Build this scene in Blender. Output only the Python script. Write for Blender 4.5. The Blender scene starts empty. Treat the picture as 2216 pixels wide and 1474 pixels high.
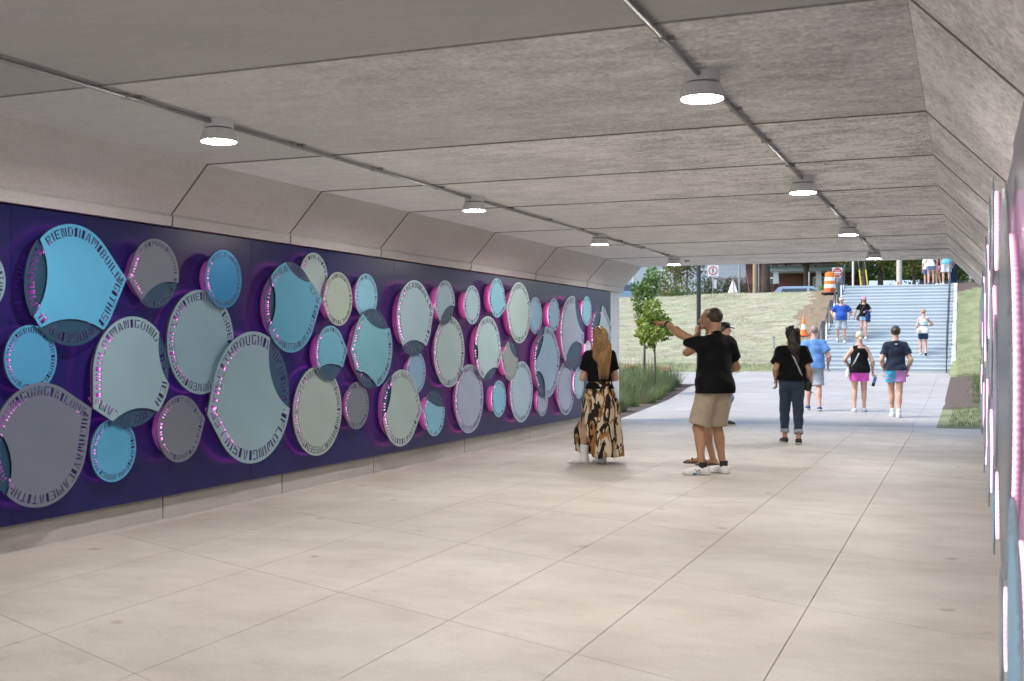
import bpy, math, random
import numpy as np
from mathutils import Vector, Matrix
from mathutils.geometry import delaunay_2d_cdt

R = math.radians
rnd = random.Random(7)
scene = bpy.context.scene
col = scene.collection

# ------------------------------------------------------------------ camera
F_PX, W_PX, H_PX = 2400.0, 2216.0, 1474.0
CAM_H = 1.45
YAW = math.atan2(2088 - 1108, F_PX)          # the tunnel runs along +Y, the camera looks to its left
HORIZON = 743.0
cam_d = bpy.data.cameras.new('camera')
cam = bpy.data.objects.new('camera', cam_d)
col.objects.link(cam)
cam.location = (0, 0, CAM_H)
cam.rotation_euler = (R(90), 0, YAW)
cam_d.sensor_width = 36.0
cam_d.lens = 36.0 * F_PX / W_PX
cam_d.shift_y = (HORIZON - H_PX / 2) / W_PX
cam_d.clip_start = 0.02
cam_d.clip_end = 1500
cam_d.dof.use_dof = True
cam_d.dof.focus_distance = 14.0
cam_d.dof.aperture_fstop = 4.0
scene.camera = cam

# ------------------------------------------------------------------ world, sun, exposure
SUN_EL, SUN_AZ = R(52), R(238)               # azimuth measured from +Y towards +X
world = bpy.data.worlds.new('World')
scene.world = world
world.use_nodes = True
wn = world.node_tree.nodes
wl = world.node_tree.links
for n in list(wn):
    wn.remove(n)
w_out = wn.new('ShaderNodeOutputWorld')
w_bg = wn.new('ShaderNodeBackground')
w_sky = wn.new('ShaderNodeTexSky')
w_sky.sky_type = 'NISHITA'
w_sky.sun_disc = False
w_sky.sun_elevation = SUN_EL
w_sky.sun_rotation = SUN_AZ
w_sky.dust_density = 2.0
w_sky.air_density = 1.0
w_bg.inputs['Strength'].default_value = 0.15
wl.new(w_sky.outputs['Color'], w_bg.inputs['Color'])
wl.new(w_bg.outputs['Background'], w_out.inputs['Surface'])

sun_d = bpy.data.lights.new('sun', 'SUN')
sun_d.energy = 1.6
sun_d.angle = R(28)
sun_d.color = (1.0, 0.95, 0.88)
sun = bpy.data.objects.new('sun', sun_d)
col.objects.link(sun)
sdir = Vector((math.sin(SUN_AZ) * math.cos(SUN_EL), math.cos(SUN_AZ) * math.cos(SUN_EL), math.sin(SUN_EL)))
sun.rotation_euler = sdir.to_track_quat('Z', 'Y').to_euler()
sun.location = sdir * 60

scene.view_settings.view_transform = 'Standard'
scene.view_settings.look = 'None'
scene.view_settings.gamma = 1.0
scene.view_settings.exposure = 1.35
scene.view_settings.use_curve_mapping = False
scene.render.engine = 'CYCLES'
cy = scene.cycles
cy.use_denoising = True
try:
    cy.denoiser = 'OPENIMAGEDENOISE'
except Exception:
    pass
cy.max_bounces = 10
cy.diffuse_bounces = 6
cy.glossy_bounces = 4
cy.transmission_bounces = 4
cy.sample_clamp_indirect = 6.0
cy.caustics_reflective = False
cy.caustics_refractive = False

LAMP_STRENGTH = 215.0

# ------------------------------------------------------------------ helpers
SB, CB = math.sin(YAW), math.cos(YAW)


def at(px, Z, py=None):
    """world point seen at photo column px (and row py) at depth Z from the camera"""
    u = (px - W_PX / 2) / F_PX * Z
    z = CAM_H - (py - HORIZON) / F_PX * Z if py is not None else 0.0
    return Vector((-SB * Z + CB * u, CB * Z + SB * u, z))


def on_wall(px, py, xp):
    """point of the plane x = xp seen at photo pixel (px, py) -> (Y, z)"""
    u = (px - W_PX / 2) / F_PX
    t = xp / (-SB + CB * u)
    return (t * (CB + SB * u), CAM_H - t * (py - HORIZON) / F_PX)


def tag(o, label=None, cat=None, group=None, kind=None):
    if label:
        o['label'] = label
    if cat:
        o['category'] = cat
    if group:
        o['group'] = group
    if kind:
        o['kind'] = kind
    return o


def empty(name, loc=(0, 0, 0), rz=0.0, **k):
    o = bpy.data.objects.new(name, None)
    o.empty_display_size = 0.1
    col.objects.link(o)
    o.location = loc
    o.rotation_euler = (0, 0, rz)
    return tag(o, **k)


def link_mesh(name, me, parent=None):
    o = bpy.data.objects.new(name, me)
    col.objects.link(o)
    if parent is not None:
        o.parent = parent
    return o


class MB:
    """collects shapes and links them as ONE mesh object"""

    def __init__(self):
        self.v, self.f, self.m = [], [], []
        self.mi = 0

    def add(self, vs, fs):
        b = len(self.v)
        self.v.extend([tuple(p) for p in vs])
        self.f.extend([tuple(i + b for i in f) for f in fs])
        self.m.extend([self.mi] * len(fs))
        return self

    def box(self, c, s, rz=0.0, M=None):
        x, y, z = s[0] / 2, s[1] / 2, s[2] / 2
        ps = [Vector((i, j, k)) for k in (-z, z) for j in (-y, y) for i in (-x, x)]
        mt = Matrix.Rotation(rz, 3, 'Z') if M is None else M
        ps = [mt @ p + Vector(c) for p in ps]
        return self.add(ps, [(0, 2, 3, 1), (4, 5, 7, 6), (0, 1, 5, 4), (2, 6, 7, 3), (0, 4, 6, 2), (1, 3, 7, 5)])

    def bar(self, a, b, w, d=None):
        """box section from a to b"""
        a, b = Vector(a), Vector(b)
        d = d or w
        t = (b - a).normalized()
        up = Vector((0, 0, 1)) if abs(t.z) < 0.9 else Vector((0, 1, 0))
        s = t.cross(up).normalized()
        n = s.cross(t)
        vs = []
        for p in (a, b):
            for i, j in ((-1, -1), (1, -1), (1, 1), (-1, 1)):
                vs.append(p + s * (i * w / 2) + n * (j * d / 2))
        return self.add(vs, [(0, 1, 2, 3), (7, 6, 5, 4), (0, 4, 5, 1), (1, 5, 6, 2), (2, 6, 7, 3), (3, 7, 4, 0)])

    def tube(self, pts, r, n=10, cap=True):
        pts = [Vector(p) for p in pts]
        rs = r if isinstance(r, (list, tuple)) else [r] * len(pts)
        vs, fs = [], []
        for i, p in enumerate(pts):
            t = (pts[min(i + 1, len(pts) - 1)] - pts[max(i - 1, 0)]).normalized()
            up = Vector((0, 0, 1)) if abs(t.z) < 0.95 else Vector((0, 1, 0))
            s = t.cross(up).normalized()
            q = s.cross(t)
            for k in range(n):
                a = 2 * math.pi * k / n
                vs.append(p + (s * math.cos(a) + q * math.sin(a)) * rs[i])
        for i in range(len(pts) - 1):
            for k in range(n):
                fs.append((i * n + k, i * n + (k + 1) % n, (i + 1) * n + (k + 1) % n, (i + 1) * n + k))
        if cap:
            fs.append(tuple(range(n - 1, -1, -1)))
            fs.append(tuple((len(pts) - 1) * n + k for k in range(n)))
        return self.add(vs, fs)

    def lathe(self, prof, c=(0, 0, 0), n=32):
        """prof: (radius, z) list"""
        vs, fs = [], []
        for r, z in prof:
            for k in range(n):
                a = 2 * math.pi * k / n
                vs.append((c[0] + r * math.cos(a), c[1] + r * math.sin(a), c[2] + z))
        for i in range(len(prof) - 1):
            for k in range(n):
                fs.append((i * n + k, i * n + (k + 1) % n, (i + 1) * n + (k + 1) % n, (i + 1) * n + k))
        if prof[0][0] > 1e-6:
            fs.append(tuple(range(n - 1, -1, -1)))
        if prof[-1][0] > 1e-6:
            fs.append(tuple((len(prof) - 1) * n + k for k in range(n)))
        return self.add(vs, fs)

    def prism(self, poly, lo, hi, axis='z'):
        """polygon (CCW, convex or not) extruded along an axis; axis y: poly is (x, z)"""
        n = len(poly)
        if axis == 'z':
            vs = [(p[0], p[1], lo) for p in poly] + [(p[0], p[1], hi) for p in poly]
        elif axis == 'y':
            vs = [(p[0], lo, p[1]) for p in poly] + [(p[0], hi, p[1]) for p in poly]
        else:
            vs = [(lo, p[0], p[1]) for p in poly] + [(hi, p[0], p[1]) for p in poly]
        fs = [tuple(range(n - 1, -1, -1)), tuple(range(n, 2 * n))]
        for i in range(n):
            j = (i + 1) % n
            fs.append((i, j, n + j, n + i))
        return self.add(vs, fs)

    def mesh(self, name, mats, smooth=False):
        me = bpy.data.meshes.new(name)
        me.from_pydata(self.v, [], self.f)
        mats = mats if isinstance(mats, (list, tuple)) else [mats]
        for m in mats:
            me.materials.append(m)
        if len(mats) > 1:
            me.polygons.foreach_set('material_index', self.m)
        if smooth:
            me.polygons.foreach_set('use_smooth', [True] * len(me.polygons))
            if smooth == 'angle':
                try:
                    me.set_sharp_from_angle(angle=R(38))
                except Exception:
                    pass
        import bmesh
        bm = bmesh.new()
        bm.from_mesh(me)
        bmesh.ops.recalc_face_normals(bm, faces=bm.faces)
        bm.to_mesh(me)
        bm.free()
        me.update()
        return me

    def build(self, name, mats, parent=None, smooth=False):
        return link_mesh(name, self.mesh(name, mats, smooth), parent)


def np_mesh(name, verts, quads, mat, smooth=True, tris=False, mat_index=None):
    """fast mesh from numpy arrays, quads (n,4) or tris (n,3)"""
    me = bpy.data.meshes.new(name)
    verts = np.ascontiguousarray(verts, dtype=np.float32)
    quads = np.ascontiguousarray(quads, dtype=np.int32)
    k = quads.shape[1]
    me.vertices.add(len(verts))
    me.vertices.foreach_set('co', verts.ravel())
    me.loops.add(quads.size)
    me.loops.foreach_set('vertex_index', quads.ravel())
    me.polygons.add(len(quads))
    me.polygons.foreach_set('loop_start', np.arange(0, quads.size, k, dtype=np.int32))
    me.polygons.foreach_set('loop_total', np.full(len(quads), k, dtype=np.int32))
    if smooth:
        me.polygons.foreach_set('use_smooth', np.ones(len(quads), dtype=bool))
    for m in (mat if isinstance(mat, (list, tuple)) else [mat]):
        me.materials.append(m)
    if mat_index is not None:
        me.polygons.foreach_set('material_index', np.ascontiguousarray(mat_index, dtype=np.int32))
    me.update(calc_edges=True)
    me.validate()
    return me


# ------------------------------------------------------------------ materials
def new_mat(name):
    m = bpy.data.materials.new(name)
    m.use_nodes = True
    nt = m.node_tree
    b = nt.nodes['Principled BSDF']
    return m, nt, b


def N(nt, t, **kw):
    n = nt.nodes.new(t)
    for k, v in kw.items():
        if k in n.inputs:
            n.inputs[k].default_value = v
        else:
            setattr(n, k, v)
    return n


def rgba(c):
    return (c[0], c[1], c[2], 1.0)


def mat(name, c, rough=0.6, var=0.0, scale=8.0, stretch=(1, 1, 1), bump=0.0, bscale=60.0, metal=0.0, spec=0.5,
        objvar=0.0, c2=None, emit=None, estr=0.0, sheen=0.0, coords='Object', bdist=0.01, coat=0.0):
    """procedural surface: base colour broken up by two noises, optional bump and per-object variation"""
    m, nt, b = new_mat(name)
    L = nt.links
    b.inputs['Roughness'].default_value = rough
    b.inputs['Metallic'].default_value = metal
    b.inputs['Specular IOR Level'].default_value = spec
    if sheen:
        b.inputs['Sheen Weight'].default_value = sheen
    if coat:
        b.inputs['Coat Weight'].default_value = coat
    b.inputs['Base Color'].default_value = rgba(c)
    tc = N(nt, 'ShaderNodeTexCoord')
    mp = N(nt, 'ShaderNodeMapping')
    mp.inputs['Scale'].default_value = stretch
    L.new(tc.outputs[coords], mp.inputs['Vector'])
    if var > 0 or c2 is not None:
        n1 = N(nt, 'ShaderNodeTexNoise', Scale=scale, Detail=6.0, Roughness=0.62)
        L.new(mp.outputs['Vector'], n1.inputs['Vector'])
        rp = N(nt, 'ShaderNodeValToRGB')
        rp.color_ramp.elements[0].position = 0.32
        rp.color_ramp.elements[1].position = 0.70
        lo = [x * (1 - var) for x in c]
        hi = [min(1, x * (1 + var)) for x in c] if c2 is None else c2
        rp.color_ramp.elements[0].color = rgba(lo)
        rp.color_ramp.elements[1].color = rgba(hi)
        L.new(n1.outputs['Fac'], rp.inputs['Fac'])
        out = rp.outputs['Color']
        if objvar > 0:
            oi = N(nt, 'ShaderNodeObjectInfo')
            mr = N(nt, 'ShaderNodeMapRange')
            mr.inputs['To Min'].default_value = 1 - objvar
            mr.inputs['To Max'].default_value = 1 + objvar
            L.new(oi.outputs['Random'], mr.inputs['Value'])
            mx = N(nt, 'ShaderNodeVectorMath', operation='SCALE')
            L.new(out, mx.inputs[0])
            L.new(mr.outputs['Result'], mx.inputs['Scale'])
            out = mx.outputs['Vector']
        L.new(out, b.inputs['Base Color'])
    if bump > 0:
        n2 = N(nt, 'ShaderNodeTexNoise', Scale=bscale, Detail=4.0, Roughness=0.6)
        L.new(mp.outputs['Vector'], n2.inputs['Vector'])
        bp = N(nt, 'ShaderNodeBump', Strength=bump, Distance=bdist)
        L.new(n2.outputs['Fac'], bp.inputs['Height'])
        L.new(bp.outputs['Normal'], b.inputs['Normal'])
    if emit is not None:
        b.inputs['Emission Color'].default_value = rgba(emit)
        b.inputs['Emission Strength'].default_value = estr
    return m


def leaf_mat(name, c, c2, trans=0.35):
    m, nt, b = new_mat(name)
    L = nt.links
    geo = N(nt, 'ShaderNodeNewGeometry')
    rp = N(nt, 'ShaderNodeValToRGB')
    rp.color_ramp.elements[0].color = rgba(c)
    rp.color_ramp.elements[1].color = rgba(c2)
    L.new(geo.outputs['Random Per Island'], rp.inputs['Fac'])
    L.new(rp.outputs['Color'], b.inputs['Base Color'])
    b.inputs['Roughness'].default_value = 0.55
    b.inputs['Specular IOR Level'].default_value = 0.3
    tr = N(nt, 'ShaderNodeBsdfTranslucent')
    L.new(rp.outputs['Color'], tr.inputs['Color'])
    mx = N(nt, 'ShaderNodeMixShader', Fac=trans)
    L.new(b.outputs['BSDF'], mx.inputs[1])
    L.new(tr.outputs['BSDF'], mx.inputs[2])
    L.new(mx.outputs['Shader'], nt.nodes['Material Output'].inputs['Surface'])
    return m


def concrete_mat(name, c, streak=(0.55, 5.0, 5.0), contrast=0.35, speck=0.25, rough=0.8, bump=0.15, objvar=0.05, xfade=False):
    """cast concrete: long form streaks, blotches and fine pores"""
    m, nt, b = new_mat(name)
    L = nt.links
    tc = N(nt, 'ShaderNodeTexCoord')
    mp = N(nt, 'ShaderNodeMapping')
    mp.inputs['Scale'].default_value = streak
    L.new(tc.outputs['Object'], mp.inputs['Vector'])
    big = N(nt, 'ShaderNodeTexNoise', Scale=1.1, Detail=5.0, Roughness=0.6)
    L.new(tc.outputs['Object'], big.inputs['Vector'])
    st = N(nt, 'ShaderNodeTexNoise', Scale=3.0, Detail=8.0, Roughness=0.72)
    L.new(mp.outputs['Vector'], st.inputs['Vector'])
    fine = N(nt, 'ShaderNodeTexNoise', Scale=38.0, Detail=5.0, Roughness=0.7)
    L.new(tc.outputs['Object'], fine.inputs['Vector'])

    def centred(n, k):
        a = N(nt, 'ShaderNodeMath', operation='SUBTRACT')
        a.inputs[1].default_value = 0.5
        L.new(n.outputs['Fac'], a.inputs[0])
        mul = N(nt, 'ShaderNodeMath', operation='MULTIPLY')
        mul.inputs[1].default_value = k
        L.new(a.outputs[0], mul.inputs[0])
        return mul.outputs[0]
    s1 = N(nt, 'ShaderNodeMath', operation='ADD')
    L.new(centred(big, contrast * 1.2), s1.inputs[0])
    L.new(centred(st, contrast * 2.0), s1.inputs[1])
    s2 = N(nt, 'ShaderNodeMath', operation='ADD')
    L.new(s1.outputs[0], s2.inputs[0])
    L.new(centred(fine, speck * 2.0), s2.inputs[1])
    if xfade:                                  # mottling and bumps grow stronger from the art side to the walkway
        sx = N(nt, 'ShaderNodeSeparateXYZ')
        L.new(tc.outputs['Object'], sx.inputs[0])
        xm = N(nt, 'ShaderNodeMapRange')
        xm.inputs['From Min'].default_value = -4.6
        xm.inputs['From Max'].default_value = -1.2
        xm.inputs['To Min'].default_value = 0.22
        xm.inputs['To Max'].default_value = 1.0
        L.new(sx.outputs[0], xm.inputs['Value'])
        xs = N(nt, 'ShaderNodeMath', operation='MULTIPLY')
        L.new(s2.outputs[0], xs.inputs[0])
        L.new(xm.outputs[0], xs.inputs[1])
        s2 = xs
    s3 = N(nt, 'ShaderNodeMath', operation='ADD')
    s3.inputs[1].default_value = 1.0
    L.new(s2.outputs[0], s3.inputs[0])
    oi = N(nt, 'ShaderNodeObjectInfo')
    mr = N(nt, 'ShaderNodeMapRange')
    mr.inputs['To Min'].default_value = 1 - objvar
    mr.inputs['To Max'].default_value = 1 + objvar
    L.new(oi.outputs['Random'], mr.inputs['Value'])
    mm = N(nt, 'ShaderNodeMath', operation='MULTIPLY')
    L.new(s3.outputs[0], mm.inputs[0])
    L.new(mr.outputs['Result'], mm.inputs[1])
    sc = N(nt, 'ShaderNodeVectorMath', operation='SCALE')
    sc.inputs[0].default_value = c
    L.new(mm.outputs[0], sc.inputs['Scale'])
    L.new(sc.outputs['Vector'], b.inputs['Base Color'])
    b.inputs['Roughness'].default_value = rough
    b.inputs['Specular IOR Level'].default_value = 0.35
    bp = N(nt, 'ShaderNodeBump', Strength=bump, Distance=0.008)
    L.new(s2.outputs[0], bp.inputs['Height'])
    L.new(bp.outputs['Normal'], b.inputs['Normal'])
    return m


M = {}
M['ceiling'] = concrete_mat('ceiling concrete', (0.82, 0.825, 0.83), streak=(1.1, 2.8, 2.8), contrast=0.95, speck=1.15, bump=0.4, xfade=True)  # far bays: lightest tone, daylight from the exit put into the colour
M['ceiling_shaded'] = concrete_mat('smooth shaded ceiling concrete', (0.47, 0.47, 0.47), streak=(0.9, 2.5, 2.5), contrast=0.14, speck=0.16)  # near bays: darker copy, their dimmer light put into the colour
M['ceiling_half'] = concrete_mat('mottled half shaded ceiling concrete', (0.65, 0.65, 0.65), streak=(1.1, 2.5, 2.5), contrast=0.7, speck=0.9, bump=0.2, xfade=True)  # tone between the two, same painted falloff of daylight
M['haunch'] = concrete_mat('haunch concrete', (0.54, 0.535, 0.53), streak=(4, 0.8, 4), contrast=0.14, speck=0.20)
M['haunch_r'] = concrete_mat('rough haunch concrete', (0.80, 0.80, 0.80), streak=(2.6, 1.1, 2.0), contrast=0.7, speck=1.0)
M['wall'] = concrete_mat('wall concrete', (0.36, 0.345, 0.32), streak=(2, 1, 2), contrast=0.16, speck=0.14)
M['endwall_daylit'] = concrete_mat('daylit tone wall concrete', (0.68, 0.68, 0.68), streak=(2, 1, 2), contrast=0.14, speck=0.16)  # lighter than the wall: daylight at the exit put into its colour
M['joint'] = mat('dark joint filler', (0.10, 0.095, 0.09), 0.9, var=0.3, scale=30)  # one dark tone for the filling behind and below the joints
M['paving'] = None
M['step'] = concrete_mat('stair concrete', (0.43, 0.485, 0.52), streak=(0.7, 6, 6), contrast=0.16, speck=0.12)
M['nosing'] = concrete_mat('stair nosing concrete', (0.43, 0.475, 0.50), streak=(0.7, 6, 6), contrast=0.12, speck=0.12)


def paving_mat(k=1.0, tint=(1, 1, 1)):
    m, nt, b = new_mat('brushed paving concrete')
    L = nt.links
    tc = N(nt, 'ShaderNodeTexCoord')
    big = N(nt, 'ShaderNodeTexNoise', Scale=0.55, Detail=4.0, Roughness=0.55)
    L.new(tc.outputs['Object'], big.inputs['Vector'])
    mp = N(nt, 'ShaderNodeMapping')
    mp.inputs['Scale'].default_value = (1.0, 1.5, 1.0)
    mp.inputs['Rotation'].default_value = (0, 0, R(22))
    L.new(tc.outputs['Object'], mp.inputs['Vector'])
    mid = N(nt, 'ShaderNodeTexNoise', Scale=1.3, Detail=9.0, Roughness=0.68, Distortion=0.2)
    L.new(mp.outputs['Vector'], mid.inputs['Vector'])
    fine = N(nt, 'ShaderNodeTexNoise', Scale=90.0, Detail=3.0, Roughness=0.7)
    L.new(tc.outputs['Object'], fine.inputs['Vector'])
    r1 = N(nt, 'ShaderNodeValToRGB')
    r1.color_ramp.elements[0].position = 0.30
    r1.color_ramp.elements[0].color = (0.43 * k * tint[0], 0.392 * k * tint[1], 0.352 * k * tint[2], 1)
    r1.color_ramp.elements[1].position = 0.70
    r1.color_ramp.elements[1].color = (0.50 * k * tint[0], 0.475 * k * tint[1], 0.437 * k * tint[2], 1)
    L.new(big.outputs['Fac'], r1.inputs['Fac'])
    r2 = N(nt, 'ShaderNodeValToRGB')
    r2.color_ramp.elements[0].position = 0.28
    r2.color_ramp.elements[0].color = (0.80, 0.785, 0.765, 1)
    r2.color_ramp.elements[1].position = 0.60
    r2.color_ramp.elements[1].color = (1.05, 1.05, 1.05, 1)
    L.new(mid.outputs['Fac'], r2.inputs['Fac'])
    mul = N(nt, 'ShaderNodeVectorMath', operation='MULTIPLY')
    L.new(r1.outputs['Color'], mul.inputs[0])
    L.new(r2.outputs['Color'], mul.inputs[1])
    # small brown drips
    dr = N(nt, 'ShaderNodeTexVoronoi', voronoi_dimensions='2D', Scale=1.25)
    wob = N(nt, 'ShaderNodeTexNoise', Scale=9.0, Detail=2.0)
    L.new(tc.outputs['Object'], wob.inputs['Vector'])
    vm = N(nt, 'ShaderNodeVectorMath', operation='MULTIPLY_ADD')
    vm.inputs[1].default_value = (0.10, 0.10, 0.10)
    L.new(wob.outputs['Color'], vm.inputs[0])
    L.new(tc.outputs['Object'], vm.inputs[2])
    L.new(vm.outputs['Vector'], dr.inputs['Vector'])
    rs = N(nt, 'ShaderNodeValToRGB')
    rs.color_ramp.elements[0].position = 0.030
    rs.color_ramp.elements[0].color = (1, 1, 1, 1)
    rs.color_ramp.elements[1].position = 0.065
    rs.color_ramp.elements[1].color = (0, 0, 0, 1)
    L.new(dr.outputs['Distance'], rs.inputs['Fac'])
    gate = N(nt, 'ShaderNodeMath', operation='GREATER_THAN')
    gate.inputs[1].default_value = 0.84
    sep = N(nt, 'ShaderNodeSeparateColor')
    L.new(dr.outputs['Color'], sep.inputs['Color'])
    L.new(sep.outputs[0], gate.inputs[0])
    k = N(nt, 'ShaderNodeMath', operation='MULTIPLY')
    L.new(rs.outputs['Color'], k.inputs[0])
    L.new(gate.outputs[0], k.inputs[1])
    k2 = N(nt, 'ShaderNodeMath', operation='MULTIPLY')
    k2.inputs[1].default_value = 0.5
    L.new(k.outputs[0], k2.inputs[0])
    mix = N(nt, 'ShaderNodeMix', data_type='RGBA')
    L.new(k2.outputs[0], mix.inputs[0])
    L.new(mul.outputs['Vector'], mix.inputs[6])
    mix.inputs[7].default_value = (0.20, 0.14, 0.09, 1)
    sc_n = N(nt, 'ShaderNodeTexNoise', Scale=2.6, Detail=7.0, Roughness=0.7, Distortion=1.2)
    L.new(tc.outputs['Object'], sc_n.inputs['Vector'])
    sc_r = N(nt, 'ShaderNodeValToRGB')
    sc_r.color_ramp.elements[0].position = 0.60
    sc_r.color_ramp.elements[0].color = (1, 1, 1, 1)
    sc_r.color_ramp.elements[1].position = 0.74
    sc_r.color_ramp.elements[1].color = (0.80, 0.77, 0.73, 1)
    L.new(sc_n.outputs['Fac'], sc_r.inputs['Fac'])
    sc_m = N(nt, 'ShaderNodeMix', data_type='RGBA', blend_type='MULTIPLY')
    sc_m.inputs[0].default_value = 1.0
    L.new(mix.outputs[2], sc_m.inputs[6])
    L.new(sc_r.outputs['Color'], sc_m.inputs[7])
    mix = sc_m
    oi = N(nt, 'ShaderNodeObjectInfo')
    mr = N(nt, 'ShaderNodeMapRange')
    mr.inputs['To Min'].default_value = 0.975
    mr.inputs['To Max'].default_value = 1.02
    L.new(oi.outputs['Random'], mr.inputs['Value'])
    sc = N(nt, 'ShaderNodeVectorMath', operation='SCALE')
    L.new(mix.outputs[2], sc.inputs[0])
    L.new(mr.outputs['Result'], sc.inputs['Scale'])
    rf = N(nt, 'ShaderNodeMapRange')
    rf.inputs['From Min'].default_value = 0.3
    rf.inputs['From Max'].default_value = 0.7
    rf.inputs['To Min'].default_value = 0.86
    rf.inputs['To Max'].default_value = 1.12
    L.new(fine.outputs['Fac'], rf.inputs['Value'])
    s9 = N(nt, 'ShaderNodeVectorMath', operation='SCALE')
    L.new(sc.outputs['Vector'], s9.inputs[0])
    L.new(rf.outputs['Result'], s9.inputs['Scale'])
    L.new(s9.outputs['Vector'], b.inputs['Base Color'])
    b.inputs['Roughness'].default_value = 0.55
    b.inputs['Specular IOR Level'].default_value = 0.35
    ad = N(nt, 'ShaderNodeMath', operation='MULTIPLY_ADD')
    ad.inputs[1].default_value = 0.35
    L.new(fine.outputs['Fac'], ad.inputs[0])
    L.new(mid.outputs['Fac'], ad.inputs[2])
    bp = N(nt, 'ShaderNodeBump', Strength=0.10, Distance=0.006)
    L.new(ad.outputs[0], bp.inputs['Height'])
    L.new(bp.outputs['Normal'], b.inputs['Normal'])
    return m


M['paving'] = paving_mat()
M['paving_out'] = paving_mat(0.78, (.98, 1.0, 1.03))
M['panel'] = mat('indigo backing paint', (0.010, 0.011, 0.080), 0.30, var=0.12, scale=3, bump=0.02, bscale=200, spec=0.22)
M['panel_r'] = mat('glossy indigo backing paint', (0.026, 0.016, 0.085), 0.22, var=0.12, scale=3, spec=0.5)
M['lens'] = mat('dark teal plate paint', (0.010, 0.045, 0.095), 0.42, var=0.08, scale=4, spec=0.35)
M['edge'] = mat('plate edge metal', (0.30, 0.34, 0.38), 0.45, metal=0.6)
M['conduit'] = mat('galvanised conduit', (0.34, 0.34, 0.34), 0.45, var=0.15, scale=20, metal=0.35)
M['lamp_body'] = mat('lamp housing paint', (0.72, 0.73, 0.74), 0.45, var=0.06, scale=12)
M['lamp_dark'] = mat('lamp gasket', (0.06, 0.06, 0.06), 0.6, var=0.1)
M['lamp_glow'] = mat('lit lamp diffuser', (0.9, 0.88, 0.82), 0.4, emit=(1.0, 0.94, 0.87), estr=LAMP_STRENGTH)
M['rail'] = mat('dark blue grey rail paint', (0.045, 0.055, 0.070), 0.42, var=0.12, scale=15)
M['steel_post'] = mat('grey steel post', (0.30, 0.31, 0.32), 0.5, var=0.15, metal=0.3)
M['black_post'] = mat('dark bronze post paint', (0.022, 0.026, 0.030), 0.38, var=0.1)
M['straw'] = None

# ------------------------------------------------------------------ polygons
def clip_half(poly, nx, ny, c):
    """keep nx*x + ny*y <= c"""
    out = []
    for i in range(len(poly)):
        a, b = poly[i], poly[(i + 1) % len(poly)]
        da, db = nx * a[0] + ny * a[1] - c, nx * b[0] + ny * b[1] - c
        if da <= 0:
            out.append(a)
        if (da < 0 < db) or (db < 0 < da):
            t = da / (da - db)
            out.append((a[0] + t * (b[0] - a[0]), a[1] + t * (b[1] - a[1])))
    return out


def clip_convex(poly, clip):
    for i in range(len(clip)):
        a, b = clip[i], clip[(i + 1) % len(clip)]
        ex, ey = b[0] - a[0], b[1] - a[1]
        poly = clip_half(poly, ey, -ex, ey * a[0] - ex * a[1])
        if len(poly) < 3:
            return []
    return poly


def poly_area(p):
    return 0.5 * sum(p[i][0] * p[(i + 1) % len(p)][1] - p[(i + 1) % len(p)][0] * p[i][1] for i in range(len(p)))


def smooth01(t):
    t = max(0.0, min(1.0, t))
    return t * t * (3 - 2 * t)


# ================================================================== THE UNDERPASS
XL, XR = -6.04, 0.26            # inner wall faces
Y0, Y1 = -2.6, 20.15             # this end is open behind the camera, the far one in the picture
ZC = 2.88                        # soffit
HB = 2.40                        # underside of the haunch
JY = [Y0, 0.0, 2.4, 4.83, 7.28, 8.98, 10.75, 13.15, 15.5, 17.95, Y1]
G = 0.0085                        # half joint

def rx_(y):
    """the right wall opens out by about half a degree"""
    return 0.0070 * max(0.0, y - 3.0)


underpass = empty('concrete_underpass', (0, 0, 0), label='low concrete underpass with jointed ceiling segments and sloped upper walls', cat='underpass')
haunch_l = [(XL - 0.3, HB), (XL + 0.09, HB), (XL + 0.10, HB + 0.075), (XL + 0.085, HB + 0.095), (XL + 0.44, ZC), (XL + 0.44, ZC + 0.3), (XL - 0.3, ZC + 0.3)]
haunch_r = [(XR + 0.3, HB), (XR + 0.3, ZC + 0.3), (XR - 0.48, ZC + 0.3), (XR - 0.48, ZC), (XR - 0.03, HB + 0.02), (XR - 0.03, HB)]
for a, b in zip(JY[:-1], JY[1:]):
    mb = MB()
    x0, x1 = XL + 0.442, XR - 0.482
    mb.prism([(x0, ZC), (x1, ZC), (x1, ZC + 0.3), (x0, ZC + 0.3)], a + G, b - G, 'y')
    mb.build('ceiling_panel', M['ceiling_shaded'] if b < 5 else (M['ceiling_half'] if b < 8 else M['ceiling']), underpass)
    MB().prism(haunch_l, a + G, b - G, 'y').build('haunch_panel', M['haunch'], underpass)
    MB().prism(haunch_r, a + G, b - G, 'y').build('haunch_panel', M['haunch_r'], underpass)
    wm = M['endwall_daylit'] if b > 19 else M['wall']
    MB().prism([(XL - 0.3, -0.3), (XL, -0.3), (XL, HB - 0.004), (XL - 0.3, HB - 0.004)], a + G, b - G, 'y').build('wall_panel', wm, underpass)
    MB().prism([(XR + rx_(b), -0.3), (XR + 0.42, -0.3), (XR + 0.42, HB - 0.004), (XR + rx_(b), HB - 0.004)], a + G, b - G, 'y').build('wall_panel', M['wall'], underpass)
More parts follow.
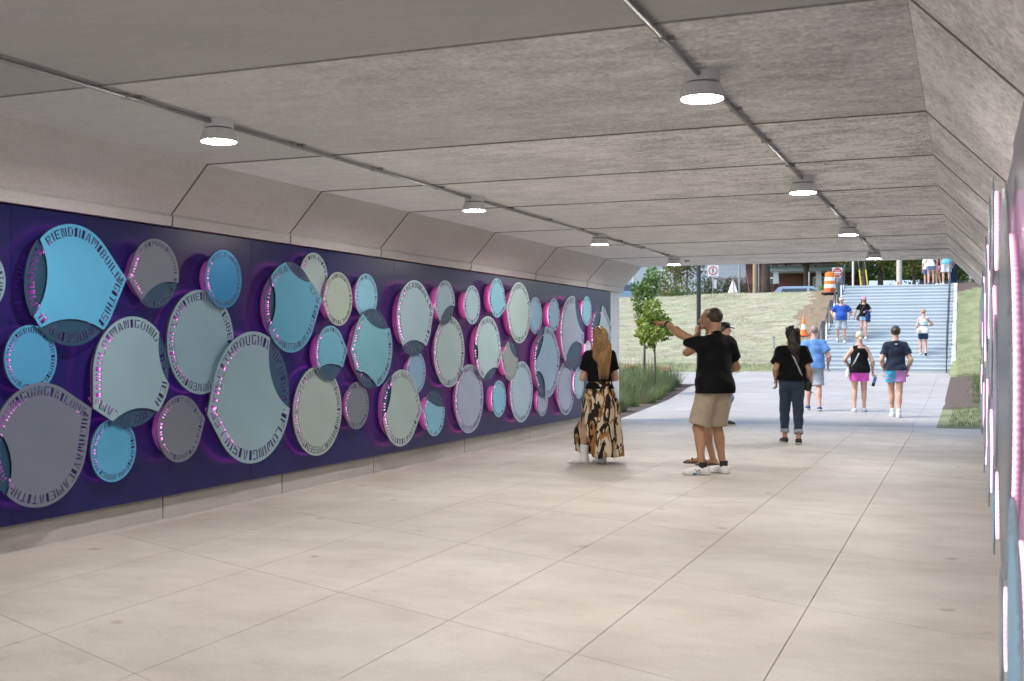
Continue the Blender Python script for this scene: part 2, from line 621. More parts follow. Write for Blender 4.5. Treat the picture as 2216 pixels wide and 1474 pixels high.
# sealed joints between the segments
M['seal_d'] = mat('dark joint seal', (0.20, 0.19, 0.18), 0.8, var=.3, scale=20)
M['seal_l'] = mat('pale joint seal', (0.30, 0.30, 0.30), 0.7, var=.2, scale=20)
for y in JY[1:-1]:
    sm = M['seal_l'] if y < 5 else M['seal_d']
    MB().box(((XL + XR) / 2 - .02, y, ZC + .02), (XR - XL - .93, 2 * G - .002, .052)).build('joint_seal', sm, underpass)
    hl = [(p[0] + .004, p[1] - .004) for p in haunch_l]
    MB().prism(hl, y - G + .002, y + G - .002, 'y').build('joint_seal', M['seal_d'], underpass)
    MB().prism([(p[0] - .004, p[1] - .004) for p in haunch_r], y - G + .002, y + G - .002, 'y').build('joint_seal', M['seal_d'], underpass)
# unseen slab and backing added to stop skylight leaking through the joints
mb = MB()
mb.box(((XL + XR) / 2, (Y0 + Y1) / 2, ZC + 0.36), (XR - XL + 2.0, Y1 - Y0 - 0.02, 0.16))
mb.build('cover_slab', M['joint'], underpass)
mb = MB()
mb.box((XL - 0.36, (Y0 + Y1) / 2, 1.45), (0.15, Y1 - Y0 - 0.02, 3.4))
mb.box((XR + 0.50, (Y0 + Y1) / 2, 1.45), (0.15, Y1 - Y0 - 0.02, 3.4))
mb.box((XL - 0.02, (Y0 + Y1) / 2, ZC + 0.27), (0.5, Y1 - Y0 - 0.02, 0.04))
mb.build('joint_backing', M['joint'], underpass)
# concrete fillet along the foot of the left wall
MB().prism([(XL, 0.001), (XL + 0.045, 0.001), (XL + 0.03, 0.018), (XL, 0.022)], Y0, Y1, 'y').build('wall_fillet', M['wall'], underpass)

# ------------------------------------------------------------------ floor and path
XJ = [-6.04, -5.13, -4.25, -3.37, -2.50, -1.68, -0.80, 0.50]
SKEW = -0.41
def path_z(y):
    return 0.0 if y < 28 else 0.403 * min(1.0, (y - 28) / 14.3)

floor_root = link_mesh('tunnel_floor', MB().add([(XL - 0.1, Y0, -0.014), (XR + 0.3, Y0, -0.014), (XR + 0.3, 20.35, -0.014), (XL - 0.1, 20.35, -0.014)], [(0, 1, 2, 3)]).mesh('tunnel_floor', M['joint']))
tag(floor_root, kind='structure')


def slab(poly, zf, parent, drop=0.014, name='concrete_slab', m='paving'):
    n = len(poly)
    vs = [(p[0], p[1], zf(p[1])) for p in poly] + [(p[0], p[1], zf(p[1]) - drop) for p in poly]
    fs = [tuple(range(n))] + [(i, n + i, n + (i + 1) % n, (i + 1) % n) for i in range(n)]
    return MB().add(vs, fs).build(name, M[m], parent)


jg = 0.0024
tun_rect = [(XL, Y0), (XR + .32, Y0), (XR + .32, 20.30), (XL, 20.30)]
k0 = -8
for i in range(len(XJ) - 1):
    xa, xb = XJ[i] + jg, XJ[i + 1] - jg
    for k in range(-9, 12):
        base = 5.60 + 1.72 * k
        ya = lambda x: base + SKEW * (x + 3.37)
        q = [(xa, ya(xa) + jg), (xb, ya(xb) + jg), (xb, ya(xb) + 1.72 - jg), (xa, ya(xa) + 1.72 - jg)]
        q = clip_convex(q, tun_rect)
        if len(q) >= 3 and poly_area(q) > 0.01:
            slab(q, lambda y: 0.0, floor_root)
print('slabs', len(bpy.data.objects))

# unseen approach behind the camera, added to bounce daylight onto the ceiling
app = link_mesh('bounce_path', MB().add([(-9, -40, -0.016), (2.5, -40, -0.016), (2.5, Y0 - 0.02, -0.016), (-9, Y0 - 0.02, -0.016)], [(0, 1, 2, 3)]).mesh('bounce_path', M['paving']))
tag(app, kind='structure')
# ================================================================== WALL ART
PANEL_X = XL + 0.06
PANEL_Z0, PANEL_Z1 = 0.215, 2.385
panel_l = empty('mural_backing', (PANEL_X, 5, 0), label='long indigo painted metal panelling behind the lettered discs on the left wall', cat='wall panelling')
SEAMS = [-2.5, 0.22, 2.95, 5.67, 8.4, 11.12, 13.85, 16.6, 19.4]
for a, b in zip(SEAMS[:-1], SEAMS[1:]):
    MB().box((-0.028, (a + b) / 2 - 5, (PANEL_Z0 + PANEL_Z1) / 2), (0.056, b - a - 0.003, PANEL_Z1 - PANEL_Z0)).build('panel', M['panel'], panel_l)
PANEL_XR = XR - 0.06
panel_r = empty('mural_backing', (PANEL_XR, 5, 0), label='glossy indigo panelling running close along the right wall behind glowing discs', cat='wall panelling')
for a, b in zip(SEAMS[:-1], SEAMS[1:]):
    MB().box((0.028 + rx_((a + b) / 2), (a + b) / 2 - 5, (PANEL_Z0 + PANEL_Z1) / 2), (0.056, b - a - 0.003, PANEL_Z1 - PANEL_Z0), rz=-math.atan(0.0070) if a > 3 else 0.0).build('panel', M['panel_r'], panel_r)


def bar(x0, x1, y0, y1):
    return [(x0, y0), (x1, y0), (x1, y1), (x0, y1)]


LF, RT = bar(0, .15, 0, 1), bar(.37, .52, 0, 1)
TP, MD, BT = bar(.19, .52, .86, 1), bar(.19, .46, .43, .56), bar(.19, .52, 0, .14)
RU, RL = bar(.37, .52, .60, .82), bar(.37, .52, .18, .39)
GLYPH = {
    'A': (.54, [[(0, 0), (.16, 0), (.25, 1), (.15, 1)], [(.38, 0), (.54, 0), (.39, 1), (.29, 1)], [(.22, .28), (.32, .28), (.31, .40), (.235, .40)]]),
    'B': (.52, [LF, bar(.19, .46, .86, 1), MD, bar(.19, .46, 0, .14), RU, RL]),
    'C': (.52, [LF, TP, BT]), 'D': (.52, [LF, bar(.19, .42, .86, 1), bar(.19, .42, 0, .14), bar(.37, .52, .18, .82)]),
    'E': (.52, [LF, TP, MD, BT]), 'F': (.52, [LF, TP, MD]), 'G': (.52, [LF, TP, BT, bar(.37, .52, .18, .46)]),
    'H': (.52, [LF, RT, bar(.19, .33, .43, .57)]), 'I': (.15, [LF]), 'J': (.52, [bar(.37, .52, .18, 1), bar(0, .46, 0, .14)]),
    'K': (.52, [LF, [(.19, .54), (.30, .54), (.52, 1), (.36, 1)], [(.19, .46), (.36, 0), (.52, 0), (.30, .46)]]),
    'L': (.50, [LF, BT]),
    'M': (.70, [bar(0, .14, 0, 1), bar(.56, .70, 0, 1), [(.18, 1), (.28, .35), (.34, .35), (.30, 1)], [(.40, 1), (.36, .35), (.42, .35), (.52, 1)]]),
    'N': (.54, [bar(0, .14, 0, 1), bar(.40, .54, 0, 1), [(.18, 1), (.26, 0), (.36, 0), (.28, 1)]]),
    'O': (.52, [bar(0, .15, .14, .86), bar(.37, .52, .14, .86), bar(.10, .42, .90, 1), bar(.10, .42, 0, .10)]),
    'P': (.52, [LF, bar(.19, .46, .86, 1), MD, RU]),
    'R': (.52, [LF, bar(.19, .46, .86, 1), MD, RU, [(.25, .39), (.37, 0), (.52, 0), (.37, .39)]]),
    'S': (.52, [bar(0, .52, .86, 1), bar(0, .15, .60, .82), bar(0, .52, .43, .56), bar(.37, .52, .18, .39), bar(0, .52, 0, .14)]),
    'T': (.52, [bar(0, .52, .86, 1), bar(.185, .335, 0, .82)]),
    'U': (.52, [bar(0, .15, .18, 1), bar(.37, .52, .18, 1), bar(.05, .47, 0, .14)]),
    'V': (.52, [[(0, 1), (.17, 0), (.25, 0), (.15, 1)], [(.37, 1), (.27, 0), (.35, 0), (.52, 1)]]),
    'W': (.70, [[(0, 1), (.05, 0), (.19, 0), (.14, 1)], [(.56, 1), (.51, 0), (.65, 0), (.70, 1)], [(.23, 0), (.31, .7), (.39, .7), (.47, 0)]]),
    'X': (.52, [[(0, 1), (.18, .53), (.28, .53), (.16, 1)], [(.36, 1), (.30, .53), (.34, .53), (.52, 1)], [(0, 0), (.16, 0), (.28, .47), (.18, .47)], [(.36, 0), (.52, 0), (.34, .47), (.30, .47)]]),
    'Y': (.52, [[(0, 1), (.18, .48), (.25, .48), (.15, 1)], [(.37, 1), (.28, .48), (.34, .48), (.52, 1)], bar(.185, .335, 0, .44)]),
    ' ': (.30, [bar(0, .30, 0, 1)]),
}


def circle3(p, q, r):
    ax, ay, bx, by, cx, cy_ = *p, *q, *r
    d = 2 * (ax * (by - cy_) + bx * (cy_ - ay) + cx * (ay - by))
    ux = ((ax * ax + ay * ay) * (by - cy_) + (bx * bx + by * by) * (cy_ - ay) + (cx * cx + cy_ * cy_) * (ay - by)) / d
    uy = ((ax * ax + ay * ay) * (cx - bx) + (bx * bx + by * by) * (ax - cx) + (cx * cx + cy_ * cy_) * (bx - ax)) / d
    return ux, uy, math.hypot(ax - ux, ay - uy)


def outline(r, tips, n=96):
    """CCW outline of a circle (centre 0,0) pulled out to pointed tips"""
    pts = []
    spans = []
    for tx, ty in tips:
        d = math.hypot(tx, ty)
        a = math.atan2(ty, tx)
        if d > r * 1.01:
            h = math.acos(r / d)
            spans.append((a - h, a + h, (tx, ty)))
    for k in range(n):
        a = 2 * math.pi * k / n
        if any((a - s0) % (2 * math.pi) < (s1 - s0) for s0, s1, _ in spans):
            continue
        pts.append((a, (r * math.cos(a), r * math.sin(a))))
    for s0, s1, t in spans:
        for q in (s0, s1):
            pts.append((q % (2 * math.pi), (r * math.cos(q), r * math.sin(q))))
        pts.append((((s0 + s1) / 2) % (2 * math.pi), t))
    pts.sort(key=lambda e: e[0])
    out = [p for _, p in pts]
    # straight flanks get intermediate points
    res = []
    for i, p in enumerate(out):
        q = out[(i + 1) % len(out)]
        d = math.hypot(q[0] - p[0], q[1] - p[1])
        res.append(p)
        m = int(d / (2 * math.pi * r / n) - 0.3)
        for j in range(1, m + 1):
            t = j / (m + 1)
            res.append((p[0] + (q[0] - p[0]) * t, p[1] + (q[1] - p[1]) * t))
    return res


def inset(poly, d):
    out = []
    n = len(poly)
    for i in range(n):
        a, b, c = poly[i - 1], poly[i], poly[(i + 1) % n]
        tx, ty = c[0] - a[0], c[1] - a[1]
        l = math.hypot(tx, ty) or 1
        out.append((b[0] - ty / l * d, b[1] + tx / l * d))
    return out


def split_bite(poly, circ):
    """(poly minus circle, lens) where the circle cuts one stretch of the outline"""
    ux, uy, ur = circ
    ins = [math.hypot(p[0] - ux, p[1] - uy) < ur for p in poly]
    n = len(poly)
    if not any(ins) or all(ins):
        return poly, None
    i0 = next(i for i in range(n) if ins[i] and not ins[i - 1])
    run = []
    i = i0
    while ins[i % n]:
        run.append(i % n)
        i += 1
        if i - i0 > n:
            return poly, None

    def cross(a, b):
        lo, hi = 0.0, 1.0
        for _ in range(24):
            m = (lo + hi) / 2
            p = (a[0] + (b[0] - a[0]) * m, a[1] + (b[1] - a[1]) * m)
            if math.hypot(p[0] - ux, p[1] - uy) < ur:
                hi = m
            else:
                lo = m
        return (a[0] + (b[0] - a[0]) * hi, a[1] + (b[1] - a[1]) * hi)
    pin = cross(poly[run[0] - 1], poly[run[0]])
    pout = cross(poly[(run[-1] + 1) % n], poly[run[-1]])
    a0 = math.atan2(pin[1] - uy, pin[0] - ux)
    a1 = math.atan2(pout[1] - uy, pout[0] - ux)
    da = (a1 - a0) % (2 * math.pi)
    if da > math.pi * 1.999:
        da -= 2 * math.pi
    if math.hypot(ux + ur * math.cos(a0 + da / 2), uy + ur * math.sin(a0 + da / 2)) > math.hypot(ux + ur * math.cos(a0 + da / 2 + math.pi), uy + ur * math.sin(a0 + da / 2 + math.pi)):
        da -= 2 * math.pi                             # take the arc that runs through the plate
    steps = max(6, int(abs(da) / 0.12))
    arc = [(ux + ur * math.cos(a0 + da * k / steps), uy + ur * math.sin(a0 + da * k / steps)) for k in range(1, steps)]
    rest = [poly[(run[-1] + 1 + k) % n] for k in range(n - len(run))]
    plate = rest + [pin] + arc + [pout]
    lens = [pin] + [poly[j] for j in run] + [pout] + arc[::-1]
    return plate, lens


def letters(base, text, h, margin, start=0.0):
    """quads of a stencilled line running clockwise inside the outline"""
    cw = inset(base, margin)[::-1]
    n = len(cw)
    mid = inset(base, margin + h / 2)[::-1]
    L = [0.0]
    for i in range(n):
        a, b = mid[i], mid[(i + 1) % n]
        L.append(L[-1] + math.hypot(b[0] - a[0], b[1] - a[1]))
    tot = L[-1]
    gap = 0.16
    nat = sum(GLYPH[c][0] + gap for c in text if c in GLYPH) * h
    k = tot / nat
    wpx = k * h
    L = np.array(L)

    def pos(s, v):
        s = s % tot
        i = min(n - 1, int(np.searchsorted(L, s, 'right')) - 1)
        t = (s - L[i]) / max(1e-9, L[i + 1] - L[i])
        a, b = cw[i], cw[(i + 1) % n]
        p = (a[0] + (b[0] - a[0]) * t, a[1] + (b[1] - a[1]) * t)
        a, b = mid[i], mid[(i + 1) % n]
        q = (a[0] + (b[0] - a[0]) * t, a[1] + (b[1] - a[1]) * t)
        w = (1 - v) * 2                      # v = 1 at the rim, 0 towards the middle
        return (p[0] + (q[0] - p[0]) * w, p[1] + (q[1] - p[1]) * w)
    s = start * tot
    out = []
    for c in text:
        if c not in GLYPH:
            continue
        w, quads = GLYPH[c]
        for q in quads:
            out.append([pos(s + x * wpx, min(0.999, max(0.001, y))) for x, y in q])
        s += (w + gap) * wpx
    return out


def plate_mesh(name, poly, holes, x0, x1, sgn, m_face, m_edge):
    """plate of an outline with holes; x0 back, x1 front along the outward normal"""
    loops = [poly] + holes
    flat = [p for l in loops for p in l]
    faces, o = [], 0
    for l in loops:
        faces.append(list(range(o, o + len(l))))
        o += len(l)
    tv, _, tf, ov, _, of = delaunay_2d_cdt([Vector((p[0], p[1])) for p in flat], [], faces, 1, 1e-6, True)
    # sides use the loops, faces use the triangulated points; both share positions
    n = len(flat)
    t0 = 2 * n
    k = len(tv)
    vs = [(sgn * x1, p[0], p[1]) for p in flat] + [(sgn * x0, p[0], p[1]) for p in flat]
    vs += [(sgn * x1, p[0], p[1]) for p in tv] + [(sgn * x0, p[0], p[1]) for p in tv]
    fs, mi = [], []
    for t, src in zip(tf, of):
        if 0 not in src or any(q > 0 for q in src) or len(t) != 3:
            continue
        a, b, c = t
        ar = (tv[b][0] - tv[a][0]) * (tv[c][1] - tv[a][1]) - (tv[b][1] - tv[a][1]) * (tv[c][0] - tv[a][0])
        if abs(ar) < 1e-11:
            continue
        if ar * sgn < 0:
            a, b, c = a, c, b
        fs.append((t0 + a, t0 + b, t0 + c))
        mi.append(0)
        fs.append((t0 + k + a, t0 + k + c, t0 + k + b))
        mi.append(1)
    o = 0
    for l in loops:
        for i in range(len(l)):
            j = (i + 1) % len(l)
            fs.append((o + i, o + j, n + o + j, n + o + i))
            mi.append(1)
        o += len(l)
    me = bpy.data.meshes.new(name)
    me.from_pydata(vs, [], fs)
    me.materials.append(m_face)
    me.materials.append(m_edge)
    me.polygons.foreach_set('material_index', mi)
    me.update()
    return me


PLATE = {}


def plate_mat(c):
    k = tuple(c)
    if k not in PLATE:
        PLATE[k] = mat('disc paint', c, 0.30, var=0.04, scale=2.0, metal=0.40, spec=0.5, bump=0.015, bscale=300)
    return PLATE[k]


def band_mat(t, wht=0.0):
    """disc side with the LED halo painted as emission, from violet near the camera to pink far off; fine pitch of the LED tape"""
    m, nt, b = new_mat('pink edge with painted halo')
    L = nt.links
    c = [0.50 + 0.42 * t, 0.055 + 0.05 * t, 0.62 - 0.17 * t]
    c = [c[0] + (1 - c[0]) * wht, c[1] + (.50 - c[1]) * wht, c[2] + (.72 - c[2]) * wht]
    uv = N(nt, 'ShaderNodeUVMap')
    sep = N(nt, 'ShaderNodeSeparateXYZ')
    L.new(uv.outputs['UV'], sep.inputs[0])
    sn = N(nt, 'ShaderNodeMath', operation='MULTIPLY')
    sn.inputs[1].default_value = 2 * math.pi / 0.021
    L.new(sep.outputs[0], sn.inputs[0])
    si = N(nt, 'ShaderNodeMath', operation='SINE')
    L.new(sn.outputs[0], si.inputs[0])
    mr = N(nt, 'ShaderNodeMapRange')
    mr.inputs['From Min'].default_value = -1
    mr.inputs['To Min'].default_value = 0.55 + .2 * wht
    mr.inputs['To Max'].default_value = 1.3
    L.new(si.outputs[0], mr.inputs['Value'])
    # v runs 0 at the wall to 1 behind the plate: tape in the upper fifth, painted halo fading below
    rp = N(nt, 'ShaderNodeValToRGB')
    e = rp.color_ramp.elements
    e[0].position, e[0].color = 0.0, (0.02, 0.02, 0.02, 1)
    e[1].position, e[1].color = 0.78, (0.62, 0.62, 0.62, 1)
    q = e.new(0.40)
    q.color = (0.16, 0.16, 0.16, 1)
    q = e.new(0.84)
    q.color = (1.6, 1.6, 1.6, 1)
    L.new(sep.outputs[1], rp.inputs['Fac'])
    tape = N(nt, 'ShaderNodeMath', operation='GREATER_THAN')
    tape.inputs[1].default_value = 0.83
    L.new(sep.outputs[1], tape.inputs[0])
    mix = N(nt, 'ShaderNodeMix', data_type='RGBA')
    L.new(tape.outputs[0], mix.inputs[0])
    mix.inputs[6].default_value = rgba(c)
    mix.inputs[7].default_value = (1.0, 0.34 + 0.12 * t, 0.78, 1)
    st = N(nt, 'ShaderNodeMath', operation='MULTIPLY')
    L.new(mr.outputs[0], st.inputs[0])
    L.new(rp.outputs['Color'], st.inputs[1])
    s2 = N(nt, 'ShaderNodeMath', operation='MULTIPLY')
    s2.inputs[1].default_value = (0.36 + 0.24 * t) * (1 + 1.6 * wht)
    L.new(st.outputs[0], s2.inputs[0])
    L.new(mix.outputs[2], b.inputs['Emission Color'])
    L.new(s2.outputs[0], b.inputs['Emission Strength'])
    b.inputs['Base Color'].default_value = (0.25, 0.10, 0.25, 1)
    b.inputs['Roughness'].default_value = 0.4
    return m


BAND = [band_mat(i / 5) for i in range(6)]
def tape_mat(t):
    m, nt, b = new_mat('pink led tape')
    g_ = N(nt, 'ShaderNodeNewGeometry')
    f_ = N(nt, 'ShaderNodeMath', operation='MULTIPLY_ADD')      # LEDs sit on one face of the tape only
    f_.inputs[1].default_value = -2.2
    f_.inputs[2].default_value = 2.2
    nt.links.new(g_.outputs['Backfacing'], f_.inputs[0])
    nt.links.new(f_.outputs[0], b.inputs['Emission Strength'])
    b.inputs['Emission Color'].default_value = (0.62 + .38 * t, 0.07 + .06 * t, 0.80 - .22 * t, 1)
    b.inputs['Base Color'].default_value = (.05, .05, .06, 1)
    return m


TAPE = [tape_mat(i / 5) for i in range(6)]
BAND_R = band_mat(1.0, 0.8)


def band_mesh(name, poly, x0, x1, sgn, m):
    n = len(poly)
    vs = [(sgn * x0, p[0], p[1]) for p in poly] + [(sgn * x1, p[0], p[1]) for p in poly]
    fs = [(i, (i + 1) % n, n + (i + 1) % n, n + i) for i in range(n)]
    if sgn < 0:
        fs = [f[::-1] for f in fs]
    me = bpy.data.meshes.new(name)
    me.from_pydata(vs, [], fs)
    s = [0.0]
    for i in range(n):
        a, b = poly[i], poly[(i + 1) % n]
        s.append(s[-1] + math.hypot(b[0] - a[0], b[1] - a[1]))
    uvl = me.uv_layers.new(name='UVMap')
    for p in me.polygons:
        i = p.index
        for li in p.loop_indices:
            vi = me.loops[li].vertex_index
            k = vi % n
            ss = s[k]
            if k == 0 and i == n - 1:
                ss = s[n]
            uvl.data[li].uv = (ss, 1.0 if vi >= n else 0.0)
    me.materials.append(m)
    me.update()
    return me


def disc(Y, z, r, tips, bites, c, text, stand, label, wall='left', start=0.0, group='lettered discs on the left wall', hk=0.075):
    sgn = 1 if wall == 'left' else -1
    px = PANEL_X if wall == 'left' else PANEL_XR + rx_(Y)
    root = empty('lettered_disc', (px, Y, z), label=label, cat='wall art', group=group)
    base = outline(r, tips, 96 if r > 0.2 else 64)
    hh = max(0.020, hk * 2 * r * (1 if r > .25 else 1.1))
    mg = 0.25 * hh + 0.006
    quads = letters(base, text, hh, mg, start)
    plate = base
    lenses = []
    for cc in bites:
        plate, ln = split_bite(plate, cc)
        if ln:
            lenses.append((cc, ln))
    keep, inl = [], [[] for _ in lenses]
    for q in quads:
        if poly_area(q) < 0:
            q = q[::-1]
        ds = [[math.hypot(p[0] - cc[0], p[1] - cc[1]) - cc[2] for p in q] for cc, _ in lenses]
        if all(min(d) > 0.006 for d in ds):
            keep.append(q)
        else:
            for k, d in enumerate(ds):
                if max(d) < -0.006 and all(min(e) > 0.004 for j, e in enumerate(ds) if j != k):
                    inl[k].append(q)
    link_mesh('face_plate', plate_mesh('face_plate', plate, keep, stand - 0.006, stand, sgn, plate_mat(c), M['edge']), root)
    for (cc, ln), hs in zip(lenses, inl):
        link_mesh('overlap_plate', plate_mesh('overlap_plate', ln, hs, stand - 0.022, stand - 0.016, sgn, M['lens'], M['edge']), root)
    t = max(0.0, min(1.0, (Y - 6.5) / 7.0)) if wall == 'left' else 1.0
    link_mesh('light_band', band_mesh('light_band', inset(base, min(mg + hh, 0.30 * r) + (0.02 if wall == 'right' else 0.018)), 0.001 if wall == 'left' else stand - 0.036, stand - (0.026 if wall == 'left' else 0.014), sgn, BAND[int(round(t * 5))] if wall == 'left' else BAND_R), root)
    if wall == 'left':
        # LED tape on the back of the plate, facing the wall
        o_, i_ = inset(base, 0.004), inset(base, max(0.010, mg - 0.003))
        n_ = len(o_)
        me = bpy.data.meshes.new('led_tape')
        x_ = sgn * (stand - 0.0235)
        me.from_pydata([(x_, p[0], p[1]) for p in o_] + [(x_, p[0], p[1]) for p in i_], [], [(i, n_ + i, n_ + (i + 1) % n_, (i + 1) % n_) for i in range(n_) if stand < .1 or not any(math.hypot(Y + o_[i][0] - q[0], z + o_[i][1] - q[1]) < q[2] + .03 for q in BACK_DISCS)])
        if me.polygons[0].normal.x > 0:
            me.flip_normals()
        me.materials.append(TAPE[int(round(t * 5))])
        link_mesh('led_tape', me, root)
    return root


SKY, DEEP, TEAL, AQUA = (0.10, 0.42, 0.70), (0.015, 0.21, 0.45), (0.24, 0.385, 0.46), (0.090, 0.31, 0.47)
GREY, SAGE, PALE, ICE = (0.155, 0.178, 0.225), (0.35, 0.44, 0.45), (0.36, 0.49, 0.60), (0.20, 0.45, 0.62)
LILAC, DUSK = (0.31, 0.35, 0.48), (0.23, 0.37, 0.58)
P_ = 'THROUGH WHICH WAS FLOWING A SULLEN TIDE '
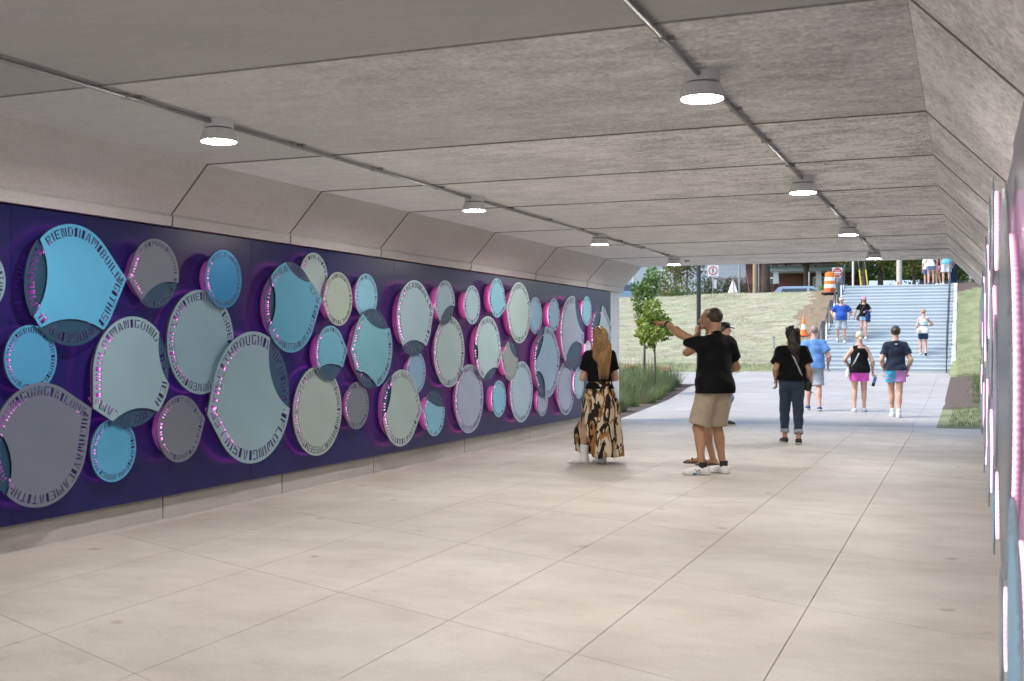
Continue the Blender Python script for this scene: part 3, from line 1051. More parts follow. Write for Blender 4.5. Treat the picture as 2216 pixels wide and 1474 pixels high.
# centre column/row and height in the photograph, tips, three-point bites, colour, line, stand-off layer, label
DISCS = [
    (160, 617, 263, [(274, 604)], [[(88, 520), (103, 600), (76, 680)], [(92, 707), (150, 690), (226, 716)]], SKY, 'GOOD FRIEND I AM BUILDING THIS BRIDGE FOR HIM ', 1, 'large sky blue pointed disc reading FRIEND I AM BUILDING at upper left', 0.50),
    (338, 592, 150, [(277, 602)], [[(309, 648), (350, 612), (391, 615)]], GREY, 'AN OLD MAN GOING A LONE HIGHWAY ', 1, 'grey disc with dark bottom lens whose tip touches the large sky blue disc', 0.5),
    (485, 604, 126, [], [], DEEP, 'THIS BRIDGE FOR HIM GOOD FRIEND I AM BUILDING ', 1, 'deep cobalt blue round disc overlapping the top of a large teal disc', 0.5),
    (437, 740, 226, [], [], TEAL, 'BUT HE TURNED WHEN SAFE ON THE OTHER SIDE ', 0, 'large grey teal disc below the cobalt one reading TURNED at its foot', 0.0),
    (289, 805, 240, [(202, 884)], [[(346, 714), (343, 753), (372, 839)], [(250, 907), (300, 883), (350, 896)]], (0.28, 0.43, 0.50), 'AN OLD MAN GOING A LONE HIGHWAY CAME ', 1, 'large pale teal disc with two dark lenses reading HIGHWAY below its right lens', 0.45),
    (549, 860, 285, [(449, 898)], [[(583, 745), (590, 828), (628, 884)]], (0.26, 0.395, 0.46), P_, 1, 'largest grey teal disc reading FLOWING A SULLEN along its lower edge', 0.60),
    (631, 665, 196, [(697, 648)], [[(617, 566), (644, 600), (675, 611)], [(587, 600), (597, 646), (583, 710)]], AQUA, 'IN THE TWILIGHT DIM THE SULLEN STREAM HELD NO FEAR ', 1, 'aqua blue disc with two dark lenses and a tip pointing right', 0.5),
    (680, 602, 110, [(697, 650)], [], SAGE, 'THE OLD MAN CROSSED ', 0, 'grey green disc half hidden behind the aqua blue disc', 0.5),
    (733, 647, 116, [(699, 652)], [], (0.32, 0.38, 0.34), 'TO SPAN THE TIDE AND BUILT A BRIDGE ', 1, 'small sage green disc whose tip touches the aqua disc', 0.5),
    (793, 641, 97, [], [], ICE, 'AT THE EVENING COLD AND GREY ', 0, 'small light aqua disc above the tall teal blue pointed disc', 0.5),
    (716, 764, 118, [(752, 758)], [[(694, 794), (717, 787), (739, 793)]], (0.13, 0.36, 0.50), 'WHY BUILD THIS BRIDGE AT EVENTIDE ', 1, 'aqua disc with dark bottom lens above a round sage disc', 0.5),
    (689, 889, 194, [], [], (0.33, 0.41, 0.40), 'DEEP AND VAST AND WIDE YOU HAVE CROSSED THE CHASM ', 0, 'large round sage grey disc reading VAST AND at its foot', 0.55),
    (808, 754, 172, [(759, 757)], [[(789, 684), (815, 709), (848, 707)], [(780, 802), (801, 815), (818, 839)]], (0.15, 0.37, 0.48), 'THIS CHASM THAT HAS BEEN AS NAUGHT TO ME ', 1, 'teal blue disc with a lens on top and one at lower left', 0.5),
    (773, 878, 102, [], [], GREY, 'YOUR JOURNEY WILL END ', 0, 'small grey round disc right of the large sage grey one', 0.5),
    (869, 883, 166, [(914, 888)], [[(848, 816), (847, 848), (830, 908)]], (0.35, 0.44, 0.44), 'THERE FOLLOWED AFTER ME TODAY A YOUTH ', 1, 'pale sage disc with dark left lens and tip touching a small blue disc', 0.55),
    (901, 806, 90, [], [], DUSK, 'WHOSE FEET MUST PASS ', 0, 'small dusk blue disc behind the pale sage disc', 0.5),
    (898, 688, 163, [(939, 668)], [[(871, 749), (894, 736), (921, 747)]], PALE, 'NEVER AGAIN WILL PASS THIS WAY YOU ', 1, 'tall pale disc with blue bottom lens in the upper row', 0.5),
    (964, 655, 96, [(940, 664)], [[(954, 691), (965, 668), (985, 663)]], (0.30, 0.38, 0.50), 'GOOD FRIEND IN THE PATH ', 1, 'small slate blue disc with blue lower lens touching the tall pale disc', 0.5),
    (1022, 660, 84, [], [], PALE, 'I HAVE COME HE SAID ', 1, 'small pale round disc standing alone between two taller ones', 0.5),
    (973, 761, 154, [], [], (0.36, 0.45, 0.49), 'THE CHASM DEEP AND WIDE PASS THIS WAY ', 0, 'large pale round disc under the small slate blue disc', 0.5),
    (941, 895, 98, [(917, 888)], [[(925, 865), (945, 879), (964, 880)]], ICE, 'THE BUILDER LIFTED ', 1, 'light blue disc with darker top lens in the lower row', 0.5),
    (1016, 863, 149, [], [], LILAC, 'YOU ARE WASTING STRENGTH IN BUILDING HERE ', 0, 'lilac grey round disc below the pale disc with lenses', 0.5),
    (1076, 645, 85, [(1096, 666)], [], ICE, 'HIS OLD GREY HEAD ', 1, 'small ice blue disc with a tip at lower right in the upper row', 0.5),
    (1056, 754, 139, [(1086, 770)], [[(1029, 737), (1035, 759), (1031, 794)], [(1045, 822), (1056, 804), (1072, 795)]], (0.39, 0.52, 0.58), 'OLD MAN SAID A FELLOW PILGRIM NEAR ', 1, 'pale disc with blue lens at its left edge and its lower right', 0.5),
    (1105, 781, 86, [(1085, 770)], [[(1101, 742), (1109, 765), (1122, 775)]], (0.27, 0.30, 0.31), 'YOU ARE WASTING ', 1, 'small dark grey disc with a lens at its upper right', 0.5),
    (1124, 677, 132, [(1096, 665)], [], (0.42, 0.53, 0.56), 'YOUR JOURNEY WILL END WITH THE ENDING DAY ', 1, 'tall pale disc overlapping a small blue one in the upper row', 0.5),
    (1159, 683, 80, [], [], DUSK, 'NEVER AGAIN PASS ', 0, 'small blue disc tucked behind the tall pale one', 0.5),
    (1129, 848, 132, [], [], PALE, 'TO THAT FAIR HAIRED YOUTH MAY A PITFALL BE ', 0, 'tall pale round disc under the small dark grey one', 0.5),
    (1080, 863, 79, [], [], ICE, 'HE TOO MUST CROSS ', 1, 'small light blue round disc between lilac and pale discs', 0.5),
    (1199, 681, 71, [], [], DUSK, 'TWILIGHT DIM ', 1, 'smallest blue round disc in the upper row toward the exit', 0.5),
    (1184, 784, 154, [(1212, 765)], [[(1179, 715), (1173, 748), (1158, 784)], [(1160, 805), (1176, 816), (1180, 859)]], (0.27, 0.40, 0.56), 'GOOD FRIEND I AM BUILDING THE BRIDGE FOR HIM ', 1, 'tall mid blue disc with two lenses along its left edge', 0.5),
    (1239, 719, 157, [], [[(1245, 660), (1250, 694), (1266, 722)], [(1225, 774), (1240, 742), (1256, 742)]], LILAC, 'A CHASM VAST AND DEEP AND WIDE CAME AT EVENING ', 1, 'tall lilac disc with blue lenses at right and bottom near the woman', 0.5),
    (1270, 673, 64, [], [], ICE, 'COLD AND GREY ', 1, 'smallest ice blue disc high up near the exit', 0.5),
    (1174, 867, 68, [], [], LILAC, 'SAFE ON THE SIDE ', 0, 'small lilac disc under the tall mid blue disc', 0.5),
    (1225, 841, 115, [], [], LILAC, 'THE SULLEN STREAM HAD NO FEARS ', 0, 'lilac grey disc below the tall lilac one left of the woman', 0.5),
    (1300, 722, 124, [(1324, 708)], [[(1302, 674), (1298, 700), (1290, 730)]], (0.34, 0.42, 0.52), 'WITH THE ENDING DAY YOU NEVER ', 1, 'last pale blue disc by the exit partly behind the blond hair', 0.5),
    (1273, 757, 40, [], [], (0.5, 0.52, 0.6), 'SPAN ', 1, 'tiny white disc just left of the blond hair', 0.5),
    (1253, 829, 68, [], [], (0.30, 0.44, 0.54), 'THE EVENING TIDE ', 1, 'small pale blue disc partly behind the black blouse', 0.5),
    (90, 963, 269, [(199, 884)], [[(0, 933), (26, 1010), (16, 1070)]], (0.155, 0.180, 0.240), 'AN OLD MAN GOING A LONE HIGHWAY CAME AT THE ', 1, 'large slate grey disc at lower left reading HIGHWAY CAME', 0.47),
    (68, 776, 146, [], [], (0.08, 0.34, 0.60), 'THIS BRIDGE FOR HIM GOOD FRIEND ', 0, 'sky blue disc partly covered by the large slate grey one', 0.5),
    (391, 928, 144, [(444, 906)], [], GREY, 'A CHASM VAST AND DEEP AND WIDE ', 1, 'grey pointed disc low between the two large teal discs', 0.5),
    (247, 974, 138, [], [], (0.08, 0.34, 0.58), 'BRIDGE FOR HIM I AM BUILDING THE ', 0, 'sky blue round disc at the lower left beside the slate grey one', 0.5),
    (-48, 605, 150, [], [], TEAL, 'BUILT A BRIDGE TO SPAN THE TIDE ', 1, 'teal disc cut off by the left edge of the picture', 0.5),
]
BACK_DISCS = []
for e in DISCS:
    if e[7] == 0:
        q1, q0 = on_wall(e[0], e[1] - e[2] / 2, PANEL_X + .085), on_wall(e[0], e[1] + e[2] / 2, PANEL_X + .085)
        BACK_DISCS.append((q1[0], (q1[1] + q0[1]) / 2, (q1[1] - q0[1]) / 2))
for cx, cyy, hpx, tips, bites, c, text, lay, label, start in DISCS:
    st = 0.085 if lay == 0 else 0.125
    xp = PANEL_X + st
    Yc, zc = on_wall(cx, cyy, xp)
    z1, z0 = on_wall(cx, cyy - hpx / 2, xp)[1], on_wall(cx, cyy + hpx / 2, xp)[1]
    rr = (z1 - z0) / 2
    zc = (z1 + z0) / 2
    rel = lambda p: tuple(q - w for q, w in zip(on_wall(p[0], p[1], xp), (Yc, zc)))
    disc(Yc, zc, rr, [rel(t) for t in tips], [circle3(*[rel(p) for p in b3]) for b3 in bites], c, text, st, label, 'left', start)

# the matching discs on the right wall, seen edge on
RD = [(2.76, 0.70, .40, SKY, 'low sky blue disc glowing pink at the bottom corner, closest on the right wall'), (3.62, 1.33, .58, GREY, 'large grey disc with the longest pink glow on the right wall'),
      (3.95, 0.52, .20, TEAL, 'small low teal disc just beyond the closest two on the right wall'), (6.9, 2.08, .22, ICE, 'high ice blue disc seen edge on, first high one along the right wall'),
      (5.0, 1.25, .32, LILAC, 'lilac disc seen edge on after the large grey one, right wall'), (5.45, 0.72, .22, SKY, 'low sky blue disc seen edge on below the lilac one, right wall'),
      (6.3, 1.50, .34, PALE, 'large pale disc seen edge on in the middle of the right wall'), (7.3, 0.80, .34, ICE, 'low ice blue disc seen edge on beyond the large pale one, right wall'),
      (8.4, 1.75, .36, TEAL, 'high teal disc seen edge on, second high one along the right wall'), (9.6, 0.9, .36, GREY, 'low grey disc seen edge on halfway along the right wall'),
      (11.2, 1.6, .42, SKY, 'sky blue disc seen edge on past halfway along the right wall'), (12.8, 0.8, .32, PALE, 'low pale disc seen edge on toward the exit, right wall'),
      (14.4, 1.7, .40, LILAC, 'lilac disc seen edge on near the exit, right wall'), (16.3, 0.9, .36, ICE, 'low ice blue disc seen edge on nearest the exit, right wall'), (5.7, 1.98, .26, GREY, 'high grey disc seen edge on above the low sky blue one, right wall'), (9.2, 2.05, .22, LILAC, 'small high lilac disc seen edge on halfway along the right wall'), (10.6, 0.55, .24, TEAL, 'small low teal disc seen edge on halfway along the right wall'), (12.7, 1.95, .28, ICE, 'high ice blue disc seen edge on toward the exit, right wall'), (14.6, 0.6, .24, SKY, 'small low sky blue disc seen edge on toward the exit, right wall'),
      (17.6, 1.75, .34, GREY, 'last high grey disc seen edge on at the exit, right wall')]
for y, z, r, c, lb in RD:
    disc(y, z, r, [], [], c, 'GOOD FRIEND I AM BUILDING THIS BRIDGE FOR HIM ', 0.100, lb, 'right', 0.0, 'lettered discs on the right wall')

# ================================================================== CEILING LAMPS
def make_lamp():
    root = empty('ceiling_lamp', (0, 0, ZC))
    mb = MB()
    mb.lathe([(0.092, 0.0), (0.094, -0.052), (0.088, -0.056)], n=36)
    mb.build('mounting_ring', M['lamp_body'], root, smooth='angle')
    MB().lathe([(0.084, -0.056), (0.084, -0.064)], n=36).build('gasket', M['lamp_dark'], root, smooth='angle')
    MB().lathe([(0.095, -0.064), (0.104, -0.082), (0.117, -0.128), (0.118, -0.142), (0.110, -0.142), (0.106, -0.132)], n=40).build('housing', M['lamp_body'], root, smooth='angle')
    MB().lathe([(0.1055, -0.132), (0.0001, -0.1335)], n=36).build('diffuser', M['lamp_glow'], root)
    return root


def copy_tree(o, parent=None):
    c = o.copy()
    col.objects.link(c)
    c.parent = parent
    for ch in list(o.children):
        copy_tree(ch, c)
    return c


LAMPS_L = [-2.15, 1.85, 5.86, 9.85, 13.85, 17.85]
LAMPS_R = [-2.15, 1.85, 5.80, 9.75, 13.75, 17.75]
XLL, XLR = -4.42, -1.285
lamp0 = None
nl = {2: 'closest', 3: 'second', 4: 'third', 5: 'farthest'}
for side, xs, ys in (('left', XLL, LAMPS_L), ('right', XLR, LAMPS_R)):
    for k, y in enumerate(ys):
        o = make_lamp() if lamp0 is None else copy_tree(lamp0)
        lamp0 = lamp0 or o
        o.location = (xs, y, ZC)
        where = 'row over the discs' if side == 'left' else 'row over the walkway'
        lb = f'{nl[k]} lit round ceiling lamp of the {where}' if k > 1 else ['lit round ceiling lamp one bay in front of the tunnel mouth', 'lit round ceiling lamp over the photographer'][k] + (' above the discs' if side == 'left' else ' above the walkway')
        tag(o, lb, 'ceiling lamp', 'round lamps along the tunnel ceiling')
for xs, ys, lb in ((XLL, LAMPS_L, 'grey metal conduit joining the lamps above the disc wall'), (XLR, LAMPS_R, 'grey metal conduit joining the lamps above the walkway')):
    root = empty('ceiling_conduit', (xs, 6, ZC - 0.025), label=lb, cat='conduit')
    ends = [Y0 + .05] + ys + [None]
    for i, y in enumerate(ys + [Y1 - 2.1]):
        a = (Y0 + .05) if i == 0 else ys[i - 1] + 0.092
        b = (y - 0.092) if i < len(ys) else y
        if b <= a:
            continue
        MB().tube([(0, a - 6, 0), (0, b - 6, 0)], 0.0135, 10).build('pipe', M['conduit'], root, smooth=True)
        for yy in (a + 0.75, b - 0.75, (a + b) / 2):
            MB().tube([(0, yy - 0.025 - 6, 0), (0, yy + 0.025 - 6, 0)], 0.0175, 10).build('coupling', M['conduit'], root, smooth=True)
            MB().box((0, yy + 0.1 - 6, 0.012), (0.07, 0.03, 0.024)).build('strap', M['conduit'], root)
# ================================================================== OUTDOORS: path, stairs, slopes
ST_Y0, ST_RISE, ST_TREAD, ST_LAND = 42.3, 0.1525, 0.33, 1.20
ST_X0, ST_X1 = -5.25, -0.30
ST_Z0, TOP_Z = 0.403, 0.403 + 24 * 0.1525


def stair_profile():
    """(y of riser, z of tread above it, depth of tread) for each of the 24 risers"""
    out, y, z = [], ST_Y0, ST_Z0
    for fl in range(4):
        for k in range(6):
            z += ST_RISE
            d = ST_TREAD if k < 5 else (ST_LAND if fl < 3 else 0.9)
            out.append((y, z, d))
            y += d
    return out


PROF = stair_profile()
ST_Y1 = PROF[-1][0]


def stair_z(y):
    z = ST_Z0
    for yy, zz, d in PROF:
        if y >= yy:
            z = zz
    return z


# exterior paving
PATH = [(XL - 0.06, 20.31), (-0.42, 20.31), (-0.42, 42.3), (-7.7, 42.3), (-7.7, 33.2)]
path_root = link_mesh('exterior_path', MB().add([(p[0], p[1], path_z(p[1]) - 0.014) for p in [(XL - .06, 20.35), (-.4, 20.35), (-.42, 28), (-6.9, 28)]] + [(-.42, 42.3, .389), (-7.7, 42.3, .389), (-7.75, 33, path_z(33) - .014)], [(0, 1, 2, 3), (3, 2, 4, 5, 6)]).mesh('exterior_path', M['joint']))
tag(path_root, kind='structure')
for i in range(-1, 6):
    xa = [-7.9, -6.0, -5.13, -3.95, -2.8, -1.65, -0.85, 0.3][i + 1] + jg
    xb = [-7.9, -6.0, -5.13, -3.95, -2.8, -1.65, -0.85, 0.3][i + 2] - jg
    for k in range(0, 13):
        base = 20.31 + 2.05 * k - 2.0
        ya = lambda x: base + SKEW * (x + 3.0)
        q = clip_convex([(xa, ya(xa) + jg), (xb, ya(xb) + jg), (xb, ya(xb) + 2.05 - jg), (xa, ya(xa) + 2.05 - jg)], PATH)
        if len(q) >= 3 and poly_area(q) > 0.02:
            slab(q, path_z, path_root, m='paving_out')
side_root = link_mesh('side_path', MB().add([(-30, 34.2, path_z(34.2) - .014), (-7.76, 34.2, path_z(34.2) - .014), (-7.7, 41.2, path_z(41.2) - .014), (-30, 41.2, path_z(41.2) - .014)], [(0, 1, 2, 3)]).mesh('side_path', M['joint']))
tag(side_root, kind='structure')
for i in range(9):
    for k in range(3):
        x0, y0 = -30 + i * 2.47, 34.2 + k * 2.333
        slab([(x0 + jg, y0 + jg), (x0 + 2.47 - jg, y0 + jg), (x0 + 2.47 - jg, y0 + 2.333 - jg), (x0 + jg, y0 + 2.333 - jg)], path_z, side_root, m='paving_out')

# ------------------------------------------------------------------ staircase
stairs = empty('staircase', ((ST_X0 + ST_X1) / 2, ST_Y0, ST_Z0), label='wide pale concrete staircase with three landings climbing to the street', cat='staircase')
sx = (ST_X1 - ST_X0)
meshes = {}
for i, (y, z, d) in enumerate(PROF):
    key = round(d, 2)
    if key not in meshes:
        mb = MB()
        w = sx / 2 - 0.16
        # riser leans a little, the tread has a slightly rounded nose
        sec = [(0.03, -0.22), (0.03, -0.052), (0.0, -0.047), (-0.004, -0.012), (0.006, 0.0), (d + 0.028, 0.0), (d + 0.028, -0.22)]
        mb.prism(sec, -w, w, 'x')
        mb.mi = 1
        mb.prism([(-0.007, -0.010), (0.004, 0.003), (0.052, 0.003), (0.052, -0.010)], -w + 0.002, w - 0.002, 'x')
        meshes[key] = mb.mesh('step', [M['step'], M['nosing']])
    o = link_mesh('step', meshes[key], stairs)
    o.location = (0, y - ST_Y0, z - ST_Z0)
for x in (ST_X0 + 0.08, ST_X1 - 0.08):
    pts = [(ST_Y0 - 0.02, -0.4), (ST_Y0 - 0.02, ST_Z0 + 0.06)]
    for fl in range(4):
        a, b = PROF[fl * 6], PROF[fl * 6 + 5]
        pts += [(a[0] - 0.02, a[1] + 0.035 - ST_RISE * (1 if fl else .7)), (b[0], b[1] + 0.035)]
    pts += [(ST_Y1 + 0.9, TOP_Z + 0.035), (ST_Y1 + 0.9, -0.4)]
    mb = MB()
    mb.prism([(p[0] - ST_Y0, p[1] - ST_Z0) for p in pts], x - 0.075 - stairs.location.x, x + 0.075 - stairs.location.x, 'x')
    mb.build('side_kerb', M['step'], stairs)


def handrail(x, label, y_from):
    root = empty('handrail', (x, ST_Y0, ST_Z0), label=label, cat='handrail', group='handrails of the staircase')
    H = 0.98
    path = []
    posts = []
    for fl in range(4):
        a, b = PROF[fl * 6], PROF[fl * 6 + 5]
        lo = (a[0] - 0.25, a[1] - ST_RISE)
        hi = (b[0] + 0.10, b[1])
        path += [lo, (a[0] + 0.02, a[1] - ST_RISE + 0.06), hi, (hi[0] + (0.55 if fl < 3 else 0.4), hi[1])]
        posts += [lo, ((a[0] + b[0]) / 2, (a[1] + b[1]) / 2 - 0.05), hi]
        if fl < 3:
            posts.append((hi[0] + 0.5, hi[1]))
    path = [p for p in path if p[0] >= y_from]
    posts = [p for p in posts if p[0] >= y_from]
    MB().tube([(0, p[0] - ST_Y0, p[1] + H - ST_Z0) for p in path], 0.026, 8).build('top_rail', M['rail'], root, smooth=True)
    for p in posts:
        MB().bar((0, p[0] - ST_Y0, p[1] - 0.05 - ST_Z0), (0, p[0] - ST_Y0, p[1] + H - ST_Z0), 0.045, 0.045).build('post', M['rail'], root)
    return root


handrail(ST_X0 + 0.16, 'dark blue grey handrail on the left side of the stairs beside the straw slope', 0)
handrail(ST_X1 - 0.30, 'dark blue grey handrail on the right side of the stairs beside the grass bank', 0)

# ------------------------------------------------------------------ terrain
def hnoise(x, y):
    return (np.sin(x * 0.71 + 1.3 * np.sin(y * 0.37)) * np.cos(y * 0.53 + x * 0.21) * 0.6 + 0.4 * np.sin(x * 1.9 + y * 1.1) * np.sin(y * 1.7 - x * 0.6))


def pz(y):
    return 0.403 * np.clip((y - 28) / 14.3, 0, 1)


def terrain(x, y):
    x, y = np.asarray(x, float), np.asarray(y, float)
    # left bank
    crest = np.where(x > -6.0, 56.0, 56.0 + np.clip((-6.0 - x) / 9.0, 0, 1) * 3.5)
    t = np.clip((y - 42.0) / (crest - 42.0), 0, 1)
    zl = pz(y) + (TOP_Z - 0.40) * (0.75 * t + 0.25 * t * t * (3 - 2 * t)) - 0.03
    zl = zl + np.where(t > 0, 0.09 * hnoise(x, y) * np.clip(t * 5, 0, 1) * np.clip((1.15 - t) * 4, 0, 1), 0)
    # planting bed between tunnel mouth and side path
    edge = -6.15 - (y - 20.3) * 0.122
    bed = (y < 34.0) & (x < edge)
    hb = np.clip((edge - x) / 1.2, 0, 1) * np.clip((34.0 - y) / 1.5, 0, 1)
    zl = np.where(bed, pz(y) + 0.16 * hb + 0.03 * hnoise(x * 2, y * 2) * hb - 0.01, zl)
    zl = np.where((y < 42.3) & (x > edge - 0.02), pz(y) - 0.03, zl)
    zl = np.where((y > 34.0) & (y < 41.4), pz(y) - 0.03, zl)
    # right bank follows the stairs
    s = np.clip((y - 40.5) / (ST_Y1 - 40.5), 0, 1)
    zr = 0.02 + pz(y) * 0.98 + (TOP_Z - 0.40) * s + np.clip(x + 0.3, 0, 12) * 0.16 * np.clip((y - 22) / 8, 0, 1) * (1 - .85 * np.clip((y - 49) / 6, 0, 1))
    zr = zr + 0.04 * hnoise(x * 1.5, y) * np.clip((y - 21) / 3, 0, 1) * np.clip((x + 0.25) * 2, 0, 1)
    z = np.where(x > -2.5, zr, zl)
    z = z - 0.5 * np.clip((y - 60.3) / 2, 0, 1)
    z = np.where(y < 20.31, -0.03, z)
    # under the stairs and street level beyond
    z = np.where((x > ST_X0 + 0.05) & (x < ST_X1 - 0.05) & (y > 42.0) & (y < ST_Y1 + 0.85), z - 0.9, z)
    z = np.where((x > -8.2) & (x < -0.40) & (y < 42.3), np.minimum(z, pz(y) - 0.03), z)
    return z


def straw_mat():
    m, nt, b = new_mat('straw covered seeded soil')
    L = nt.links
    tc = N(nt, 'ShaderNodeTexCoord')
    mp = N(nt, 'ShaderNodeMapping')
    mp.inputs['Scale'].default_value = (0.35, 1.6, 1.6)
    mp.inputs['Rotation'].default_value = (0, 0, R(-6))
    L.new(tc.outputs['Object'], mp.inputs['Vector'])
    n1 = N(nt, 'ShaderNodeTexNoise', Scale=1.6, Detail=9.0, Roughness=0.72, Distortion=0.5)
    L.new(mp.outputs['Vector'], n1.inputs['Vector'])
    n2 = N(nt, 'ShaderNodeTexNoise', Scale=0.55, Detail=4.0, Roughness=0.6)
    L.new(tc.outputs['Object'], n2.inputs['Vector'])
    r1 = N(nt, 'ShaderNodeValToRGB')
    e = r1.color_ramp.elements
    e[0].position, e[0].color = 0.33, (0.22, 0.20, 0.125, 1)
    e[1].position, e[1].color = 0.56, (0.46, 0.45, 0.335, 1)
    q = e.new(0.72)
    q.color = (0.54, 0.53, 0.42, 1)
    L.new(n1.outputs['Fac'], r1.inputs['Fac'])
    r2 = N(nt, 'ShaderNodeValToRGB')
    r2.color_ramp.elements[0].position = 0.44
    r2.color_ramp.elements[0].color = (0, 0, 0, 1)
    r2.color_ramp.elements[1].position = 0.66
    r2.color_ramp.elements[1].color = (0.75, 0.75, 0.75, 1)
    L.new(n2.outputs['Fac'], r2.inputs['Fac'])
    mx = N(nt, 'ShaderNodeMix', data_type='RGBA')
    L.new(r2.outputs['Color'], mx.inputs[0])
    L.new(r1.outputs['Color'], mx.inputs[6])
    mx.inputs[7].default_value = (0.35, 0.405, 0.245, 1)
    L.new(mx.outputs[2], b.inputs['Base Color'])
    b.inputs['Roughness'].default_value = 0.9
    mp2 = N(nt, 'ShaderNodeMapping')
    mp2.inputs['Scale'].default_value = (0.8, 7.0, 7.0)
    mp2.inputs['Rotation'].default_value = (0, 0, R(-5))
    L.new(tc.outputs['Object'], mp2.inputs['Vector'])
    n3 = N(nt, 'ShaderNodeTexNoise', Scale=2.4, Detail=8.0, Roughness=0.75, Distortion=0.8)
    L.new(mp2.outputs['Vector'], n3.inputs['Vector'])
    r3 = N(nt, 'ShaderNodeValToRGB')
    r3.color_ramp.elements[0].position = 0.36
    r3.color_ramp.elements[0].color = (0.50, 0.50, 0.46, 1)
    r3.color_ramp.elements[1].position = 0.60
    r3.color_ramp.elements[1].color = (1.14, 1.13, 1.15, 1)
    L.new(n3.outputs['Fac'], r3.inputs['Fac'])
    ml = N(nt, 'ShaderNodeVectorMath', operation='MULTIPLY')
    L.new(mx.outputs[2], ml.inputs[0])
    L.new(r3.outputs['Color'], ml.inputs[1])
    L.new(ml.outputs['Vector'], b.inputs['Base Color'])
    bp = N(nt, 'ShaderNodeBump', Strength=0.9, Distance=0.08)
    L.new(n3.outputs['Fac'], bp.inputs['Height'])
    L.new(bp.outputs['Normal'], b.inputs['Normal'])
    return m


M['straw'] = straw_mat()
M['turf'] = mat('young turf', (0.12, 0.155, 0.065), 0.9, scale=2.2, c2=(0.25, 0.255, 0.14), bump=0.6, bscale=25, bdist=0.04)
M['mulch'] = mat('dark bark mulch', (0.060, 0.042, 0.034), 0.95, scale=14, c2=(0.13, 0.095, 0.075), bump=0.8, bscale=45, bdist=0.03)
M['soil'] = mat('dry brown soil', (0.17, 0.125, 0.085), 0.95, scale=6, c2=(0.26, 0.20, 0.13), bump=0.7, bscale=20, bdist=0.04)
GS = 0.14
gx = np.arange(-34, 16.01, GS)
gy = np.arange(20.20, 80.01, GS)
X, Y = np.meshgrid(gx, gy)
Z = terrain(X, Y)
nx, ny = len(gx), len(gy)
idx = np.arange(nx * ny).reshape(ny, nx)
quads = np.stack([idx[:-1, :-1], idx[:-1, 1:], idx[1:, 1:], idx[1:, :-1]], -1).reshape(-1, 4)
cx_, cy_ = (X[:-1, :-1] + GS / 2).ravel(), (Y[:-1, :-1] + GS / 2).ravel()
nz = hnoise(cx_ * 2.3, cy_ * 2.1) * 0.4 + hnoise(cx_ * 7.1, cy_ * 6.3 + 3) * 0.2
mi = np.zeros(len(cx_), int)
mi[(cx_ < -5) & (cy_ < 34.2)] = 2
mi[(cx_ < -5) & (cy_ > 41) & (cy_ < 43.4 + nz)] = 1
mi[(cx_ > -6.8 + nz) & (cx_ < -5) & (cy_ > 44.5)] = 3                       # bare earth beside the left rail
mi[(cx_ > -1)] = 1
mi[(cx_ > -1) & (cy_ > 26 + nz) & (cy_ < 39.5 + nz) & (cx_ < 1.1 + (cy_ - 26) * 0.03 + nz * .6)] = 2
mi[(cx_ > -1) & (cy_ > 51.2 + nz) & (cy_ < 58)] = 2
mi[(cy_ > 60 + nz)] = 1
ter = link_mesh('lawn', np_mesh('lawn', np.stack([X.ravel(), Y.ravel(), Z.ravel()], 1), quads, [M['straw'], M['turf'], M['mulch'], M['soil']], mat_index=mi))
tag(ter, kind='structure')
M['asphalt'] = mat('asphalt', (0.055, 0.055, 0.06), 0.85, var=0.25, scale=5)
g = link_mesh('ground', MB().add([(-600, -600, -0.12), (600, -600, -0.12), (600, 79, -0.12), (-600, 79, -0.12), (-600, 79.5, TOP_Z - 0.6), (600, 79.5, TOP_Z - 0.6), (600, 900, TOP_Z - 0.6), (-600, 900, TOP_Z - 0.6)], [(0, 1, 2, 3), (3, 2, 5, 4), (4, 5, 6, 7)]).mesh('ground', mat('distant ground', (0.12, 0.14, 0.07), 0.95, var=0.3, scale=0.4)))
tag(g, kind='structure')
pav = link_mesh('upper_pavement', MB().add([(-5.3, ST_Y1 + 0.88, TOP_Z - 0.006), (1.5, ST_Y1 + 0.88, TOP_Z - 0.006), (1.5, 57.5, TOP_Z - 0.006), (-5.3, 57.5, TOP_Z - 0.006)], [(0, 1, 2, 3)]).mesh('upper_pavement', M['step']))
tag(pav, kind='structure')
rd = link_mesh('street', MB().add([(-60, 62.5, TOP_Z - 0.42), (40, 62.5, TOP_Z - 0.42), (40, 69, TOP_Z - 0.42), (-60, 69, TOP_Z - 0.42)], [(0, 1, 2, 3)]).mesh('street', M['asphalt']))
tag(rd, kind='structure')

# ------------------------------------------------------------------ loose blades
def blade_mesh(name, P, h, w, lean, azim, m, curve=0.35):
    """one bent blade (two quads) per row of P"""
    n = len(P)
    dx, dy = np.cos(azim), np.sin(azim)
    sx_, sy_ = -dy * w / 2, dx * w / 2
    V = np.zeros((n, 6, 3))
    for i, (f, ww) in enumerate(((0, 1.0), (0.55, 0.75), (1.0, 0.12))):
        out = np.sin(lean) * h * (f * (1 - curve) + curve * f * f)
        up = np.cos(lean * (0.6 + 0.6 * f)) * h * f
        bx, by, bz = P[:, 0] + dx * out, P[:, 1] + dy * out, P[:, 2] + up
        V[:, 2 * i] = np.stack([bx - sx_ * ww, by - sy_ * ww, bz], 1)
        V[:, 2 * i + 1] = np.stack([bx + sx_ * ww, by + sy_ * ww, bz], 1)
    base = (np.arange(n) * 6)[:, None]
    q = np.concatenate([base + np.array([0, 1, 3, 2]), base + np.array([2, 3, 5, 4])])
    return np_mesh(name, V.reshape(-1, 3), q, m)


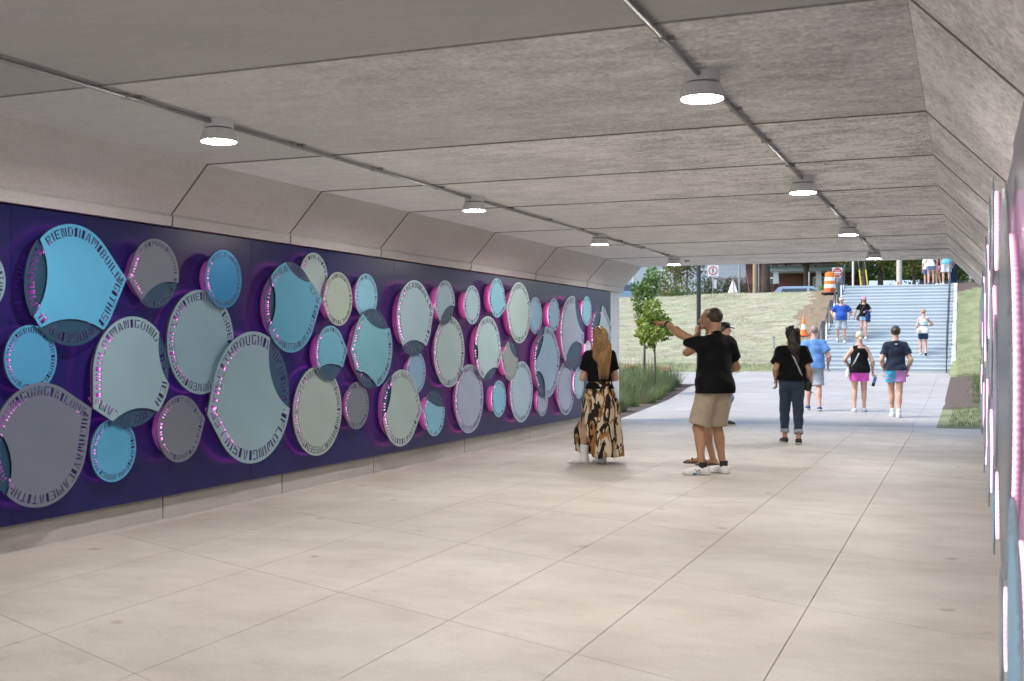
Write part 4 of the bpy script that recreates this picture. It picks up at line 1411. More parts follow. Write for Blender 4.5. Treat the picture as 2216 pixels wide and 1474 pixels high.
rs = np.random.RandomState(5)
M['blade'] = leaf_mat('grass blade', (0.09, 0.125, 0.05), (0.26, 0.27, 0.13))
M['strawblade'] = leaf_mat('straw stalk', (0.33, 0.29, 0.15), (0.55, 0.50, 0.32), trans=0.15)
M['bedblade'] = leaf_mat('ornamental grass blade', (0.065, 0.11, 0.038), (0.21, 0.25, 0.11))


def scatter(n, x0, x1, y0, y1, keep):
    x = rs.uniform(x0, x1, n)
    y = rs.uniform(y0, y1, n)
    k = keep(x, y)
    x, y = x[k], y[k]
    return np.stack([x, y, terrain(x, y) - 0.005], 1)


P = scatter(52000, -0.25, 6, 20.4, 42, lambda x, y: (x > -0.25) & ~((y > 26.3) & (y < 39) & (x < 1.1 + (y - 26) * .03)))
n = len(P)
o = link_mesh('lawn_grass', blade_mesh('lawn_grass', P, rs.uniform(.03, .075, n), rs.uniform(.006, .012, n), rs.uniform(.1, .9, n), rs.uniform(0, 6.28, n), M['blade']))
tag(o, kind='stuff', label='short patchy grass on the bank right of the path', cat='grass')
P = scatter(60000, -24, -5.3, 42.5, 61, lambda x, y: (x < -5.2) & (rs.uniform(0, 1, len(x)) < 0.9))
n = len(P)
o = link_mesh('straw_litter', blade_mesh('straw_litter', P, rs.uniform(.08, .26, n), rs.uniform(.007, .014, n), rs.uniform(1.05, 1.5, n), rs.normal(0.1, .5, n) + np.where(rs.rand(n) > .5, np.pi, 0), M['strawblade']))
tag(o, kind='stuff', label='dry straw mulch strewn over the seeded slope', cat='straw')
P = scatter(26000, -24, -5.2, 41.3, 60, lambda x, y: (y < 43.6) | (hnoise(x * .8, y * .8) > 0.33))
n = len(P)
o = link_mesh('slope_grass', blade_mesh('slope_grass', P, rs.uniform(.05, .13, n), rs.uniform(.008, .014, n), rs.uniform(.1, .7, n), rs.uniform(0, 6.28, n), M['blade']))
tag(o, kind='stuff', label='thin green shoots coming through straw on the slope', cat='grass')

# ornamental grasses of the bed: a handful of meshes, one object per clump
def clump(n, h, spread, m):
    a = rs.uniform(0, 6.28, n)
    r = spread * 0.35 * np.sqrt(rs.rand(n))
    P = np.stack([r * np.cos(a), r * np.sin(a), np.zeros(n)], 1)
    return blade_mesh('grass_clump', P, h * rs.uniform(.55, 1.1, n), rs.uniform(.006, .012, n), rs.uniform(.15, 1.05, n), a + rs.normal(0, .5, n), m, curve=.6)


M['bedblade2'] = leaf_mat('dry seed stalk', (0.15, 0.135, 0.075), (0.30, 0.27, 0.17))
M['bedblade3'] = leaf_mat('green sedge blade', (0.06, 0.12, 0.03), (0.17, 0.24, 0.07))
CL = [clump(150, .55, .5, M['bedblade']), clump(170, .75, .6, M['bedblade']), clump(150, .5, .5, M['bedblade3']), clump(130, .65, .55, M['bedblade2'])]
n_cl = 0
cl_lab = ['olive ornamental grass clump growing in the mulched bed by the path', 'taller olive ornamental grass clump growing in the mulched bed by the path', 'bright green sedge clump growing in the mulched bed by the path', 'tan dry ornamental grass clump growing in the mulched bed by the path']
for k in range(420):
    y = rs.uniform(20.9, 34.0)
    edge = -6.15 - (y - 20.3) * 0.122
    x = edge - 0.30 - abs(rs.normal(0, 2.3))
    if x < -15:
        continue
    if n_cl >= 215:
        break
    j = rs.choice(4, p=[.34, .26, .22, .18])
    s = rs.uniform(.75, 1.15) * (0.80 if x > edge - 0.8 else 1.0)
    o = link_mesh('grass_clump', CL[j])
    o.location = (x, y, float(terrain(x, y)) - 0.01)
    o.rotation_euler = (0, 0, rs.uniform(0, 6.28))
    o.scale = (s, s, s)
    tag(o, cl_lab[j], 'ornamental grass', ['olive grasses in the bed', 'tall olive grasses in the bed', 'green sedges in the bed', 'dry grasses in the bed'][j])
    n_cl += 1
for k in range(46):
    y = rs.uniform(31.0, 33.9)
    x = -8.0 - rs.uniform(0, 5.0) - (y - 31) * .12
    j = (0, 1, 2, 1)[k % 4]
    s = rs.uniform(.8, 1.2)
    o = link_mesh('grass_clump', CL[j])
    o.location = (x, y, float(terrain(x, y)) - 0.01)
    o.rotation_euler = (0, 0, rs.uniform(0, 6.28))
    o.scale = (s, s, s)
    tag(o, cl_lab[j], 'ornamental grass', ['olive grasses in the bed', 'tall olive grasses in the bed', 'green sedges in the bed', 'dry grasses in the bed'][j])
# small flowering plants at the back of the bed
M['flower'] = leaf_mat('orange red blossom', (0.35, 0.09, 0.05), (0.50, 0.20, 0.12), .2)
M['herb'] = leaf_mat('herb leaf', (0.07, 0.12, 0.04), (0.15, 0.20, 0.07))


def leaf_cloud(C, size, m, name='leaves', flat=0.6, mats=None, mi=None):
    """one folded leaf (4 triangles as 2 quads) per centre"""
    n = len(C)
    a, b = rs.uniform(0, 6.28, n), rs.normal(0, flat, n)
    t = np.stack([np.cos(a) * np.cos(b), np.sin(a) * np.cos(b), np.sin(b)], 1)
    u = np.cross(t, rs.normal(0, 1, (n, 3)))
    u /= np.linalg.norm(u, axis=1, keepdims=True) + 1e-9
    w = np.cross(t, u)
    s = (size * rs.uniform(.6, 1.3, n))[:, None]
    p0, p2 = C - t * s * .5, C + t * s * .55
    mid = C + w * s * .10
    p1, p3 = mid + u * s * .38, mid - u * s * .38
    V = np.stack([p0, p1, p2, p3], 1).reshape(-1, 3)
    bq = (np.arange(n) * 4)[:, None]
    q = np.concatenate([bq + np.array([0, 1, 2]), bq + np.array([0, 2, 3])])
    return np_mesh(name, V, q, mats or m, smooth=False, mat_index=mi)


def flower_mesh():
    n = 60
    C = rs.normal(0, 1, (n, 3)) * np.array([.16, .16, .12]) + np.array([0, 0, .22])
    C2 = rs.normal(0, 1, (26, 3)) * np.array([.15, .15, .05]) + np.array([0, 0, .46])
    return leaf_cloud(C, .07, M['herb'], 'foliage'), leaf_cloud(C2, .07, M['flower'], 'blossoms')


FM = [flower_mesh() for _ in range(3)]
for k in range(14):
    y = rs.uniform(31.2, 33.9)
    x = -8.3 - k * 0.36 + rs.uniform(-.2, .2)
    o = empty('flowering_plant')
    link_mesh('foliage', FM[k % 3][0], o)['kind'] = 'stuff'
    link_mesh('blossoms', FM[k % 3][1], o)['kind'] = 'stuff'
    o.location = (x, y, float(terrain(x, y)))
    o.rotation_euler = (0, 0, rs.uniform(0, 6.28))
    tag(o, 'low plant with red orange blossoms at the back of the bed', 'flowering plant', 'flowering plants at the back of the bed')


# ------------------------------------------------------------------ trees and shrubs
M['bark'] = mat('brown bark', (0.10, 0.078, 0.06), 0.9, var=0.35, scale=9, stretch=(1, 1, .25), bump=.6, bscale=25)
LM = {
    'maple': leaf_mat('maple leaf', (0.12, 0.20, 0.03), (0.38, 0.44, 0.09), .5),
    'light': leaf_mat('light green leaf', (0.07, 0.15, 0.035), (0.20, 0.30, 0.08), .45),
    'dark': leaf_mat('dark green leaf', (0.018, 0.045, 0.014), (0.06, 0.10, 0.03), .3),
    'olive': leaf_mat('olive yellow leaf', (0.08, 0.10, 0.022), (0.22, 0.22, 0.06), .4),
    'rust': leaf_mat('olive brown leaf', (0.09, 0.085, 0.03), (0.20, 0.16, 0.07), .35),
    'mid': leaf_mat('mid green leaf', (0.035, 0.075, 0.02), (0.10, 0.16, 0.045), .35),
    'sage': leaf_mat('sage green leaf', (0.10, 0.14, 0.10), (0.20, 0.25, 0.18), .3),
}


def crown_pts(n, lobes, hollow=0.55):
    """points in the outer shells of several ellipsoids (cx,cy,cz,rx,ry,rz)"""
    w = np.array([l[3] * l[4] + l[4] * l[5] + l[3] * l[5] for l in lobes])
    k = rs.choice(len(lobes), n, p=w / w.sum())
    Lb = np.array(lobes)[k]
    d = rs.normal(0, 1, (n, 3))
    d /= np.linalg.norm(d, axis=1, keepdims=True)
    r = (hollow + (1 - hollow) * rs.rand(n) ** .6) * (1 + .12 * rs.normal(0, 1, n))
    # clumpy: drop leaves in a direction dependent way
    g = np.sin(d[:, 0] * 7 + k * 2.1) * np.sin(d[:, 1] * 6 + k) * np.sin(d[:, 2] * 8 + k * 1.3)
    keep = g > -0.22 + .25 * rs.rand(n)
    return (Lb[:, :3] + d * Lb[:, 3:] * r[:, None])[keep]


def tree(name, loc, trunk, lobes, nleaf, size, leafm, label, cat='tree', group=None, limbs=5, tr=0.05, bark='bark'):
    root = empty(name, loc, label=label, cat=cat, group=group)
    mb = MB()
    top = trunk
    mb.tube([(0, 0, -0.1), (0.01, 0.01, top * .35), (-0.01, 0.0, top * .7), (0.0, 0.01, top)], [tr * 1.25, tr, tr * .8, tr * .45], 8)
    for k in range(limbs):
        l = lobes[k % len(lobes)]
        z0 = top * (.5 + .4 * k / max(1, limbs))
        e = Vector((l[0] + rs.normal(0, l[3] * .4), l[1] + rs.normal(0, l[4] * .4), l[2] + rs.uniform(-.2, .5) * l[5]))
        s = Vector((0, 0, z0))
        md = s.lerp(e, .5) + Vector((0, 0, .05 * (e - s).length))
        mb.tube([s, md, e], [tr * .5, tr * .3, tr * .1], 6)
    mb.build('trunk', M[bark], root, smooth=True)
    C = crown_pts(nleaf, lobes)
    link_mesh('crown', leaf_cloud(C, size, LM[leafm], 'crown'), root)
    return root


def shrub(loc, rx, ry, h, n, size, leafm, label, name='shrub', group=None, cat='shrub'):
    root = empty(name, loc, label=label, cat=cat, group=group)
    lobes = [(rs.uniform(-.4, .4) * rx, rs.uniform(-.4, .4) * ry, h * rs.uniform(.4, .62), rx * rs.uniform(.5, .7), ry * rs.uniform(.5, .7), h * rs.uniform(.34, .45)) for _ in range(5)]
    mb = MB()
    for k in range(5):
        l = lobes[k]
        mb.tube([(rs.uniform(-.05, .05), rs.uniform(-.05, .05), -.05), (l[0] * .6, l[1] * .6, l[2] * .6), (l[0], l[1], l[2] + l[5] * .5)], [.02, .014, .005], 5)
    mb.build('stem', M['bark'], root, smooth=True)
    link_mesh('foliage', leaf_cloud(crown_pts(n, lobes, .3), size, LM[leafm], 'foliage'), root)
    return root


def ground_at(p):
    return float(terrain(p.x, p.y))


def put(px, Z):
    p = at(px, Z)
    p.z = ground_at(p)
    return p


# the two young trees beside the tunnel mouth
p = put(1417, 30.5)
zs = lambda py, Z: CAM_H - (py - HORIZON) / F_PX * Z
def lob(px, py, wpx, hpx, Z, base, pxc):
    u = (px - pxc) / F_PX * Z
    return (CB * u, SB * u + rs.uniform(-.15, .15), zs(py, Z) - base.z, wpx / 2 / F_PX * Z, wpx / 2 / F_PX * Z, hpx / 2 / F_PX * Z)


tree('maple_sapling', p, zs(690, 30.5) - p.z, [lob(1412, 672, 46, 52, 30.5, p, 1417), lob(1398, 702, 48, 44, 30.5, p, 1417), lob(1430, 700, 44, 40, 30.5, p, 1417), lob(1412, 722, 64, 40, 30.5, p, 1417), lob(1400, 738, 36, 28, 30.5, p, 1417), lob(1436, 722, 30, 34, 30.5, p, 1417)], 1700, .125, 'maple', 'bushy young maple with large leaves in the bed by the disc wall end', limbs=9, tr=.028)
p = put(1394, 34.0)
tree('slender_tree', p, zs(600, 34) - p.z, [lob(1390, 650, 46, 60, 34, p, 1394), lob(1404, 622, 44, 50, 34, p, 1394), lob(1412, 596, 36, 40, 34, p, 1394), lob(1380, 628, 36, 40, 34, p, 1394), lob(1392, 680, 40, 50, 34, p, 1394)], 2000, .10, 'light', 'taller slender pale green tree behind the young maple', limbs=9, tr=.035)
# ================================================================== STREET FURNITURE AND BACKGROUND
M['white'] = mat('white sheet', (0.78, 0.78, 0.76), 0.5, var=.05)
M['sign_white'] = mat('sign white', (0.80, 0.80, 0.80), 0.45, var=.02)
M['sign_red'] = mat('sign red', (0.55, 0.03, 0.035), 0.45, var=.03)
M['sign_black'] = mat('sign black', (0.02, 0.02, 0.02), 0.5, var=.03)
M['orange'] = mat('orange plastic', (0.85, 0.19, 0.02), 0.42, var=.05)
M['orange_d'] = mat('worn orange plastic', (0.72, 0.13, 0.03), 0.45, var=.08)
M['refl'] = mat('white reflective band', (0.80, 0.79, 0.76), 0.35, var=.05)
M['rubber'] = mat('black rubber', (0.03, 0.03, 0.032), 0.7, var=.2)
M['wood'] = mat('weathered pole wood', (0.33, 0.255, 0.16), 0.85, var=.25, scale=4, stretch=(6, 6, .5), bump=.3, bscale=30)
M['conc_pole'] = mat('pale concrete pole', (0.52, 0.48, 0.44), 0.8, var=.12, scale=4)
M['yellow'] = mat('yellow plastic', (0.75, 0.60, 0.04), 0.5, var=.05)
M['siding'] = mat('pale blue grey siding', (0.36, 0.42, 0.47), 0.6, var=.06, scale=2)
M['cream'] = mat('off white trim', (0.66, 0.67, 0.66), 0.55, var=.04)
M['brick'] = mat('maroon brick', (0.13, 0.052, 0.048), 0.85, var=.3, scale=6, bump=.3, bscale=30)
M['roof_d'] = mat('dark roof shingles', (0.085, 0.085, 0.095), 0.85, var=.25, scale=5, bump=.4, bscale=20)
M['glass_d'] = mat('dark window glass', (0.03, 0.04, 0.05), 0.08, spec=.8)
M['fence_b'] = mat('brown fence boards', (0.14, 0.068, 0.050), 0.8, var=.2, scale=5, objvar=.12)
M['fence_g'] = mat('slate grey fence boards', (0.055, 0.065, 0.085), 0.7, var=.15, scale=5, objvar=.1)
M['carblue'] = mat('pale blue car paint', (0.16, 0.26, 0.38), 0.25, var=.03, metal=.3, coat=.6)
M['carwhite'] = mat('white car paint', (0.72, 0.73, 0.74), 0.25, var=.02, coat=.6)
M['carsilver'] = mat('silver blue car paint', (0.26, 0.33, 0.40), 0.25, var=.03, metal=.4, coat=.6)
M['lampglass'] = mat('headlight glass', (0.85, 0.86, 0.88), 0.1)
M['garage'] = mat('light blue garage paint', (0.30, 0.45, 0.56), 0.6, var=.08)


def base_of(px, Z):
    p = put(px, Z)
    return p


# black lamp post at the corner of the path
p = base_of(1512, 34.6)
root = empty('street_lamp', p, label='dark bronze street lamp post at the path corner behind the two men', cat='lamp post')
MB().tube([(0, 0, -.2), (0, 0, 4.6)], .068, 16).build('pole', M['black_post'], root, smooth='angle')
MB().lathe([(.13, 0), (.13, .03), (.075, .06), (.07, .22)], n=20).build('base', M['black_post'], root, smooth='angle')
MB().bar((0, 0, 4.55), (0.55, 0, 4.62), .08, .06).build('arm', M['black_post'], root)
MB().box((.75, 0, 4.62), (.5, .26, .07)).build('lamp_head', M['black_post'], root)


def drum():
    p = base_of(1796, 53.2)
    root = empty('traffic_barrel', p, label='orange and white striped traffic barrel on the slope left of the stairs', cat='traffic barrel')
    MB().lathe([(.40, 0), (.41, .02), (.39, .06), (.30, .075)], n=20).build('rubber_base', M['rubber'], root, smooth='angle')
    zz, r = .07, .285
    bands = [('orange_band', M['orange_d'], .20), ('white_band', M['refl'], .17), ('orange_band', M['orange'], .17), ('white_band', M['refl'], .17), ('orange_band', M['orange'], .20)]
    for nm, m, h in bands:
        MB().lathe([(r, zz), (r - .003, zz + h - .012), (r - .014, zz + h - .006), (r - .014, zz + h)], n=28).build(nm, m, root, smooth='angle')
        zz += h
        r -= .013
    MB().lathe([(r, zz), (r - .02, zz + .025), (.0001, zz + .03)], n=28).build('lid', M['orange'], root, smooth='angle')
    hb = MB()
    hb.tube([(-.11, 0, zz), (-.10, 0, zz + .055), (.10, 0, zz + .055), (.11, 0, zz)], .016, 8)
    hb.build('handle', M['orange'], root, smooth=True)
    # stencilled mark low on the barrel, turned to the path
    tb = MB()
    for i, ch in enumerate('ATS'):
        w, qs = GLYPH[ch]
        for q in qs:
            vs = []
            for x, y in q:
                a = -1.35 + (i * .60 + x) * .42 * .62
                vs.append((.292 * math.cos(a), .292 * math.sin(a), .12 + y * .10))
            tb.add(vs, [(0, 1, 2, 3)])
    tb.build('stencil', M['sign_black'], root)


drum()
p = base_of(1739, 46.3)
root = empty('traffic_cone', p, label='orange traffic cone with white collar standing on the bare earth by the stairs', cat='traffic cone')
MB().box((0, 0, .02), (.38, .38, .04)).build('base', M['orange_d'], root)
MB().lathe([(.15, .04), (.118, .27)], n=20).build('lower_cone', M['orange'], root, smooth='angle')
MB().lathe([(.117, .27), (.085, .48)], n=20).build('white_collar', M['refl'], root, smooth='angle')
MB().lathe([(.084, .48), (.030, .80), (.022, .81), (.0001, .81)], n=20).build('tip', M['orange'], root, smooth='angle')
p = base_of(1675, 45.0)
root = empty('marker_post', p, label='short grey marker post at the foot of the straw slope', cat='post')
MB().box((0, 0, .22), (.09, .06, .5)).build('post', M['steel_post'], root)
MB().box((0, 0, .48), (.10, .07, .03)).build('cap', M['rail'], root)


def ring(mb, c, r0, r1, y, n=36, a0=0, a1=2 * math.pi, y2=None):
    """flat annulus facing -Y with 4 mm depth"""
    vs, fs = [], []
    for k in range(n + 1):
        a = a0 + (a1 - a0) * k / n
        for r in (r0, r1):
            for yy in (y, y + .004):
                vs.append((c[0] + r * math.cos(a), yy, c[1] + r * math.sin(a)))
    for k in range(n):
        b = k * 4
        fs += [(b, b + 4, b + 6, b + 2), (b + 1, b + 3, b + 7, b + 5), (b, b + 1, b + 5, b + 4), (b + 2, b + 6, b + 7, b + 3)]
    mb.add(vs, fs)


def text_quads(mb, s, cx, cz, h, y, stretch=1.0):
    w = sum(GLYPH[c][0] + .16 for c in s) * h * stretch - .16 * h * stretch
    x = cx - w / 2
    for c in s:
        if c != ' ':
            for q in GLYPH[c][1]:
                vs = [(x + a * h * stretch, y, cz - h / 2 + b * h) for a, b in q]
                vs += [(v[0], y + .004, v[2]) for v in vs]
                mb.add(vs, [(0, 1, 2, 3), (4, 7, 6, 5), (0, 4, 5, 1), (1, 5, 6, 2), (2, 6, 7, 3), (3, 7, 4, 0)])
        x += (GLYPH[c][0] + .16) * h * stretch


# no pedestrians sign
Z = 62.5
p = base_of(1543, Z)
h0 = zs(586, Z) - p.z
root = empty('road_sign', p, rz=YAW, label='square white sign with a crossed out walking figure in a red ring', cat='road sign')
MB().tube([(0, .03, -.3), (0, .03, h0 + .3)], .03, 8).build('post', M['steel_post'], root, smooth=True)
MB().box((0, 0, h0), (.62, .012, .62)).build('plate', M['sign_white'], root)
mb = MB()
ring(mb, (0, h0), .20, .255, -.012)
mb.bar((-.15, -.010, h0 + .15), (.15, -.010, h0 - .15), .045, .004)
mb.build('red_ring', M['sign_red'], root)
mb = MB()
ring(mb, (0, h0 + .135), .0005, .035, -.0115, 16)
for a, b, w in [((0, .09), (0, -.03), .06), ((0, -.03), (-.06, -.16), .032), ((0, -.03), (.065, -.15), .032), ((0, .07), (.075, 0), .026), ((0, .07), (-.07, .01), .026)]:
    mb.bar((a[0], -.0095, h0 + a[1]), (b[0], -.0095, h0 + b[1]), w, .003)
mb.build('walking_figure', M['sign_black'], root)
MB().box((.12, .02, h0 - .75), (.16, .012, .5)).build('side_plate', M['cream'], root)

Z = 62.0
p = base_of(1812, Z)
h0 = zs(590, Z) - p.z
root = empty('road_sign', p, rz=YAW, label='red and white DO NOT ENTER sign behind the traffic barrel', cat='road sign')
MB().tube([(0, .03, -.3), (0, .03, h0 + .28)], .03, 8).build('post', M['steel_post'], root, smooth=True)
MB().box((0, 0, h0), (.56, .012, .56)).build('plate', M['sign_white'], root)
mb = MB()
ring(mb, (0, h0), .0005, .26, -.011, 40)
mb.build('red_disc', M['sign_red'], root)
mb = MB()
mb.box((0, -.015, h0), (.38, .004, .075))
text_quads(mb, 'DO NOT', 0, h0 + .11, .085, -.016)
text_quads(mb, 'ENTER', 0, h0 - .11, .085, -.016)
mb.build('lettering', M['sign_white'], root)

Z = 63.5
p = base_of(1752, Z)
h0 = zs(600, Z) - p.z
root = empty('road_sign', p, rz=YAW + 1.2, label='narrow grey sign seen nearly edge on in front of the dark porch', cat='road sign')
MB().tube([(0, .03, -.3), (0, .03, h0 + .3)], .028, 8).build('post', M['steel_post'], root, smooth=True)
MB().box((0, 0, h0), (.45, .012, .55)).build('plate', M['steel_post'], root)

# poles
p = base_of(1634, 66)
root = empty('utility_pole', p, label='tan wooden utility pole with a grey conduit up its side', cat='utility pole')
MB().tube([(0, 0, -.5), (0, 0, 9)], [.15, .11], 12).build('pole', M['wood'], root, smooth='angle')
MB().tube([(.22, -.04, -.3), (.22, -.04, 6)], .035, 8).build('conduit', M['steel_post'], root, smooth='angle')
MB().bar((-1.1, 0, 8.3), (1.1, 0, 8.3), .10, .12).build('crossarm', M['wood'], root)
p = base_of(1946, 60.5)
root = empty('utility_pole', p, label='pale concrete coloured pole beyond the top of the stairs with a small orange plate', cat='utility pole')
MB().tube([(0, 0, -.5), (0, 0, 9)], [.15, .12], 14).build('pole', M['conc_pole'], root, smooth='angle')
MB().box((-.05, -.155, 1.15), (.08, .02, .26)).build('orange_plate', M['orange_d'], root)
p = base_of(1600, 64)
root = empty('guyed_post', p, label='thin grey post held by slanting guy wires above the white tent', cat='post')
MB().tube([(0, 0, -.4), (0, 0, 5.5)], .055, 10).build('post', M['steel_post'], root, smooth='angle')
for dx in (-1.35, .75):
    MB().tube([(0, 0, 4.2), (dx, -.2, 0)], .010, 5).build('guy_wire', M['steel_post'], root)
p = base_of(1846, 56.5)
root = empty('steel_post', p, label='white steel post just left of the upper handrail end', cat='post')
MB().tube([(0, 0, -.3), (0, 0, 3.4)], .05, 10).build('post', M['cream'], root, smooth='angle')
MB().box((0, -.06, 3.1), (.3, .012, .4)).build('plate', M['steel_post'], root)
p = base_of(2101, 64)
root = empty('steel_post', p, label='grey post behind the dark trees at the far right', cat='post')
MB().tube([(0, 0, -.3), (0, 0, 4.4)], .09, 10).build('post', M['conc_pole'], root, smooth='angle')
MB().box((0, 0, 4.42), (.22, .22, .05)).build('cap', M['steel_post'], root)
for px, dpx, lb in ((1869, -9, 'left yellow guy wire guard leaning in front of the light blue garage'), (1884, -10, 'right yellow guy wire guard leaning in front of the light blue garage')):
    p = base_of(px, 61)
    root = empty('guy_guard', p, label=lb, cat='guy guard', group='yellow guy wire guards')
    u = dpx / F_PX * 61
    MB().tube([(0, 0, -.2), (u, 0, 1.95)], .035, 8).build('guard', M['yellow'], root, smooth='angle')
    MB().tube([(u, 0, 1.95), (u * 4, 0, 7.5)], .012, 6).build('wire', M['steel_post'], root)

# small white tent with red seams
p = base_of(1586, 63.5)
root = empty('pop_up_tent', p, rz=YAW, label='small white pointed tent with red cross seams beyond the slope', cat='tent')
hw, ht = .48, zs(603, 63.5) - p.z
mb = MB()
mb.add([(-hw, -.35, 0), (hw, -.35, 0), (hw, .5, 0), (-hw, .5, 0), (.02, .05, ht)], [(3, 2, 1, 0), (0, 1, 4), (1, 2, 4), (2, 3, 4), (3, 0, 4)])
mb.build('canopy', M['white'], root)
mb = MB()
mb.bar((0.0, -.365, 0), (.02, .035, ht), .028, .01)
f = .38
mb.bar((-hw * (1 - f), -.35 + .4 * f - .012, ht * f), (hw * (1 - f), -.35 + .4 * f - .012, ht * f), .028, .01)
mb.build('red_seams', M['sign_red'], root)


# cars -----------------------------------------------------------------
def car(name, p, rz, label, paint, L=4.5, Wd=1.8, H=1.6, suv=True):
    root = empty(name, p, rz, label=label, cat='car')
    w = Wd / 2
    prof = [(-L / 2, .35), (-L / 2 + .03, .78), (-L / 2 + .10, .95), (L / 2 - 1.25, 1.0), (L / 2 - .25, .86), (L / 2, .70), (L / 2, .35)]
    mb = MB()
    secs = [(-w + .05, .96), (-w, 1.0), (w, 1.0), (w - .05, .96)]
    vs, fs = [], []
    n = len(prof)
    for yy, k in ((-w + .10, .97), (-w, .99), (w, .99), (w - .10, .97)):
        pass
    for yy, k in ((-w, .985), (-w * .93, 1.0), (w * .93, 1.0), (w, .985)):
        for x, z in prof:
            vs.append((x * k, yy, .35 + (z - .35) * (1.0 if abs(yy) < w else .93)))
    for s in range(3):
        for i in range(n):
            j = (i + 1) % n
            fs.append((s * n + i, s * n + j, (s + 1) * n + j, (s + 1) * n + i))
    fs.append(tuple(range(n - 1, -1, -1)))
    fs.append(tuple(3 * n + i for i in range(n)))
    mb.add(vs, fs)
    mb.build('body', paint, root)
    back = -L / 2 + (.15 if suv else .75)
    cab = [(back, .97), (back + .35, H - .03), (back + .6, H), (L / 2 - 2.15, H), (L / 2 - 1.95, H - .05), (L / 2 - 1.2, .98)]
    vs, fs = [], []
    n = len(cab)
    for yy, k in ((-1, 0), (1, 0)):
        for x, z in cab:
            t = (z - .97) / (H - .97)
            vs.append((x, yy * w * (.96 - .16 * t), z))
    for i in range(n):
        j = (i + 1) % n
        fs.append((i, j, n + j, n + i))
    fs += [tuple(range(n - 1, -1, -1)), tuple(range(n, 2 * n))]
    MB().add(vs, fs).build('cabin', paint, root)
    for sy in (-1, 1):
        for xa, xb in ((back + .50, -.12), (-.05, L / 2 - 1.62)):
            pts = []
            for x, z in ((xa, 1.03), (xb, 1.03), (min(xb, L / 2 - 2.1) if xb > 0 else xb, H - .14), (xa + .05, H - .14)):
                t = (z - .97) / (H - .97)
                pts.append((x, sy * (w * (.96 - .16 * t) + .006), z))
            pts2 = [(q[0], q[1] - sy * .012, q[2]) for q in pts]
            MB().add(pts + pts2, [(0, 1, 2, 3), (7, 6, 5, 4), (0, 4, 5, 1), (1, 5, 6, 2), (2, 6, 7, 3), (3, 7, 4, 0)]).build('side_window', M['glass_d'], root)
    xs_ = [L / 2 - 1.235, L / 2 - 1.90]
    pts = [(xs_[0], -w * .82, 1.03), (xs_[0], w * .82, 1.03), (xs_[1], w * .72, H - .10), (xs_[1], -w * .72, H - .10)]
    pts = [(q[0] + .012, q[1], q[2] + .012) for q in pts]
    MB().add(pts + [(q[0] - .014, q[1], q[2] - .014) for q in pts], [(0, 1, 2, 3), (7, 6, 5, 4), (0, 4, 5, 1), (1, 5, 6, 2), (2, 6, 7, 3), (3, 7, 4, 0)]).build('windscreen', M['glass_d'], root)
    for x in (-L / 2 + .85, L / 2 - .85):
        for sy in (-1, 1):
            Mx = Matrix.Rotation(R(90), 3, 'X')
            mb = MB()
            mb.lathe([(.17, -.1), (.31, -.1), (.335, -.07), (.335, .07), (.31, .1), (.17, .1)], n=20)
            mb.v = [tuple(Mx @ Vector(v) + Vector((x, sy * (w - .08), .335))) for v in mb.v]
            t = mb.build('tyre', M['rubber'], root, smooth='angle')
            mb = MB()
            mb.lathe([(.0001, -.07), (.17, -.08), (.185, .0), (.17, .08), (.0001, .07)], n=16)
            mb.v = [tuple(Mx @ Vector(v) + Vector((x, sy * (w - .08), .335))) for v in mb.v]
            mb.build('rim', M['steel_post'], t, smooth='angle')
    for sy in (-1, 1):
        MB().box((L / 2 - .06, sy * w * .72, .72), (.14, .34, .14), rz=-sy * .25).build('headlight', M['lampglass'], root)
    MB().box((L / 2 - .02, 0, .45), (.12, Wd * .9, .14)).build('bumper', M['rubber'], root)
    return root


def street_pt(px, Z):
    p = at(px, Z)
    p.z = TOP_Z - 0.415
    return p


car('parked_car', street_pt(1376, 69), R(8), 'pale blue car behind the slender tree at the slope crest', M['carblue'], H=1.55)
car('parked_car', street_pt(1418, 72), R(-8), 'white car whose bright front shows above the slope crest', M['carwhite'], L=4.2, H=1.2, suv=False)
car('parked_car', street_pt(1752, 66.5) - Vector((0, 0, .18)), R(5), 'silver blue car whose roof shows above the crest left of the barrel', M['carsilver'], H=1.38)


# buildings ------------------------------------------------------------
def gable_house(px, Z, W, D, hw, hr, wallm, roofm, label, rz=0.0, wins=(), name='house', extra=None):
    p = street_pt(px, Z)
    root = empty(name, p, rz, label=label, cat='house')
    mb = MB()
    mb.prism([(-W / 2, 0), (W / 2, 0), (W / 2, hw), (-W / 2, hw)], 0, D, 'y')
    mb.build('wall', wallm, root)
    mb = MB()
    mb.add([(-W / 2 - .4, -.45, hw - .02), (W / 2 + .4, -.45, hw - .02), (W / 2 + .4, D + .45, hw - .02), (-W / 2 - .4, D + .45, hw - .02), (-W / 2 - .4, D / 2, hw + hr), (W / 2 + .4, D / 2, hw + hr)],
           [(0, 3, 2, 1), (0, 1, 5, 4), (2, 3, 4, 5), (1, 2, 5), (3, 0, 4)])
    mb.build('roof', roofm, root)
    for x, z, w, h in wins:
        mb = MB()
        for a in ((x - w / 2 - .05, z, .10, h + .2), (x + w / 2 + .05, z, .10, h + .2), (x, z + h / 2 + .05, w, .10), (x, z - h / 2 - .05, w, .10), (x, z, w, .05)):
            mb.box((a[0], -.03, a[1]), (a[2], .08, a[3]))
        f = mb.build('window', M['cream'], root)
        MB().box((x, -.002, z), (w, .02, h)).build('pane', M['glass_d'], f)
    return root


